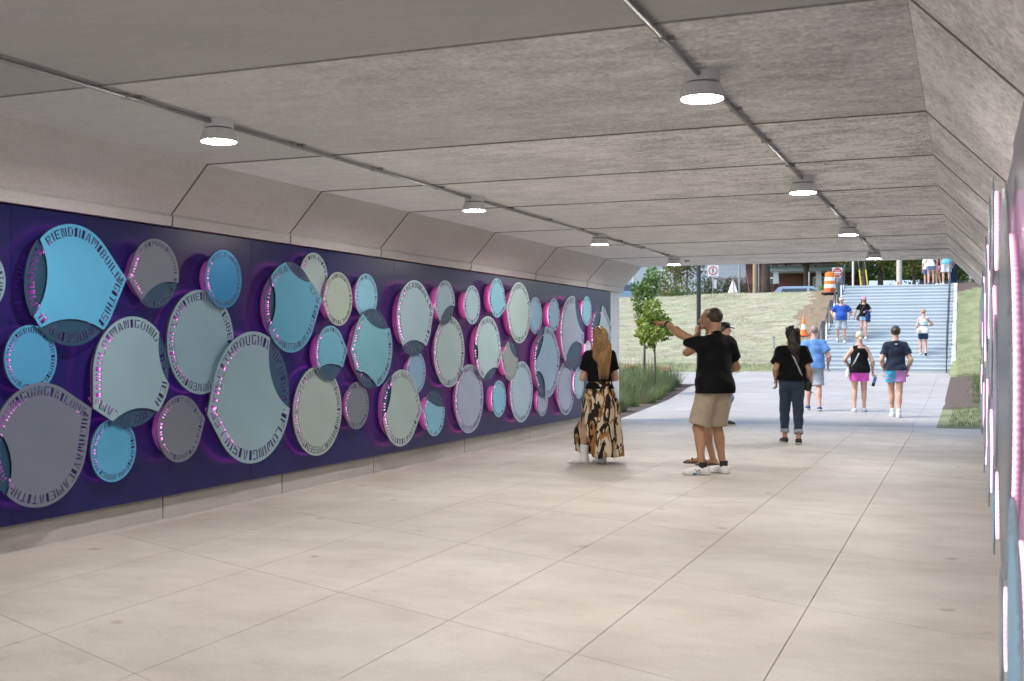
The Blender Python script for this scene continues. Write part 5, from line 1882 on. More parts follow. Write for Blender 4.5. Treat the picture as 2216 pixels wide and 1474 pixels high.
h = gable_house(1470, 88, 13, 8, 5.2, 2.6, M['siding'], M['roof_d'], 'pale blue grey sided house behind the shrubs at left', .1, [(1.9, 2.75, .75, 1.6), (-1.2, 2.75, .75, 1.6), (-4.2, 2.75, .9, 1.6)])
for k in range(17):
    MB().box((0, -.012, .3 + k * .285), (13, .03, .262)).build('siding_board', M['siding'], h)
h = gable_house(1612, 84, 5.4, 6, 1.75, 1.35, M['cream'], M['roof_d'], 'low white outbuilding with dark roof behind the white tent', .12, [(-1, 1.1, .6, .6)])
h = gable_house(1745, 80, 8.6, 7, 3.9, 2.6, M['brick'], M['roof_d'], 'dark maroon brick house with a columned porch', .1, [(-2.6, 1.7, .9, 1.6), (1.0, 1.7, .9, 1.6)])
MB().box((.9, -1.25, .28), (6.2, 2.4, .56)).build('porch_floor', M['conc_pole'], h)
MB().box((.9, -1.25, 3.02), (6.6, 2.6, .30)).build('porch_beam', M['siding'], h)
MB().box((.9, -1.3, 3.25), (7.0, 2.9, .14)).build('porch_roof', M['roof_d'], h)
for x in (-2.0, .9, 2.35, 3.85):
    mb = MB()
    mb.add([(x - .26, -2.61, .57), (x + .26, -2.61, .57), (x + .26, -2.09, .57), (x - .26, -2.09, .57), (x - .17, -2.52, 2.86), (x + .17, -2.52, 2.86), (x + .17, -2.18, 2.86), (x - .17, -2.18, 2.86)],
           [(3, 2, 1, 0), (4, 5, 6, 7), (0, 1, 5, 4), (1, 2, 6, 5), (2, 3, 7, 6), (3, 0, 4, 7)])
    mb.build('porch_column', M['siding'], h)
MB().box((-.8, -.02, 1.6), (1.0, .05, 2.1)).build('door', M['fence_b'], h)
h = gable_house(1905, 86, 5.6, 5, 2.05, .75, M['garage'], M['siding'], 'small light blue garage with a pale roof beyond the stairs', .1, [(-1.6, 1.25, .8, .7)], name='garage')
MB().box((.9, -.02, .95), (2.4, .05, 1.9)).build('garage_door', M['glass_d'], h)
for x in (-2.5, -.6, 2.5):
    MB().box((x, -.05, 1.0), (.16, .1, 2.0)).build('trim_post', M['cream'], h)


def board_fence(pa, pb, hgt, m, label):
    d = pb - pa
    L_ = math.hypot(d.x, d.y)
    root = empty('board_fence', pa, math.atan2(d.y, d.x), label=label, cat='fence')
    n = int(L_ / .30)
    me = MB().box((.145, 0, hgt / 2), (.285, .03, hgt)).mesh('board', m)
    for i in range(n):
        o = link_mesh('board', me, root)
        o.location = (i * .30, 0, 0)
    for i in range(0, n, 8):
        MB().box((i * .30, .07, hgt / 2), (.10, .10, hgt + .06)).build('post', m, root)
    for z in (.3, hgt - .25):
        MB().box((L_ / 2, .035, z), (L_, .035, .09)).build('rail', m, root)


board_fence(street_pt(1604, 73), street_pt(1702, 73), 1.72, M['fence_b'], 'reddish brown board fence beyond the slope crest')
board_fence(street_pt(1992, 70), street_pt(2145, 70), 1.75, M['fence_g'], 'dark slate board fence behind the people at the top of the stairs')

# shrubs and trees behind the crest --------------------------------------
SH = [(1470, 64, 1.0, .9, 1.9, 700, .13, 'olive', 'yellow green shrub in front of the pale house'), (1452, 66, 1.1, .9, 1.2, 500, .13, 'light', 'low light green shrub left of the lamp post'),
      (1530, 63, .9, .7, .75, 450, .10, 'light', 'rounded light green shrub at the foot of the no walking sign'), (1499, 63.5, .5, .5, .5, 250, .09, 'olive', 'small yellow green shrub beside the lamp post'),
      (1572, 67, 1.25, 1.0, 1.95, 800, .13, 'dark', 'dense dark green shrub right of the no walking sign'), (1560, 63, .6, .5, .62, 300, .09, 'sage', 'pale sage shrub between sign and tent'),
      (1620, 66, .45, .4, .9, 250, .09, 'mid', 'narrow mid green shrub left of the wooden pole'), (1712, 63.5, .35, .3, .45, 200, .08, 'light', 'tiny light green shrub in front of the brown fence'),
      (1776, 58.5, .55, .5, .55, 300, .08, 'light', 'light green shrub just left behind the barrel'), (1818, 58, .6, .5, .7, 300, .08, 'sage', 'grey green shrub right behind the barrel'),
      (2062, 57.5, .55, .4, .35, 260, .07, 'olive', 'low yellow green shrub by the feet at the stair top'), (2098, 53, .5, .4, .45, 260, .07, 'olive', 'yellowish shrub on the mulch right of the stairs'),
      (2112, 50.5, .55, .45, .45, 260, .08, 'sage', 'blue green shrub on the mulch right of the stairs'), (2122, 48.5, .35, .3, .35, 200, .07, 'sage', 'smaller blue green shrub low on the mulch bank'), (1404, 65, .8, .7, 1.1, 450, .12, 'mid', 'mid green shrub in front of the pale blue car')]
SH += [(1440, 62.5, .9, .7, .7, 420, .10, 'olive', 'low yellow green shrub on the crest beside the slender tree'), (1478, 62, .8, .6, .65, 380, .10, 'mid', 'low mid green shrub on the crest left of the lamp post'),
       (1515, 62, .6, .5, .6, 320, .10, 'olive', 'low yellowish shrub on the crest right of the lamp post'), (1590, 70, 1.4, 1.0, 2.3, 850, .14, 'dark', 'tall dark green shrub behind the white tent'),
       (1524, 68, 1.2, 1.0, 2.4, 850, .14, 'mid', 'tall mid green shrub in front of the pale house window'), (1430, 68, 1.4, 1.0, 2.6, 900, .15, 'olive', 'tall yellow green shrub at the left end of the pale house'),
       (1700, 72, 1.3, 1.0, 1.6, 650, .14, 'dark', 'dark shrub at the right end of the brown fence'), (1935, 63, 1.0, .8, 1.3, 520, .12, 'mid', 'mid green shrub left of the concrete pole'), (1975, 63, 1.0, .8, 1.2, 520, .12, 'dark', 'dark shrub right of the concrete pole')]
for px, Z, rx, ry, hh, n, sz, lm, lb in SH:
    shrub(base_of(px, Z), rx, ry, hh, n, sz, lm, lb)

TR = [(1487, 68, 3.2, [(0, 0, 3.0, .75, .75, .75), (.5, .2, 2.4, .5, .5, .5), (-.5, 0, 2.5, .5, .5, .5)], 1100, .14, 'rust', 'thin brown green tree left of the lamp post', .05),
      (1462, 71, 3.2, [(0, 0, 3.1, .9, .8, .9), (-.3, .1, 2.1, .7, .7, .7), (.5, 0, 2.2, .6, .6, .7)], 1400, .15, 'olive', 'yellow green small tree in front of the pale house', .07),
      (1657, 70, 5.5, [(0, 0, 6.2, 3.2, 3, 2.6), (-1.6, 0, 5.0, 1.8, 1.8, 1.5), (2.0, 0, 5.0, 1.8, 1.8, 1.5)], 5200, .28, 'dark', 'large dark tree with a thick grey trunk beside the brick house', .26),
      (1745, 74, 5.0, [(0, 0, 5.4, 3.0, 2.6, 2.2), (-1.4, -.5, 4.2, 1.5, 1.4, 1.2), (1.2, -.6, 4.0, 1.3, 1.3, 1.0)], 4600, .27, 'dark', 'dark tree hanging over the porch roof', .2),
      (1870, 67, 4.2, [(0, 0, 4.2, 1.8, 1.6, 1.6), (-1.0, 0, 3.1, .9, .9, .7), (.9, 0, 3.2, 1.0, .9, .8)], 2900, .18, 'olive', 'yellow green tree over the guy wire guards', .1),
      (1905, 74, 5.0, [(0, 0, 5.2, 2.8, 2.4, 2.4), (-1.2, 0, 3.4, 1.4, 1.2, 1.2), (1.2, 0, 3.3, 1.4, 1.2, 1.3)], 4300, .24, 'mid', 'mid green tree behind the light blue garage roof', .18),
      (1978, 66, 4.0, [(0, 0, 4.0, 1.5, 1.4, 1.5), (.6, 0, 2.7, 1.0, 1.0, 1.0), (-.6, 0, 2.6, .9, .9, .9)], 2700, .17, 'olive', 'yellow green tree between the concrete pole and the people', .1),
      (2035, 75, 5.0, [(0, 0, 5.0, 3.2, 2.6, 2.4), (-1.5, 0, 3.2, 1.6, 1.4, 1.5), (1.6, 0, 3.2, 1.6, 1.4, 1.5)], 4600, .24, 'dark', 'dark green tree behind the people at the stair top', .2),
      (2115, 72, 5.0, [(0, 0, 4.8, 2.8, 2.6, 2.6), (-1.2, 0, 3.0, 1.5, 1.4, 1.4), (1.2, 0, 3.0, 1.5, 1.4, 1.4)], 4300, .23, 'mid', 'mid green tree behind the dark slate fence', .2)]
for px, Z, tk, lobes, n, sz, lm, lb, tr_ in TR:
    tree('street_tree', street_pt(px, Z), tk, lobes, n, sz, lm, lb, tr=tr_, group='trees along the street')
for k, px in enumerate((1330, 1420, 1520, 1590, 1680, 1780, 1840, 1935, 2000, 2070, 2140)):
    Z = 104 + 9 * ((k * 7) % 3)
    hh = 6.5 + (k * 5 % 4)
    tree('background_tree', street_pt(px, Z), hh, [(0, 0, hh, 4.6, 4, 4.2), (-2.6, 0, hh * .62, 2.8, 2.4, 2.8), (2.6, 0, hh * .6, 2.8, 2.4, 2.8), (0, -1, hh * .38, 3.4, 2.4, 2.2)], 2600, .55, ['dark', 'mid', 'dark'][k % 3],
         ['tall tree far behind the slender tree and the pale house', 'tall dark tree behind the left end of the pale house', 'tall dark tree behind the lamp post', 'tall tree behind the no walking sign', 'tall tree behind the brown fence', 'tall dark tree behind the porch house', 'tall tree behind the DO NOT ENTER sign', 'tall tree far behind the concrete pole', 'tall dark tree behind the stair top at centre', 'tall tree far behind the people at the stair top', 'tall tree at the far right behind the slate fence'][k], tr=.3, group='tall trees behind the houses')
# seedlings in the mulch beside the path
for k in range(7):
    y = 27.5 + k * 1.55
    P = np.stack([rs.normal(0, .12, 90), rs.normal(0, .3, 90), np.zeros(90)], 1)
    o = link_mesh('seedling_patch', blade_mesh('seedling_patch', P, rs.uniform(.06, .16, 90), rs.uniform(.01, .018, 90), rs.uniform(.1, .8, 90), rs.uniform(0, 6.28, 90), M['bedblade3']))
    o.location = (.35, y, ground_at(Vector((.35, y, 0))))
    tag(o, 'bright green seedling patch in the dark mulch right of the path', 'plant', 'seedling patches in the mulch', 'stuff')
# ================================================================== PEOPLE
V3 = lambda *a: np.array(a, float)


def nrm(v):
    return v / (np.linalg.norm(v) + 1e-9)


def cone(a, b, ra, rb, k=.03, cut=None):
    return ('c', np.array(a, float), np.array(b, float), ra, rb, k, cut)


def ell(c, r, k=.03, rot=None, cut=None, sub=False):
    return ('e', np.array(c, float), np.array(r, float), rot, k, cut, sub)


def prim_box(p):
    if p[0] == 'c':
        lo = np.minimum(p[1] - p[3], p[2] - p[4])
        hi = np.maximum(p[1] + p[3], p[2] + p[4])
    else:
        m = p[2].max()
        e = np.abs(p[3]) @ p[2] if p[3] is not None else p[2]
        lo, hi = p[1] - e, p[1] + e
    return lo, hi


def grow(p, t):
    if p[0] == 'c':
        return ('c', p[1], p[2], p[3] + t, p[4] + t, p[5], p[6])
    return ('e', p[1], p[2] + t, p[3], p[4], p[5], p[6])


def sdf_mesh(name, prims, vox, m, cuts=(), warp=None, lo=None, hi=None):
    """smooth union of tapered capsules and ellipsoids -> one continuous surface (surface nets)"""
    bx = [prim_box(p) for p in prims if not (p[0] == 'e' and p[6])]
    lo = np.min([b[0] for b in bx], 0) - 3 * vox
    hi = np.max([b[1] for b in bx], 0) + 3 * vox
    n = np.ceil((hi - lo) / vox).astype(int) + 1
    F = np.full(n, .5, np.float32)
    ax = [(lo[i] + vox * np.arange(n[i])).astype(np.float32) for i in range(3)]
    for p in prims:
        b0, b1 = prim_box(p)
        k = p[5] if p[0] == 'c' else p[4]
        mg = k + 3 * vox + .01
        i0 = np.clip(np.floor((b0 - mg - lo) / vox).astype(int), 0, n - 1)
        i1 = np.clip(np.ceil((b1 + mg - lo) / vox).astype(int) + 1, 1, n)
        if np.any(i1 <= i0):
            continue
        sl = tuple(slice(i0[i], i1[i]) for i in range(3))
        x = ax[0][sl[0]][:, None, None]
        y = ax[1][sl[1]][None, :, None]
        z = ax[2][sl[2]][None, None, :]
        if p[0] == 'c':
            a, ab = p[1], p[2] - p[1]
            l2 = max(1e-9, float(ab @ ab))
            t = np.clip(((x - a[0]) * ab[0] + (y - a[1]) * ab[1] + (z - a[2]) * ab[2]) / l2, 0, 1)
            d = np.sqrt((x - a[0] - t * ab[0]) ** 2 + (y - a[1] - t * ab[1]) ** 2 + (z - a[2] - t * ab[2]) ** 2) - (p[3] + (p[4] - p[3]) * t)
            sub = False
            cut = p[6]
        else:
            c, r, rot = p[1], p[2], p[3]
            X_, Y_, Z_ = x - c[0], y - c[1], z - c[2]
            if rot is not None:
                q = rot.T
                X_, Y_, Z_ = (q[0, 0] * X_ + q[0, 1] * Y_ + q[0, 2] * Z_, q[1, 0] * X_ + q[1, 1] * Y_ + q[1, 2] * Z_, q[2, 0] * X_ + q[2, 1] * Y_ + q[2, 2] * Z_)
            k0 = np.sqrt((X_ / r[0]) ** 2 + (Y_ / r[1]) ** 2 + (Z_ / r[2]) ** 2)
            k1 = np.sqrt((X_ / r[0] ** 2) ** 2 + (Y_ / r[1] ** 2) ** 2 + (Z_ / r[2] ** 2) ** 2)
            d = k0 * (k0 - 1) / (k1 + 1e-6)
            cut = p[5]
            sub = p[6]
        if cut:
            for pt, nn in cut:
                d = np.maximum(d, (x - pt[0]) * nn[0] + (y - pt[1]) * nn[1] + (z - pt[2]) * nn[2])
        f = F[sl]
        if sub:
            h = np.maximum(k - np.abs(-d - f), 0) / k
            F[sl] = np.maximum(f, -d) + h * h * k * .25
        else:
            h = np.maximum(k - np.abs(d - f), 0) / k
            F[sl] = np.minimum(f, d) - h * h * k * .25
    x, y, z = ax[0][:, None, None], ax[1][None, :, None], ax[2][None, None, :]
    if warp is not None:
        F = F + warp(x, y, z)
    for pt, nn in cuts:
        F = np.maximum(F, (x - pt[0]) * nn[0] + (y - pt[1]) * nn[1] + (z - pt[2]) * nn[2])
    F = F.astype(np.float32)
    F[0], F[-1], F[:, 0], F[:, -1], F[:, :, 0], F[:, :, -1] = (.1,) * 6
    S = F < 0
    c8 = sum(S[i:n[0] - 1 + i, j:n[1] - 1 + j, k_:n[2] - 1 + k_].astype(np.int8) for i in (0, 1) for j in (0, 1) for k_ in (0, 1))
    act = (c8 > 0) & (c8 < 8)
    I = np.argwhere(act)
    vid = np.full(act.shape, -1, np.int32)
    vid[act] = np.arange(len(I))
    acc = np.zeros((len(I), 3))
    cnt = np.zeros(len(I))
    cor = [(i, j, k_) for i in (0, 1) for j in (0, 1) for k_ in (0, 1)]
    val = {c: F[I[:, 0] + c[0], I[:, 1] + c[1], I[:, 2] + c[2]] for c in cor}
    for c in cor:
        for a in range(3):
            if c[a] == 0:
                e = list(c)
                e[a] = 1
                e = tuple(e)
                f0, f1 = val[c], val[e]
                mk = (f0 < 0) != (f1 < 0)
                t = np.where(mk, f0 / np.where(mk, f0 - f1, 1), 0)
                pt = np.tile(np.array(c, float), (len(I), 1))
                pt[:, a] = t
                acc[mk] += pt[mk]
                cnt[mk] += 1
    P = lo + (I + acc / cnt[:, None]) * vox
    qs = []
    for a in range(3):
        b, c = (a + 1) % 3, (a + 2) % 3
        sl0 = [slice(None)] * 3
        sl1 = [slice(None)] * 3
        sl0[a], sl1[a] = slice(0, -1), slice(1, None)
        A, B = S[tuple(sl0)], S[tuple(sl1)]
        for flip, mk in ((False, A & ~B), (True, ~A & B)):
            E_ = np.argwhere(mk)
            E_ = E_[(E_[:, b] > 0) & (E_[:, c] > 0) & (E_[:, b] < n[b] - 1) & (E_[:, c] < n[c] - 1)]
            q = []
            for db, dc in ((-1, -1), (0, -1), (0, 0), (-1, 0)):
                o = E_.copy()
                o[:, b] += db
                o[:, c] += dc
                q.append(vid[o[:, 0], o[:, 1], o[:, 2]])
            q = np.stack(q, 1)
            qs.append(q[:, ::-1] if flip else q)
    Q = np.concatenate(qs)
    Q = Q[(Q >= 0).all(1)]
    return np_mesh(name, P, Q, m)


def ik(a, t, l1, l2, pole):
    a, t, pole = np.array(a, float), np.array(t, float), np.array(pole, float)
    d = t - a
    L_ = np.linalg.norm(d)
    if L_ > (l1 + l2) * .998:
        t = a + d / L_ * (l1 + l2) * .998
        d = t - a
        L_ = np.linalg.norm(d)
    u = d / L_
    x = (l1 * l1 - l2 * l2 + L_ * L_) / (2 * L_)
    h = math.sqrt(max(0, l1 * l1 - x * x))
    p = nrm(pole - u * (pole @ u))
    return a + u * x + p * h, t


def rotm(yaw=0, pitch=0, roll=0):
    return np.array(Matrix.Rotation(yaw, 3, 'Z') @ Matrix.Rotation(pitch, 3, 'X') @ Matrix.Rotation(roll, 3, 'Y'))


def cloth_warp(amp, seed=0., fz=7.0):
    def w(x, y, z):
        return amp * (np.sin(x * 19 + 4.0 * np.sin(z * fz + seed) + seed) * np.sin(y * 17 + z * fz * 1.7 + 2 * seed) + .6 * np.sin(z * 31 + 9 * x * np.cos(seed) + 7 * y + seed))
    return w


def fabric(name, c, var=.10, rough=.85, scale=14):
    return mat(name, c, rough, var=var, scale=scale, bump=.25, bscale=220, bdist=.003, sheen=.15, spec=.2)


def skin_mat(name, c):
    m = mat(name, c, .52, var=.10, scale=9, c2=(min(1, c[0] * 1.12), c[1] * 1.06, c[2] * 1.04), bump=.06, bscale=140, spec=.4)
    b = m.node_tree.nodes['Principled BSDF']
    b.inputs['Subsurface Weight'].default_value = .12
    b.inputs['Subsurface Radius'].default_value = (.02, .008, .004)
    return m


SK = {'tan': skin_mat('tanned skin', (0.40, 0.225, 0.14)), 'fair': skin_mat('fair skin', (0.52, 0.32, 0.23)), 'pink': skin_mat('pinkish skin', (0.54, 0.31, 0.24)), 'olive': skin_mat('olive skin', (0.44, 0.26, 0.165))}
BLACK = fabric('black jersey', (0.006, 0.006, 0.007))
BLACK.node_tree.nodes['Principled BSDF'].inputs['Sheen Weight'].default_value = 0.02
BLACK.node_tree.nodes['Principled BSDF'].inputs['Specular IOR Level'].default_value = 0.12
NAVY = fabric('navy jersey', (0.012, 0.020, 0.042))
KHAKI = fabric('khaki twill', (0.36, 0.295, 0.22))
DENIM_D = fabric('dark denim', (0.028, 0.045, 0.075), .25, scale=30)
DENIM_L = fabric('light denim', (0.26, 0.42, 0.60), .18, scale=25)
DENIM_M = fabric('mid denim', (0.16, 0.24, 0.36), .2, scale=25)
GREYC = fabric('grey cotton', (0.30, 0.33, 0.37))
BLUE_T = fabric('heather blue jersey', (0.12, 0.27, 0.56))
ROYAL = fabric('royal blue jersey', (0.018, 0.075, 0.36))
PINKS = fabric('magenta pink nylon', (0.72, 0.11, 0.52))
WHITEC = fabric('white cotton', (0.70, 0.70, 0.69), .05)
SKYC = fabric('sky blue cotton', (0.13, 0.42, 0.66))
ROSE = fabric('rose pink cotton', (0.62, 0.25, 0.42))
NAVYS = fabric('navy shorts cloth', (0.015, 0.035, 0.085))
WHITES = mat('white shoe leather', (0.70, 0.70, 0.70), .5, var=.06)
OFFWH = mat('off white sole', (0.62, 0.60, 0.56), .6, var=.06)
GREYS = mat('pale grey shoe mesh', (0.48, 0.51, 0.56), .7, var=.1)
BLACKS = mat('black shoe canvas', (0.015, 0.015, 0.016), .7, var=.1)
NAVYSH = mat('navy shoe canvas', (0.02, 0.06, 0.16), .7, var=.1)
BROWNS = mat('brown leather', (0.10, 0.055, 0.03), .55, var=.15)
TEALSOLE = mat('teal blue sole insert', (0.02, 0.16, 0.30), .5, var=.05)


def hair_mat(name, c, c2):
    return mat(name, c, .45, scale=22, c2=c2, stretch=(3, 3, .35), bump=.5, bscale=60, bdist=.006, spec=.45)


HB_ = hair_mat('dark brown hair', (0.022, 0.014, 0.010), (0.055, 0.034, 0.022))
HK = hair_mat('black brown hair', (0.010, 0.007, 0.006), (0.028, 0.018, 0.014))
HG = hair_mat('long golden hair', (0.20, 0.105, 0.035), (0.42, 0.25, 0.10))
HBL = hair_mat('pale blond hair', (0.40, 0.33, 0.22), (0.62, 0.55, 0.42))
HDB = hair_mat('dark blond hair', (0.26, 0.17, 0.09), (0.42, 0.30, 0.17))
HAU = hair_mat('auburn hair', (0.10, 0.045, 0.022), (0.20, 0.10, 0.05))


def strands(name, paths, r, m, parent):
    """many thin tapering hair locks joined into the one hair part"""
    n, k = len(paths), len(paths[0])
    P_ = np.array(paths)
    T = np.gradient(P_, axis=1)
    T /= np.linalg.norm(T, axis=2, keepdims=True) + 1e-9
    A = np.cross(T, np.array([.3, .9, .1]))
    A /= np.linalg.norm(A, axis=2, keepdims=True) + 1e-9
    B = np.cross(T, A)
    tp = (np.array([.8] + [1.0] * (k - 3) + [.75, .15]) * r)[None, :, None]
    V = np.stack([P_ + A * tp, P_ + B * tp, P_ - A * tp, P_ - B * tp], 2).reshape(-1, 3)
    q = []
    for s in range(k - 1):
        for c in range(4):
            q.append([s * 4 + c, s * 4 + (c + 1) % 4, (s + 1) * 4 + (c + 1) % 4, (s + 1) * 4 + c])
    q = np.array(q)[None] + (np.arange(n) * k * 4)[:, None, None]
    return link_mesh(name, np_mesh(name, V, q.reshape(-1, 4), m), parent)


DEFAULT = dict(H=1.78, female=False, fat=0.0, sh=.185, skin='tan', top='tee', topm=BLACK, hem=.93, sleeve=.55, bottom='shorts', botm=KHAKI, leg=.92, loose=.022,
               footL=(-.10, 0, 0, 5, 0), footR=(.10, 0, 0, -5, 0), handL=None, handR=None, poleL=(-.3, -1, 0), poleR=(.3, -1, 0), hL='relax', hR='relax', hdL=None, hdR=None,
               yaw=0, pitch=0, lean=0.0, hair='short', hairm=HB_, cap=None, shoe=WHITES, sole=OFFWH, shoe_kind='sneaker', vox=.012, neck=1.50, face=False, shift=0.0)


def person(loc, rz, label, group=None, **kw):
    o = dict(DEFAULT)
    o.update(kw)
    s = o['H'] / 1.80
    vx = o['vox'] / s
    fem, fat = o['female'], o['fat']
    sk = SK[o['skin']]
    sh = o['sh'] * (.90 if fem else 1)
    lean = o['lean']

    def Lp(p):
        p = np.array(p, float)
        k = max(0, p[2] - .95)
        p[1] += lean * k
        p[0] += o['shift'] * k
        return p
    hx = .168 if fem else .160
    wx = .128 if fem else .148
    torso = [ell(Lp((0, 0, .975)), (hx + fat * .5, .118 + fat * .5, .13), .05), ell(Lp((-.078, -.055, .93)), (.092, .085 + fat * .3, .10), .05), ell(Lp((.078, -.055, .93)), (.092, .085 + fat * .3, .10), .05),
             ell(Lp((0, 0, 1.13)), (wx + fat, .102 + fat, .17), .06), ell(Lp((0, .004, 1.30)), (.160 + fat * .7 - (.012 if fem else 0), .116 + fat * .6, .18), .06),
             cone(Lp((-sh + .055, -.012, 1.405)), Lp((0, -.012, 1.425)), .058 + fat * .2, .064 + fat * .2, .06), cone(Lp((sh - .055, -.012, 1.405)), Lp((0, -.012, 1.425)), .058 + fat * .2, .064 + fat * .2, .06),
             cone(Lp((-.105, -.018, 1.435)), Lp((-.01, -.012, 1.515)), .042, .048, .05), cone(Lp((.105, -.018, 1.435)), Lp((.01, -.012, 1.515)), .042, .048, .05)]
    if fat > .02:
        torso.append(ell(Lp((0, .05 + fat * .6, 1.07)), (.135 + fat * .6, .10 + fat * .9, .13 + fat * .3), .07))
    if fem:
        torso += [ell(Lp((-.072, .085, 1.285)), (.068, .060, .068), .04), ell(Lp((.072, .085, 1.285)), (.068, .060, .068), .04)]
    # head
    Rh = rotm(R(o['yaw']), R(o['pitch']))
    hc = Lp((0, .018, 1.690))
    hp = lambda *p: hc + Rh @ np.array(p, float)
    hs = .96 if fem else 1.0
    head = [ell(hp(0, -.012, .030), V3(.077, .097, .086) * hs, .03, Rh), ell(hp(0, .022, -.035), V3(.061, .074, .084) * hs, .03, Rh), ell(hp(0, .052, -.088), (.036, .030, .026), .03, Rh),
            cone(hp(0, .090, .000), hp(0, .113, -.032), .009, .0145, .014), cone(hp(-.030, .080, .024), hp(.030, .080, .024), .014, .014, .02),
            ell(hp(-.079, -.008, -.014), (.011, .020, .032), .012, Rh), ell(hp(.079, -.008, -.014), (.011, .020, .032), .012, Rh),
            ell(hp(0, .090, -.058), (.022, .010, .006), .008, Rh), ell(hp(0, .089, -.069), (.019, .010, .007), .008, Rh),
            ell(hp(-.031, .098, .004), (.016, .012, .011), .01, Rh, None, True), ell(hp(.031, .098, .004), (.016, .012, .011), .01, Rh, None, True),
            cone(Lp((0, -.012, 1.47)), hp(0, -.022, -.075), .058 + fat * .15, .054 + fat * .1, .03)]
    arms, uarm, hands = [], [], []
    W = {}
    for sd, sg in (('L', -1), ('R', 1)):
        S = Lp((sg * (sh - .010), -.005, 1.410))
        t = o['hand' + sd]
        t = Lp(t) if t is not None else S + V3(sg * .05, .03, -.545)
        E, t = ik(S, t, .295, .265, o['pole' + sd])
        W[sd] = (S, E, t)
        g = (.92 if fem else 1.0) + fat * 1.2
        ua = cone(S, E, .054 * g, .043 * g, .03)
        uarm.append((ua, S, E))
        arms += [ua, cone(E, t, .043 * g, .028 * (.95 if fem else 1), .02), ell(E + (t - E) * .28, (.043 * g, .043 * g, .055), .03)]
        # hand: palm, four curled fingers, thumb from its side
        d = nrm(np.array(o['hd' + sd], float)) if o['hd' + sd] is not None else nrm(t - E)
        pn = np.cross(d, V3(0, 1, 0) if abs(d[1]) < .8 else V3(sg, 0, 0))
        pn = nrm(pn) * sg                 # palm side
        if o['h' + sd] in ('point', 'mouth'):
            pn = nrm(np.cross(d, nrm(np.cross(V3(0, 0, 1), d)))) * -1
        side = nrm(np.cross(pn, d))
        if side @ V3(0, 1, 0) < 0 and o['h' + sd] == 'relax':
            side = -side
        fr = max(.0088, vx * .85)
        for i, off in enumerate((-.027, -.009, .009, .027)):
            b = t + d * .088 + side * off
            arms.append(cone(t + d * .005 + side * off * .55, b, .016, .0135, .012))
            ln = (.060, .076, .080, .070)[i]
            kind = o['h' + sd]
            if kind == 'relax':
                c1, c2 = R(22 + 6 * (3 - i)), R(40)
            elif kind == 'point':
                c1, c2 = (R(4), R(5)) if i == 3 else (R(78), R(95))
            else:
                c1, c2 = R(70), R(85)
            d1 = d * math.cos(c1) + pn * math.sin(c1)
            d2 = d * math.cos(c1 + c2) + pn * math.sin(c1 + c2)
            m_ = b + d1 * ln * .55
            arms.append(cone(b, m_, fr * 1.1, fr, .006))
            arms.append(cone(m_, m_ + d2 * ln * .5, fr, fr * .82, .006))
        th = t + d * .03 + side * .030
        t2 = th + nrm(d * .7 + side * .6 + pn * .35) * .045
        arms += [cone(t + d * .012 + side * .012, th, .017, .015, .012), cone(th, t2, .0135, .011, .008), cone(t2, t2 + nrm(d * .9 + pn * .5) * .032, .0105, .009, .006)]
    legs, shins = [], []
    feet = []
    lk = (1.04 if fem else 1.0) + fat * .8
    for sd, sg in (('L', -1), ('R', 1)):
        fx, fy, fz, fyaw, fpit = o['foot' + sd]
        A = V3(fx, fy, .085 + fz)
        Hj = V3(sg * .088, 0, .925)
        fwd = V3(-math.sin(R(fyaw)), math.cos(R(fyaw)), 0)
        K, A = ik(Hj, A, .435, .425, fwd + V3(0, .6, 0))
        legs.append((Hj, K, A))
        Rf = rotm(R(fyaw), R(-fpit))
        feet.append((A, Rf))
        shins += [cone(Hj + V3(0, 0, .02), K, .088 * lk, .056 * lk, .04), cone(K, A, .051 * lk, .036, .03),
                  ell(K + (A - K) * .30 - fwd * .020, (.047 * lk, .051 * lk, .115), .04)]
        fp = lambda *p: A + Rf @ np.array(p, float)
        if o['shoe_kind'] == 'sandal':
            shins += [cone(fp(0, -.035, -.045), fp(0, .09, -.055), .032, .030, .03), cone(fp(-.018, .08, -.058), fp(-.02, .165, -.068), .022, .014, .02), cone(fp(.014, .08, -.06), fp(.025, .145, -.069), .020, .012, .02)]
        else:
            shins += [cone(fp(0, -.025, -.045), fp(0, .13, -.055), .026, .022, .03)]
    rootm = sdf_mesh('person', torso + head + arms + shins, vx, sk)
    root = link_mesh('person', rootm)
    root.location = loc
    root.rotation_euler = (0, 0, rz)
    root.scale = (s, s, s)
    tag(root, label, 'person', group)
    # ---- top
    kind = o['top']
    th = .016
    tp = [grow(p, th + (.020 if i_ < 3 and o['bottom'] in ('shorts', 'jeans') else 0)) for i_, p in enumerate(torso)]
    hem = o['hem']
    tp.append(cone(Lp((0, -.005, 1.05)), Lp((0, -.008, hem - .06)), hx - .045 + fat, hx - .035 + fat * .8, .08))
    neck = o['neck']
    cuts = [(V3(0, 0, hem), V3(0, 0, -1)), (Lp((0, -.01, neck)), nrm(V3(0, .35, 1)))]
    wp = cloth_warp(.0055, loc[0] * 3.1 + rz)
    if o['bottom'] in ('shorts', 'jeans'):
        for Hj, K, A in legs:
            rr_ = .090 * lk + o['loose'] * .6 + .014
            tp.append(cone(Hj + V3(0, 0, .06), Hj + (K - Hj) * .22, rr_ - .01, rr_ + .006, .05))
    if kind in ('tee', 'polo'):
        for (ua, S, E) in uarm:
            d = nrm(E - S)
            c = S + (E - S) * o['sleeve']
            tp.append(cone(S - d * .02, S + (E - S) * (o['sleeve'] + .15), .062 + fat * .85, .063 + fat * .8, .045, [(c, d)]))
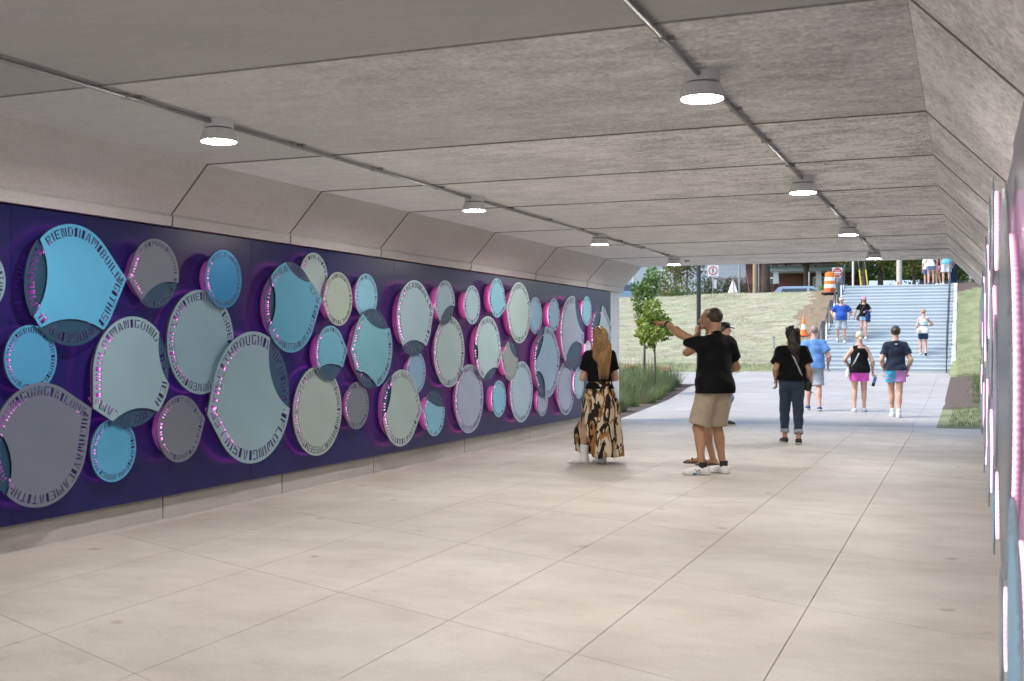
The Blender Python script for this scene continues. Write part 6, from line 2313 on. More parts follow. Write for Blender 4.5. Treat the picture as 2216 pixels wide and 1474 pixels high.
    if kind == 'tank':
        tp = [p for p in tp if not (p[0] == 'c' and abs(p[1][2] - 1.405) < .012 and abs(p[1][0]) > .05)]
        tp.append(cone(Lp((-.075, -.03, 1.40)), Lp((-.07, -.02, 1.478)), .050, .046, .03))
        tp.append(cone(Lp((.075, -.03, 1.40)), Lp((.07, -.02, 1.478)), .050, .046, .03))
        cuts[1] = (Lp((0, -.01, neck)), nrm(V3(0, .25, 1)))
    shirt = link_mesh('shirt', sdf_mesh('shirt', tp, vx * .95, o['topm'], cuts, wp), root)
    if kind == 'polo':
        link_mesh('collar', sdf_mesh('collar', [cone(Lp((0, -.012, 1.475)), Lp((0, -.012, 1.535)), .078, .070, .02)], vx * .8, o['topm'], [(Lp((0, 0, 1.475)), V3(0, 0, -1)), (Lp((0, 0, 1.532)), nrm(V3(0, .5, 1)))]), root)
    # ---- bottom
    waist = 1.02
    if o['bottom'] in ('shorts', 'jeans'):
        bp = [grow(p, .010) for p in torso[:4]]
        lo_ = o['loose']
        for Hj, K, A in legs:
            if o['bottom'] == 'shorts':
                f = o['leg']
                c = Hj + (K - Hj) * f
                d = nrm(K - Hj)
                bp.append(cone(Hj, Hj + (K - Hj) * (f + .25), .090 * lk + lo_ * .6, .070 * lk + lo_ * 1.5, .035, [(c, d)]))
            else:
                f = o['leg']
                c = K + (A - K) * f
                d = nrm(A - K)
                bp += [cone(Hj, K, .090 * lk + lo_ * .6, .062 * lk + lo_ * .8, .035), cone(K, A, .060 * lk + lo_ * .7, .046 + lo_ * .9, .03, [(c, d)]),
                       ell(K + (A - K) * .3 - V3(0, .015, 0), (.052 * lk + lo_ * .5, .055 * lk + lo_ * .5, .11), .03)]
        link_mesh('shorts' if o['bottom'] == 'shorts' else 'jeans', sdf_mesh('trousers', bp, vx * .95, o['botm'], [(V3(0, 0, waist), V3(0, 0, 1))], cloth_warp(.0050, loc[1] + 1.7, 5.)), root)
        if o.get('cuff'):
            for Hj, K, A in legs:
                d = nrm(A - K)
                c0, c1 = K + (A - K) * (o['leg'] - .13), K + (A - K) * o['leg']
                link_mesh('cuff', sdf_mesh('cuff', [cone(c0 - d * .05, c1 + d * .05, .064 + lo_ * .6, .064 + lo_ * .6, .01)], vx * .8, o['cuff'], [(c0, -d), (c1 + d * .003, d)]), root)
    # ---- shoes
    for (A, Rf), sg in zip(feet, (-1, 1)):
        fp = lambda *p: A + Rf @ np.array(p, float)
        up = Rf @ V3(0, 0, 1)
        ground = fp(0, 0, -.085)
        vs = min(vx * .75, .012)
        if o['shoe_kind'] == 'sandal':
            link_mesh('sandal', sdf_mesh('sandal', [ell(fp(0, -.02, -.078), (.040, .065, .030), .02, Rf), cone(fp(0, .0, -.078), fp(0, .13, -.082), .036, .043, .02), ell(fp(0, .15, -.080), (.046, .055, .028), .02, Rf),
                                                   cone(fp(-.040, .085, -.060), fp(-.012, .09, -.028), .011, .011, .01), cone(fp(-.012, .09, -.028), fp(.040, .08, -.058), .011, .011, .01)], vs, o['shoe'], [(ground, -up), (fp(0, 0, -.028), up)] if False else [(ground, -up)]), root)
            continue
        sp = [ell(fp(0, -.030, -.040), (.043, .056, .060), .03, Rf), cone(fp(0, -.005, -.025), fp(0, .12, -.052), .044, .040, .03), ell(fp(0, .140, -.058), (.047, .076, .036), .03, Rf)]
        top = .012
        if o['shoe_kind'] == 'boot':
            sp = [ell(fp(0, -.028, -.040), (.038, .050, .060), .03, Rf), cone(fp(0, -.005, -.02), fp(0, .10, -.055), .040, .034, .03), cone(fp(0, .09, -.060), fp(0, .215, -.070), .034, .014, .03), cone(fp(0, -.008, -.03), fp(0, -.015, .22), .050, .064, .03)]
            top = .165
        so = link_mesh('shoe' if o['shoe_kind'] != 'boot' else 'boot', sdf_mesh('shoe', sp, vs, o['shoe'], [(fp(0, 0, -.066), -up), (fp(0, 0, top), Rf @ nrm(V3(0, -.25 if o['shoe_kind'] != 'boot' else -.12, 1)))]), root)
        link_mesh('sole', sdf_mesh('sole', [grow(p, .005) for p in sp if not (o['shoe_kind'] == 'boot' and p[0] == 'c' and p[3] > .045)], vs, o['sole'], [(ground, -up), (fp(0, 0, -.060), up)]), so)
        if o.get('sock'):
            link_mesh('sock', sdf_mesh('sock', [cone(fp(0, -.004, -.03), fp(0, -.008, .09), .044, .047, .02)], vs, o['sock'], [(fp(0, 0, o.get('sock_h', .05)), up)]), root)
        if o.get('details'):
            o['details'](so, fp, Rf, sg)
    # ---- hair and cap
    hk_ = o['hair']
    hm = o['hairm']
    if hk_ in ('short', 'buzz', 'bun', 'base'):
        t = {'short': .016, 'buzz': .008, 'bun': .012, 'base': .012}[hk_] * (1.0)
        pl = (hp(0, 0, .000 + (.004 if hk_ != 'buzz' else -.006)), Rh @ nrm(V3(0, .72, -1)))
        hpm = [ell(hp(0, -.012, .030), V3(.077, .097, .086) * hs + t, .02, Rh)]
        hcut = [pl]
        if hk_ in ('short',):
            hpm.append(ell(hp(.01, .035, .098), (.055, .055, .030), .03, Rh))
        hw = (lambda x, y, z: .0035 * np.sin(x * 95 + 20 * y) * np.sin(y * 80 + z * 70)) if hk_ != 'buzz' else None
        link_mesh('hair', sdf_mesh('hair', hpm, vx * .7, hm, hcut, hw), root)
        if hk_ == 'bun':
            link_mesh('hair_bun', sdf_mesh('hair_bun', [ell(hp(.012, -.118, -.045), (.040, .036, .040), .03, Rh), cone(hp(.012, -.125, -.06), hp(.018, -.118, -.13), .024, .010, .03)], vx * .6, hm, (), lambda x, y, z: .004 * np.sin(x * 110) * np.sin(z * 90 + y * 60)), root)
    if o['cap']:
        cm = o['cap']
        c_ = link_mesh('cap', sdf_mesh('cap', [ell(hp(0, -.010, .034), V3(.077, .097, .086) * hs + .016, .02, Rh)], vx * .7, cm, [(hp(0, 0, .028), Rh @ nrm(V3(0, .12, -1)))]), root)
        link_mesh('brim', sdf_mesh('brim', [ell(hp(0, .115, .036), (.080, .085, .009), .01, Rh @ rotm(0, R(-10)))], vx * .6, o.get('brim', cm)), c_)
    if o['face']:
        for sx_ in (-1, 1):
            e = MB().lathe([(.0001, -.009), (.0075, -.006), (.009, 0), (.0075, .006), (.0001, .009)], tuple(hp(sx_ * .031, .0875, .004)), 10).build('eye', M['sign_black'] if o['face'] != 'glasses' else M['sign_black'], root, smooth=True)
    root_info = dict(root=root, hp=hp, hc=hc, Rh=Rh, W=W, legs=legs, Lp=Lp, s=s, vx=vx, torso=torso, feet=feet)
    return root_info


def wpt(info, p):
    """local point of a person -> world"""
    r = info['root']
    c, sn = math.cos(r.rotation_euler.z), math.sin(r.rotation_euler.z)
    s = info['s']
    return Vector((r.location.x + s * (c * p[0] - sn * p[1]), r.location.y + s * (sn * p[0] + c * p[1]), r.location.z + s * p[2]))


def strap_loop(mb, info, a, b, depth, w, n=28):
    """flat band running over shoulder point a and hip point b round the body"""
    a, b = np.array(a, float), np.array(b, float)
    c, u = (a + b) / 2, (a - b) / 2
    v = V3(0, depth, 0)
    pts = [c + u * math.cos(t) + v * math.sin(t) * (1 + .12 * math.sin(t) ** 2) for t in np.linspace(0, 2 * math.pi, n, endpoint=False)]
    nn = nrm(np.cross(u, v))
    vs, fs = [], []
    for i, p in enumerate(pts):
        out = nrm(p - c) * .004
        for q in (p - nn * w / 2, p + nn * w / 2, p + nn * w / 2 + out, p - nn * w / 2 + out):
            vs.append(tuple(q))
    for i in range(n):
        j = (i + 1) % n
        for k in range(4):
            fs.append((i * 4 + k, i * 4 + (k + 1) % 4, j * 4 + (k + 1) % 4, j * 4 + k))
    mb.add(vs, fs)


def crossbody(info, a, b, depth, w, size, strapm, bagm, label, bag_at=None):
    r = info['root']
    root = empty('crossbody_bag', r.location, r.rotation_euler.z, label=label, cat='bag')
    root.scale = r.scale
    mb = MB()
    strap_loop(mb, info, a, b, depth, w)
    mb.build('strap', strapm, root)
    bag_at = np.array(bag_at if bag_at is not None else b, float)
    pr = [ell(bag_at + V3(0, dy, dz), (size[0] * .5, size[1] * .32, size[2] * .32), .06) for dy in (-size[1] * .22, size[1] * .22) for dz in (-size[2] * .2, size[2] * .2)]
    p_ = link_mesh('pouch', sdf_mesh('pouch', pr, .010, bagm, (), cloth_warp(.002, 2.)), root)
    mb = MB()
    mb.tube([tuple(bag_at + V3(0, -size[1] * .42, size[2] * .42)), tuple(bag_at + V3(0, size[1] * .42, size[2] * .42))], .006, 6)
    mb.build('zip', M['steel_post'], p_)
    return root


def foot_at(px, py, zg=0.0):
    Z = (CAM_H - zg) * F_PX / (py - HORIZON)
    p = at(px, Z)
    p.z = zg
    return p


FWD = math.degrees(YAW)      # turning a figure by this much shows its back squarely

# ---- woman with long hair, printed skirt, white boots
loc = foot_at(1297, 1003)
W1 = person(loc, R(FWD + 14), 'woman with long golden hair, black blouse and brown patterned long skirt facing the disc wall', H=1.645, female=True, fat=.012, skin='fair', topm=BLACK, hem=.99, sleeve=.62,
            bottom='none', footL=(-.20, .06, 0, 62, 0), footR=(.03, -.02, 0, 12, 0), handL=(-.12, .29, 1.16), handR=(.13, .26, 1.12), poleL=(-.35, -1, 0), poleR=(.45, -1, 0), hL='fist', hR='fist', hair='base', hairm=HG,
            shoe=WHITES, sole=OFFWH, shoe_kind='boot', vox=.0085, neck=1.49, yaw=8)


def skirt_mat():
    m, nt, b = new_mat('brush stroke print')
    L = nt.links
    tc = N(nt, 'ShaderNodeTexCoord')
    mp = N(nt, 'ShaderNodeMapping')
    mp.inputs['Rotation'].default_value = (R(18), R(-32), R(25))
    mp.inputs['Scale'].default_value = (3.0, 3.0, 1.0)
    L.new(tc.outputs['Object'], mp.inputs['Vector'])
    def strokes(off, sc_, lo_, hi_):
        m2 = N(nt, 'ShaderNodeMapping')
        m2.inputs['Location'].default_value = off
        L.new(mp.outputs['Vector'], m2.inputs['Vector'])
        a = N(nt, 'ShaderNodeTexNoise', Scale=sc_, Detail=1.5, Roughness=.5, Distortion=1.6)
        L.new(m2.outputs['Vector'], a.inputs['Vector'])
        r = N(nt, 'ShaderNodeValToRGB')
        r.color_ramp.elements[0].position, r.color_ramp.elements[1].position = lo_, hi_
        r.color_ramp.elements[0].color, r.color_ramp.elements[1].color = (0, 0, 0, 1), (1, 1, 1, 1)
        L.new(a.outputs['Fac'], r.inputs['Fac'])
        return r.outputs['Color']
    m_1 = N(nt, 'ShaderNodeMix', data_type='RGBA')
    L.new(strokes((3, 1, 7), 3.0, .515, .53), m_1.inputs[0])
    m_1.inputs[6].default_value = (.58, .48, .35, 1)
    m_1.inputs[7].default_value = (.30, .135, .042, 1)
    m_2 = N(nt, 'ShaderNodeMix', data_type='RGBA')
    L.new(strokes((9, 4, 2), 3.6, .53, .545), m_2.inputs[0])
    L.new(m_1.outputs[2], m_2.inputs[6])
    m_2.inputs[7].default_value = (.012, .010, .010, 1)
    L.new(m_2.outputs[2], b.inputs['Base Color'])
    b.inputs['Roughness'].default_value = .75
    b.inputs['Specular IOR Level'].default_value = .25
    return m


SKIRT = skirt_mat()
nr, na = 26, 120
vs, fs, keepf = [], [], []
for i in range(nr + 1):
    t = i / nr
    z = 1.085 - t * .985
    rx = .165 + .070 * smooth01(t * 3.2) + .055 * t
    ry = .142 + .045 * smooth01(t * 3.0) + .055 * t
    for k in range(na):
        a = 2 * math.pi * k / na
        f = 1 + (.01 + .10 * t) * (math.sin(a * 9 + 1.5 * t) * .6 + math.sin(a * 5 + 2 + t * 2) * .5) * min(1, t * 2)
        x, y = rx * f * math.cos(a), ry * f * math.sin(a) - .015
        # the front edge beside the slit is blown forward and out to the left
        da = ((a - math.pi * .86 + math.pi) % (2 * math.pi)) - math.pi
        w = math.exp(-(da / .30) ** 2) * smooth01((t - .45) / .3) if da < .06 else 0
        x -= .07 * w
        y += .12 * w
        vs.append((x + .035 * t, y, z + .07 * w + .012 * math.sin(a * 7) * t))
for i in range(nr):
    t = (i + .5) / nr
    for k in range(na):
        a = 2 * math.pi * (k + .5) / na
        da = ((a - math.pi * .99 + math.pi) % (2 * math.pi)) - math.pi
        if t > .46 and abs(da - .13) < .26 + .40 * (t - .46) / .54:
            continue
        fs.append((i * na + k, (i + 1) * na + k, (i + 1) * na + (k + 1) % na, i * na + (k + 1) % na))
sk_ = MB().add(vs, fs).mesh('skirt', SKIRT, smooth=True)
so_ = link_mesh('skirt', sk_, W1['root'])
sd_ = so_.modifiers.new('thickness', 'SOLIDIFY')
sd_.thickness = .006
# hair: locks over a soft core
hp = W1['hp']
core = link_mesh('hair', sdf_mesh('hair', [ell(hp(0, -.03, .02), (.093, .098, .098), .04), cone(hp(0, -.075, -.02), V3(.0, -.125, 1.40), .080, .085, .06), cone(V3(.0, -.125, 1.42), V3(.0, -.130, 1.24), .080, .042, .06), cone(hp(-.055, -.045, -.03), V3(-.085, -.10, 1.42), .045, .040, .04), cone(hp(.055, -.045, -.03), V3(.085, -.10, 1.42), .045, .040, .04)], .010, HG, (), lambda x, y, z: .006 * np.sin(x * 85 + 3 * np.sin(z * 14)) + 0 * y), W1['root'])
paths = []
for k in range(300):
    a = rs.uniform(-1.75, 1.75)
    e = rs.uniform(.1, 1.35)
    d0 = V3(math.sin(a) * math.cos(e), -math.cos(a) * math.cos(e), math.sin(e))
    p0 = hp(*(V3(0, -.02, .025) + d0 * V3(.094, .10, .10)))
    side = math.sin(a)
    d1 = V3(side, -abs(math.cos(a)) * .9 - .25, -.35)
    p1 = hp(*(V3(0, -.03, .0) + nrm(d1) * V3(.102, .112, .11)))
    ln = rs.uniform(.22, .50)
    xx = side * rs.uniform(.05, .115)
    ph, am = rs.uniform(0, 6.28), rs.uniform(.006, .020)
    pts = [p0, (p0 + p1) / 2 + nrm(d0 + d1) * .015, p1]
    for j in range(1, 9):
        f = j / 8
        z = p1[2] - .05 - ln * f
        pts.append(V3(xx * (1 - .35 * f) + am * f * math.sin(ph + f * 9), -.15 - .035 * math.sin(min(1, f * 1.6) * 2.2) + am * f * math.cos(ph + f * 8) - rs.uniform(0, .012), z))
    paths.append(pts)
strands('loose_locks', paths, .0048, HG, core)['kind'] = 'stuff'
# phone held up in front, hidden bag: nothing else shows in the photograph

# ---- man pointing
loc = foot_at(1547, 1026)


def trainer_details(so, fp, Rf, sg):
    """letter N outlined on the outer side, teal block in the sole, black laces"""
    mb = MB()
    xo = sg * .0490
    P0 = lambda y, z: tuple(fp(xo - sg * max(0, (y - .03)) * .10, y, z))
    for (y0, z0), (y1, z1) in (((.022, -.055), (.038, -.020)), ((.038, -.020), (.058, -.052)), ((.058, -.052), (.074, -.020)), ((.022, -.055), (.014, -.055)), ((.074, -.020), (.082, -.022))):
        mb.bar(P0(y0, z0), P0(y1, z1), .0055, .0055)
    mb.build('letter_mark', M['sign_black'], so)
    mb = MB()
    for k in range(4):
        y = .035 + k * .020
        z = -.004 - k * .009 + .012
        mb.bar(tuple(fp(-.022, y, z)), tuple(fp(.022, y + .008, z)), .006, .006)
    mb.build('laces', M['sign_black'], so)
    mb = MB()
    mb.box(tuple(fp(sg * .040, .085, -.072)), (.030, .042, .022), M=Matrix([list(r) for r in Rf]))
    mb.build('sole_insert', TEALSOLE, so)


W2 = person(loc, R(FWD + 22), 'man in black polo and khaki shorts pointing left with an outstretched arm', H=1.83, skin='tan', top='polo', topm=BLACK, hem=.885, sleeve=.62, bottom='shorts', botm=KHAKI, leg=.90, loose=.036, fat=.030,
            footL=(-.17, -.02, 0, 62, 0), footR=(.12, .02, 0, 22, 0), handL=(-.354, .485, 1.662), poleL=(-.3, 0, -1), hL='point', hdL=(-.60, .74, .10), handR=(.16, .27, 1.10), poleR=(1, -.7, -.3), hR='fist',
            yaw=4, pitch=-5, hair='buzz', hairm=HB_, shoe=WHITES, sole=WHITES, sock=BLACKS, sock_h=.055, vox=.0085, neck=1.515, details=trainer_details)
S_, E_, T_ = W2['W']['L']
wb = link_mesh('wristband', sdf_mesh('wristband', [cone(E_ + (T_ - E_) * .86, E_ + (T_ - E_) * .93, .0365, .0355, .005)], .005, BLACKS, [(E_ + (T_ - E_) * .85, -nrm(T_ - E_)), (E_ + (T_ - E_) * .94, nrm(T_ - E_))]), W2['root'])

# ---- bald man behind him
loc = foot_at(1549, 1013)
loc = loc + Vector((-SB, CB, 0)) * .35
W3 = person(loc, R(FWD + 78), 'bald man with a hand at his mouth standing behind the pointing man', H=1.86, skin='tan', topm=BLACK, hem=.92, botm=KHAKI, leg=.9, loose=.03, footL=(-.06, -.03, 0, 12, 0), footR=(.10, .12, 0, -8, 0),
            handL=(-.02, .155, 1.51), poleL=(-.35, .6, -.8), hL='mouth', hdL=(.08, -.12, 1), handR=(.22, -.02, .92), hair='none', shoe=BROWNS, shoe_kind='sandal', vox=.0095, yaw=4)

# ---- man with cap farther back
loc = foot_at(1566, 921)
W4 = person(loc, R(FWD - 82), 'man in a dark cap and blue jeans half hidden behind the pointing man', H=1.80, skin='pink', topm=BLACK, bottom='jeans', botm=DENIM_M, leg=.96, loose=.012, footL=(-.09, .03, 0, 0, 0), footR=(.09, -.03, 0, 0, 0),
            hair='short', hairm=HB_, cap=BLACK, shoe=BLACKS, vox=.011, face=True)

# ---- woman in black tee and cuffed jeans
loc = foot_at(1714, 960)
W5 = person(loc, R(FWD - 10), 'woman with long dark hair in black tee and rolled blue jeans walking to the exit', H=1.685, female=True, fat=.055, skin='olive', topm=BLACK, hem=.985, sleeve=.68, bottom='jeans', botm=DENIM_D, leg=.80, loose=.016,
            cuff=GREYC, footL=(-.10, .10, 0, 12, 0), footR=(.09, -.12, 0, -6, 6), handL=(-.235, .08, .95), handR=(.265, .03, .90), poleL=(-.4, -1, 0), poleR=(.4, -1, 0), hair='base', hairm=HK, shoe=BLACKS, sole=OFFWH, vox=.010)
hp = W5['hp']
core = link_mesh('hair', sdf_mesh('hair', [ell(hp(0, -.02, .03), (.100, .104, .108), .04), cone(hp(0, -.06, .0), V3(.02, -.115, 1.46), .088, .080, .05), cone(V3(.02, -.12, 1.46), V3(.075, -.135, 1.27), .075, .035, .05)], .010, HK, (), lambda x, y, z: .004 * np.sin(x * 90 + 3 * np.sin(z * 20))+ 0 * y), W5['root'])
paths = []
for k in range(130):
    a = rs.uniform(-1.7, 1.7)
    p1 = hp(.095 * math.sin(a), -.02 - .095 * abs(math.cos(a)), rs.uniform(-.02, .11))
    ph, am, ln = rs.uniform(0, 6.28), rs.uniform(.008, .02), rs.uniform(.15, .36)
    pts = [p1 * .75 + hp(0, -.02, .0) * .25, p1]
    for j in range(1, 9):
        f = j / 8
        pts.append(V3(p1[0] * (1 - .4 * f) + .05 * f + am * math.sin(ph + f * 14), min(p1[1], -.10) - .02 * f + am * .6 * math.cos(ph + f * 12), p1[2] - ln * f))
    paths.append(pts)
strands('loose_locks', paths, .005, HK, core)['kind'] = 'stuff'
crossbody(W5, (-.06, 0, 1.50), (.19, -.01, .93), .165, .022, (.10, .22, .17), GREYC, BLACKS, 'small black crossbody bag at the hip of the woman in jeans', (.235, -.01, .90))
link_mesh('wristband', sdf_mesh('wristband', [cone(W5['W']['R'][1] * .1 + W5['W']['R'][2] * .9, W5['W']['R'][1] * .06 + W5['W']['R'][2] * .94, .034, .034, .004)], .006, BLACKS), W5['root'])

# ---- man in blue tee
loc = foot_at(1762, 889)
W6 = person(loc, R(FWD - 8), 'balding man in heather blue tee and pale grey shorts walking toward the stairs', H=1.82, skin='pink', fat=.042, topm=BLUE_T, hem=.90, sleeve=.62, botm=GREYC, leg=.88, loose=.03, footL=(-.10, .22, 0, 0, 0), footR=(.09, -.16, 0, -4, 16),
            handR=(.30, .10, .95), poleR=(.4, -1, 0), hair='buzz', hairm=hair_mat('greying stubble', (.20, .15, .13), (.30, .24, .21)), shoe=NAVYSH, sole=OFFWH, vox=.011)
# ---- woman in pink shorts
loc = foot_at(1860, 892)
W7 = person(loc, R(FWD - 12), 'blond woman in black tank top and bright pink shorts seen from behind', H=1.69, female=True, fat=.042, skin='fair', top='tank', topm=BLACK, hem=.885, bottom='shorts', botm=PINKS, leg=.50, loose=.032, footL=(-.11, -.04, 0, 4, 0), footR=(.11, .10, 0, -12, 0),
            handL=(-.25, .20, 1.10), poleL=(-.5, -1, 0), handR=(.29, .04, .90), poleR=(.5, -.8, 0), hR='fist', hair='bun', hairm=HBL, shoe=GREYS, sole=GREYS, vox=.010, neck=1.485)
crossbody(W7, (.055, 0, 1.495), (-.215, 0, .93), .145, .030, (.07, .20, .20), fabric('pale woven strap', (.55, .54, .52), .25, scale=60), WHITEC, 'white crossbody bag with woven strap carried by the woman in pink shorts', (-.255, 0, .87))
q = wpt(W7, W7['W']['R'][2])
bt = empty('water_bottle', (q.x, q.y, q.z - .30), label='white and navy water bottle hanging from the hand of the woman in pink shorts', cat='bottle')
bt.rotation_euler = (0, R(16), 0)
MB().lathe([(.030, .0), (.033, .01), (.033, .07)], n=20).build('foot', BLACKS, bt, smooth='angle')
MB().lathe([(.033, .07), (.033, .18), (.022, .205)], n=20).build('body', mat('blue bottle paint', (.10, .17, .36), .35, var=.05), bt, smooth='angle')
MB().lathe([(.023, .205), (.023, .245), (.0001, .247)], n=20).build('cap', WHITES, bt, smooth='angle')


# ---- man in navy tee with flowered shorts
def split_shorts():
    m, nt, b = new_mat('two tone flowered swim shorts')
    L = nt.links
    tc = N(nt, 'ShaderNodeTexCoord')
    sp = N(nt, 'ShaderNodeSeparateXYZ')
    L.new(tc.outputs['Object'], sp.inputs[0])
    g_ = N(nt, 'ShaderNodeMath', operation='GREATER_THAN')
    g_.inputs[1].default_value = 0
    L.new(sp.outputs[0], g_.inputs[0])
    vo = N(nt, 'ShaderNodeTexVoronoi', Scale=17.0, Randomness=.8)
    L.new(tc.outputs['Object'], vo.inputs['Vector'])
    lt = N(nt, 'ShaderNodeMath', operation='LESS_THAN')
    lt.inputs[1].default_value = .30
    L.new(vo.outputs['Distance'], lt.inputs[0])
    x_ = N(nt, 'ShaderNodeMath', operation='SUBTRACT')
    L.new(g_.outputs[0], x_.inputs[0])
    L.new(lt.outputs[0], x_.inputs[1])
    ab = N(nt, 'ShaderNodeMath', operation='ABSOLUTE')
    L.new(x_.outputs[0], ab.inputs[0])
    mx = N(nt, 'ShaderNodeMix', data_type='RGBA')
    L.new(ab.outputs[0], mx.inputs[0])
    mx.inputs[6].default_value = (.04, .42, .66, 1)
    mx.inputs[7].default_value = (.66, .20, .52, 1)
    L.new(mx.outputs[2], b.inputs['Base Color'])
    b.inputs['Roughness'].default_value = .8
    return m


loc = foot_at(1938, 903)
W8 = person(loc, R(FWD - 14), 'young man in navy tee and blue and pink flowered shorts, hands in pockets', H=1.775, fat=.014, skin='fair', topm=NAVY, hem=.935, sleeve=.60, botm=split_shorts(), leg=.52, loose=.032, footL=(-.045, .15, 0, 4, 0), footR=(.05, -.13, 0, -4, 0),
            handL=(-.205, .05, .91), poleL=(-.8, -.9, 0), handR=(.225, .05, .91), poleR=(.8, -.9, 0), hL='fist', hR='fist', hair='short', hairm=HB_, shoe=GREYS, sole=WHITES, sock=WHITEC, sock_h=.09, vox=.010)
MB().box((0, -.128, 1.455), (.045, .006, .018)).build('shirt_tag', WHITEC, W8['root'])


def on_stairs(px, y):
    """point on the stairs at depth y along the flight, seen at column px"""
    k = (px - W_PX / 2) / F_PX
    # x / y for a ray through column px
    dx, dy = -SB + CB * k, CB + SB * k
    return Vector((dx / dy * y, y, stair_z(y)))


# ---- couple coming down
loc = on_stairs(1821, 45.32)
W9 = person(loc, R(180 + FWD - 14), 'heavy man in royal blue tee and white cap coming down the stairs', H=1.79, skin='pink', fat=.055, topm=ROYAL, hem=.90, sleeve=.72, botm=GREYC, leg=.92, loose=.03, footL=(-.11, .02, .0, 4, 0), footR=(.13, -.24, .10, -14, 10),
            handL=(-.30, .02, 1.02), poleL=(-1, -1, .2), handR=(.30, .02, 1.02), poleR=(1, -1, .2), hL='fist', hR='fist', hair='short', hairm=HDB, cap=WHITEC, shoe=WHITES, sole=WHITES, vox=.014, face=True, yaw=-14)
loc = on_stairs(1869, 45.62)
W10 = person(loc, R(180 + FWD - 20), 'woman in pink cap, black polo and denim shorts coming down the stairs', H=1.66, female=True, fat=.012, skin='pink', top='tee', topm=BLACK, hem=.96, sleeve=.66, botm=DENIM_L, leg=.36, loose=.022, footL=(-.09, .10, 0, 0, 0), footR=(.09, -.12, .05, 0, 8),
             handL=(-.10, .22, 1.16), poleL=(-1, -.5, -.3), hL='fist', handR=(.36, .10, .93), poleR=(1, -.5, 0), hair='base', hairm=HAU, cap=fabric('pink cap cotton', (.72, .24, .36)), shoe=WHITES, sole=WHITES, vox=.013, face='glasses', pitch=-12)
hp = W10['hp']
link_mesh('hair', sdf_mesh('hair', [cone(hp(-.075, -.03, .02), V3(-.095, .015, 1.46), .035, .030, .03), cone(hp(.075, -.03, .02), V3(.095, .015, 1.46), .035, .030, .03), cone(hp(0, -.07, 0), V3(0, -.07, 1.46), .07, .06, .04)], .013, HAU, (), lambda x, y, z: .006 * np.sin(x * 70 + z * 50) + 0 * y), W10['root'])
MB().box(tuple(hp(0, .098, .004)), (.13, .02, .035)).build('sunglasses', M['sign_black'], W10['root'])
crossbody(W10, (-.055, 0, 1.49), (.20, .01, .95), .165, .024, (.10, .20, .20), BROWNS, BROWNS, 'brown crossbody bag on the woman in the pink cap', (.235, .03, .88))
r_ = W10['root']
jk = link_mesh('folded_jacket', sdf_mesh('folded_jacket', [cone((-.13, .24, 1.19), (-.20, .12, 1.12), .055, .06, .04), cone((-.17, .20, 1.12), (-.15, .23, .80), .075, .085, .06), cone((-.20, .14, 1.10), (-.22, .16, .78), .070, .075, .06), cone((-.22, .10, 1.12), (-.24, .10, .92), .05, .05, .05)], .012, fabric('navy quilted nylon', (.012, .028, .12)), (), cloth_warp(.010, 3., 9.)))
jk.location, jk.rotation_euler, jk.scale = r_.location, r_.rotation_euler, r_.scale
tag(jk, 'navy jacket draped over the forearm of the woman in the pink cap', 'jacket')


# ---- woman going up
def band_tank():
    m, nt, b = new_mat('white tank with bands')
    L = nt.links
    tc = N(nt, 'ShaderNodeTexCoord')
    sp = N(nt, 'ShaderNodeSeparateXYZ')
    L.new(tc.outputs['Object'], sp.inputs[0])
    rp = N(nt, 'ShaderNodeValToRGB')
    rp.color_ramp.interpolation = 'CONSTANT'
    mr = N(nt, 'ShaderNodeMapRange')
    mr.inputs['From Min'].default_value = .8
    mr.inputs['From Max'].default_value = 1.6
    L.new(sp.outputs[2], mr.inputs['Value'])
    e = rp.color_ramp.elements
    w = (.72, .70, .68, 1)
    e[0].position, e[0].color = 0, w
    e[1].position, e[1].color = .43, (.02, .05, .15, 1)
    for p, c in ((.49, w), (.53, (.33, .68, .62, 1)), (.64, w)):
        e.new(p).color = c
    L.new(mr.outputs[0], rp.inputs['Fac'])
    L.new(rp.outputs['Color'], b.inputs['Base Color'])
    b.inputs['Roughness'].default_value = .85
    return m


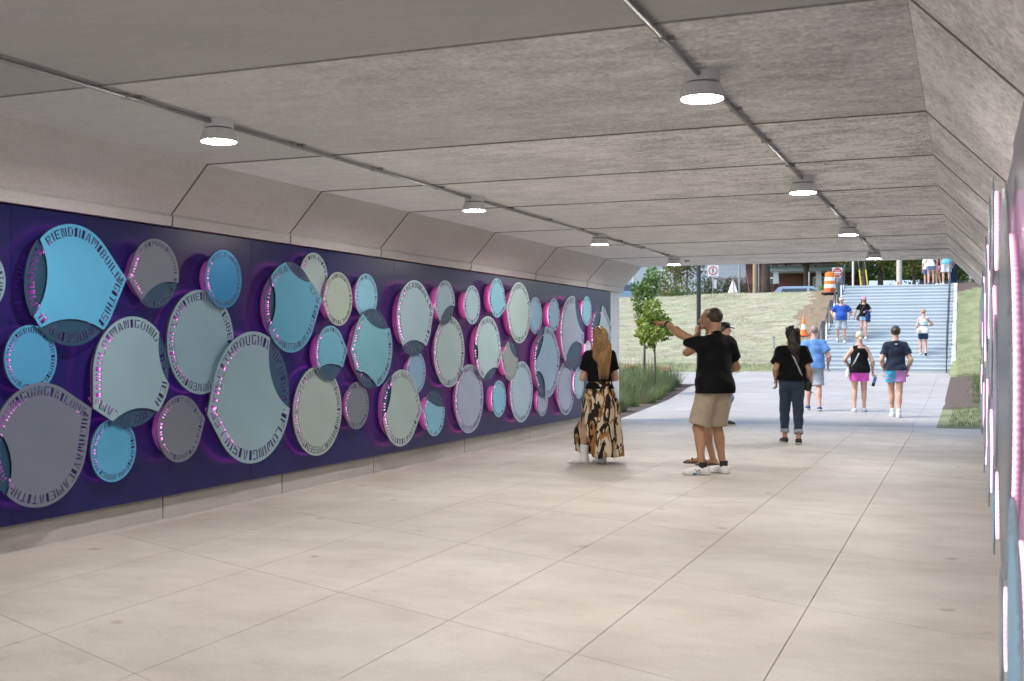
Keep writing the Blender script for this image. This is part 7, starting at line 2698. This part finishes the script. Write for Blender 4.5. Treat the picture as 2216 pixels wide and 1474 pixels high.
loc = on_stairs(1998, 44.0 - .65)
W11 = person(loc, R(FWD - 14), 'woman in white tank with navy band and navy shorts climbing the stairs', H=1.68, female=True, fat=.010, skin='pink', top='tank', topm=band_tank(), hem=.86, bottom='shorts', botm=NAVYS, leg=.66, loose=.020, footL=(-.08, .08, .0, 4, 0), footR=(.08, -.10, .02, -4, 38),
             handL=(-.24, .08, .95), handR=(.19, .26, 1.15), poleR=(1, -.8, 0), hR='fist', hair='short', hairm=HDB, shoe=GREYS, sole=BLACKS, vox=.013, neck=1.49)
crossbody(W11, (.055, 0, 1.49), (-.18, -.05, .98), .15, .010, (.14, .20, .20), WHITEC, fabric('pale patterned canvas', (.55, .55, .50), .35, scale=40), 'pale patterned bag at the left hip of the woman climbing the stairs', (-.185, -.12, .95))

# ---- group at the top of the stairs
def top_at(px, dz=0.0):
    p = on_stairs(px, ST_Y1 + .55 + dz)
    p.z = TOP_Z
    return p


person(top_at(2014), R(FWD - 24), 'person in white top and blue denim shorts standing at the top of the stairs', H=1.66, female=True, skin='pink', topm=WHITEC, hem=.90, sleeve=.7, botm=DENIM_M, leg=.42, footL=(-.10, -.02, 0, 0, 0), footR=(.12, .05, 0, -10, 0), handR=(.33, .18, 1.02), hair='base', hairm=HAU, shoe=NAVYSH, vox=.014)
person(top_at(2006, .75), R(FWD - 20), 'child in blue patterned shorts behind the person in the white top', H=1.45, skin='fair', topm=WHITEC, botm=fabric('blue print cotton', (.05, .15, .50), .8, scale=35), leg=.6, hair='short', shoe=WHITES, vox=.014)
person(top_at(2032, .2), R(FWD + 30), 'girl in dark top and rose pink shorts at the top of the stairs', H=1.52, female=True, skin='fair', topm=NAVY, hem=1.05, botm=ROSE, leg=.35, footL=(-.14, .03, 0, 10, 0), footR=(.08, -.03, 0, 0, 0), hair='base', hairm=HK, shoe=WHITES, vox=.014)
person(top_at(2048), R(FWD - 14), 'man in sky blue shirt and white shorts at the top of the stairs', H=1.83, skin='pink', topm=SKYC, hem=.90, botm=WHITEC, leg=.85, loose=.03, footL=(-.13, 0, 0, 5, 0), footR=(.13, 0, 0, -5, 0), hair='short', shoe=WHITES, vox=.014)
person(top_at(2066, .35), R(FWD + 60), 'person in grey top and dark trousers with yellow shoes by the right rail', H=1.78, skin='olive', topm=GREYC, bottom='jeans', botm=NAVYS, leg=.95, loose=.016, footL=(-.10, .05, 0, 0, 0), footR=(.09, -.05, 0, 0, 0), hair='short', shoe=mat('mustard shoe', (.62, .36, .05), .6), vox=.014)
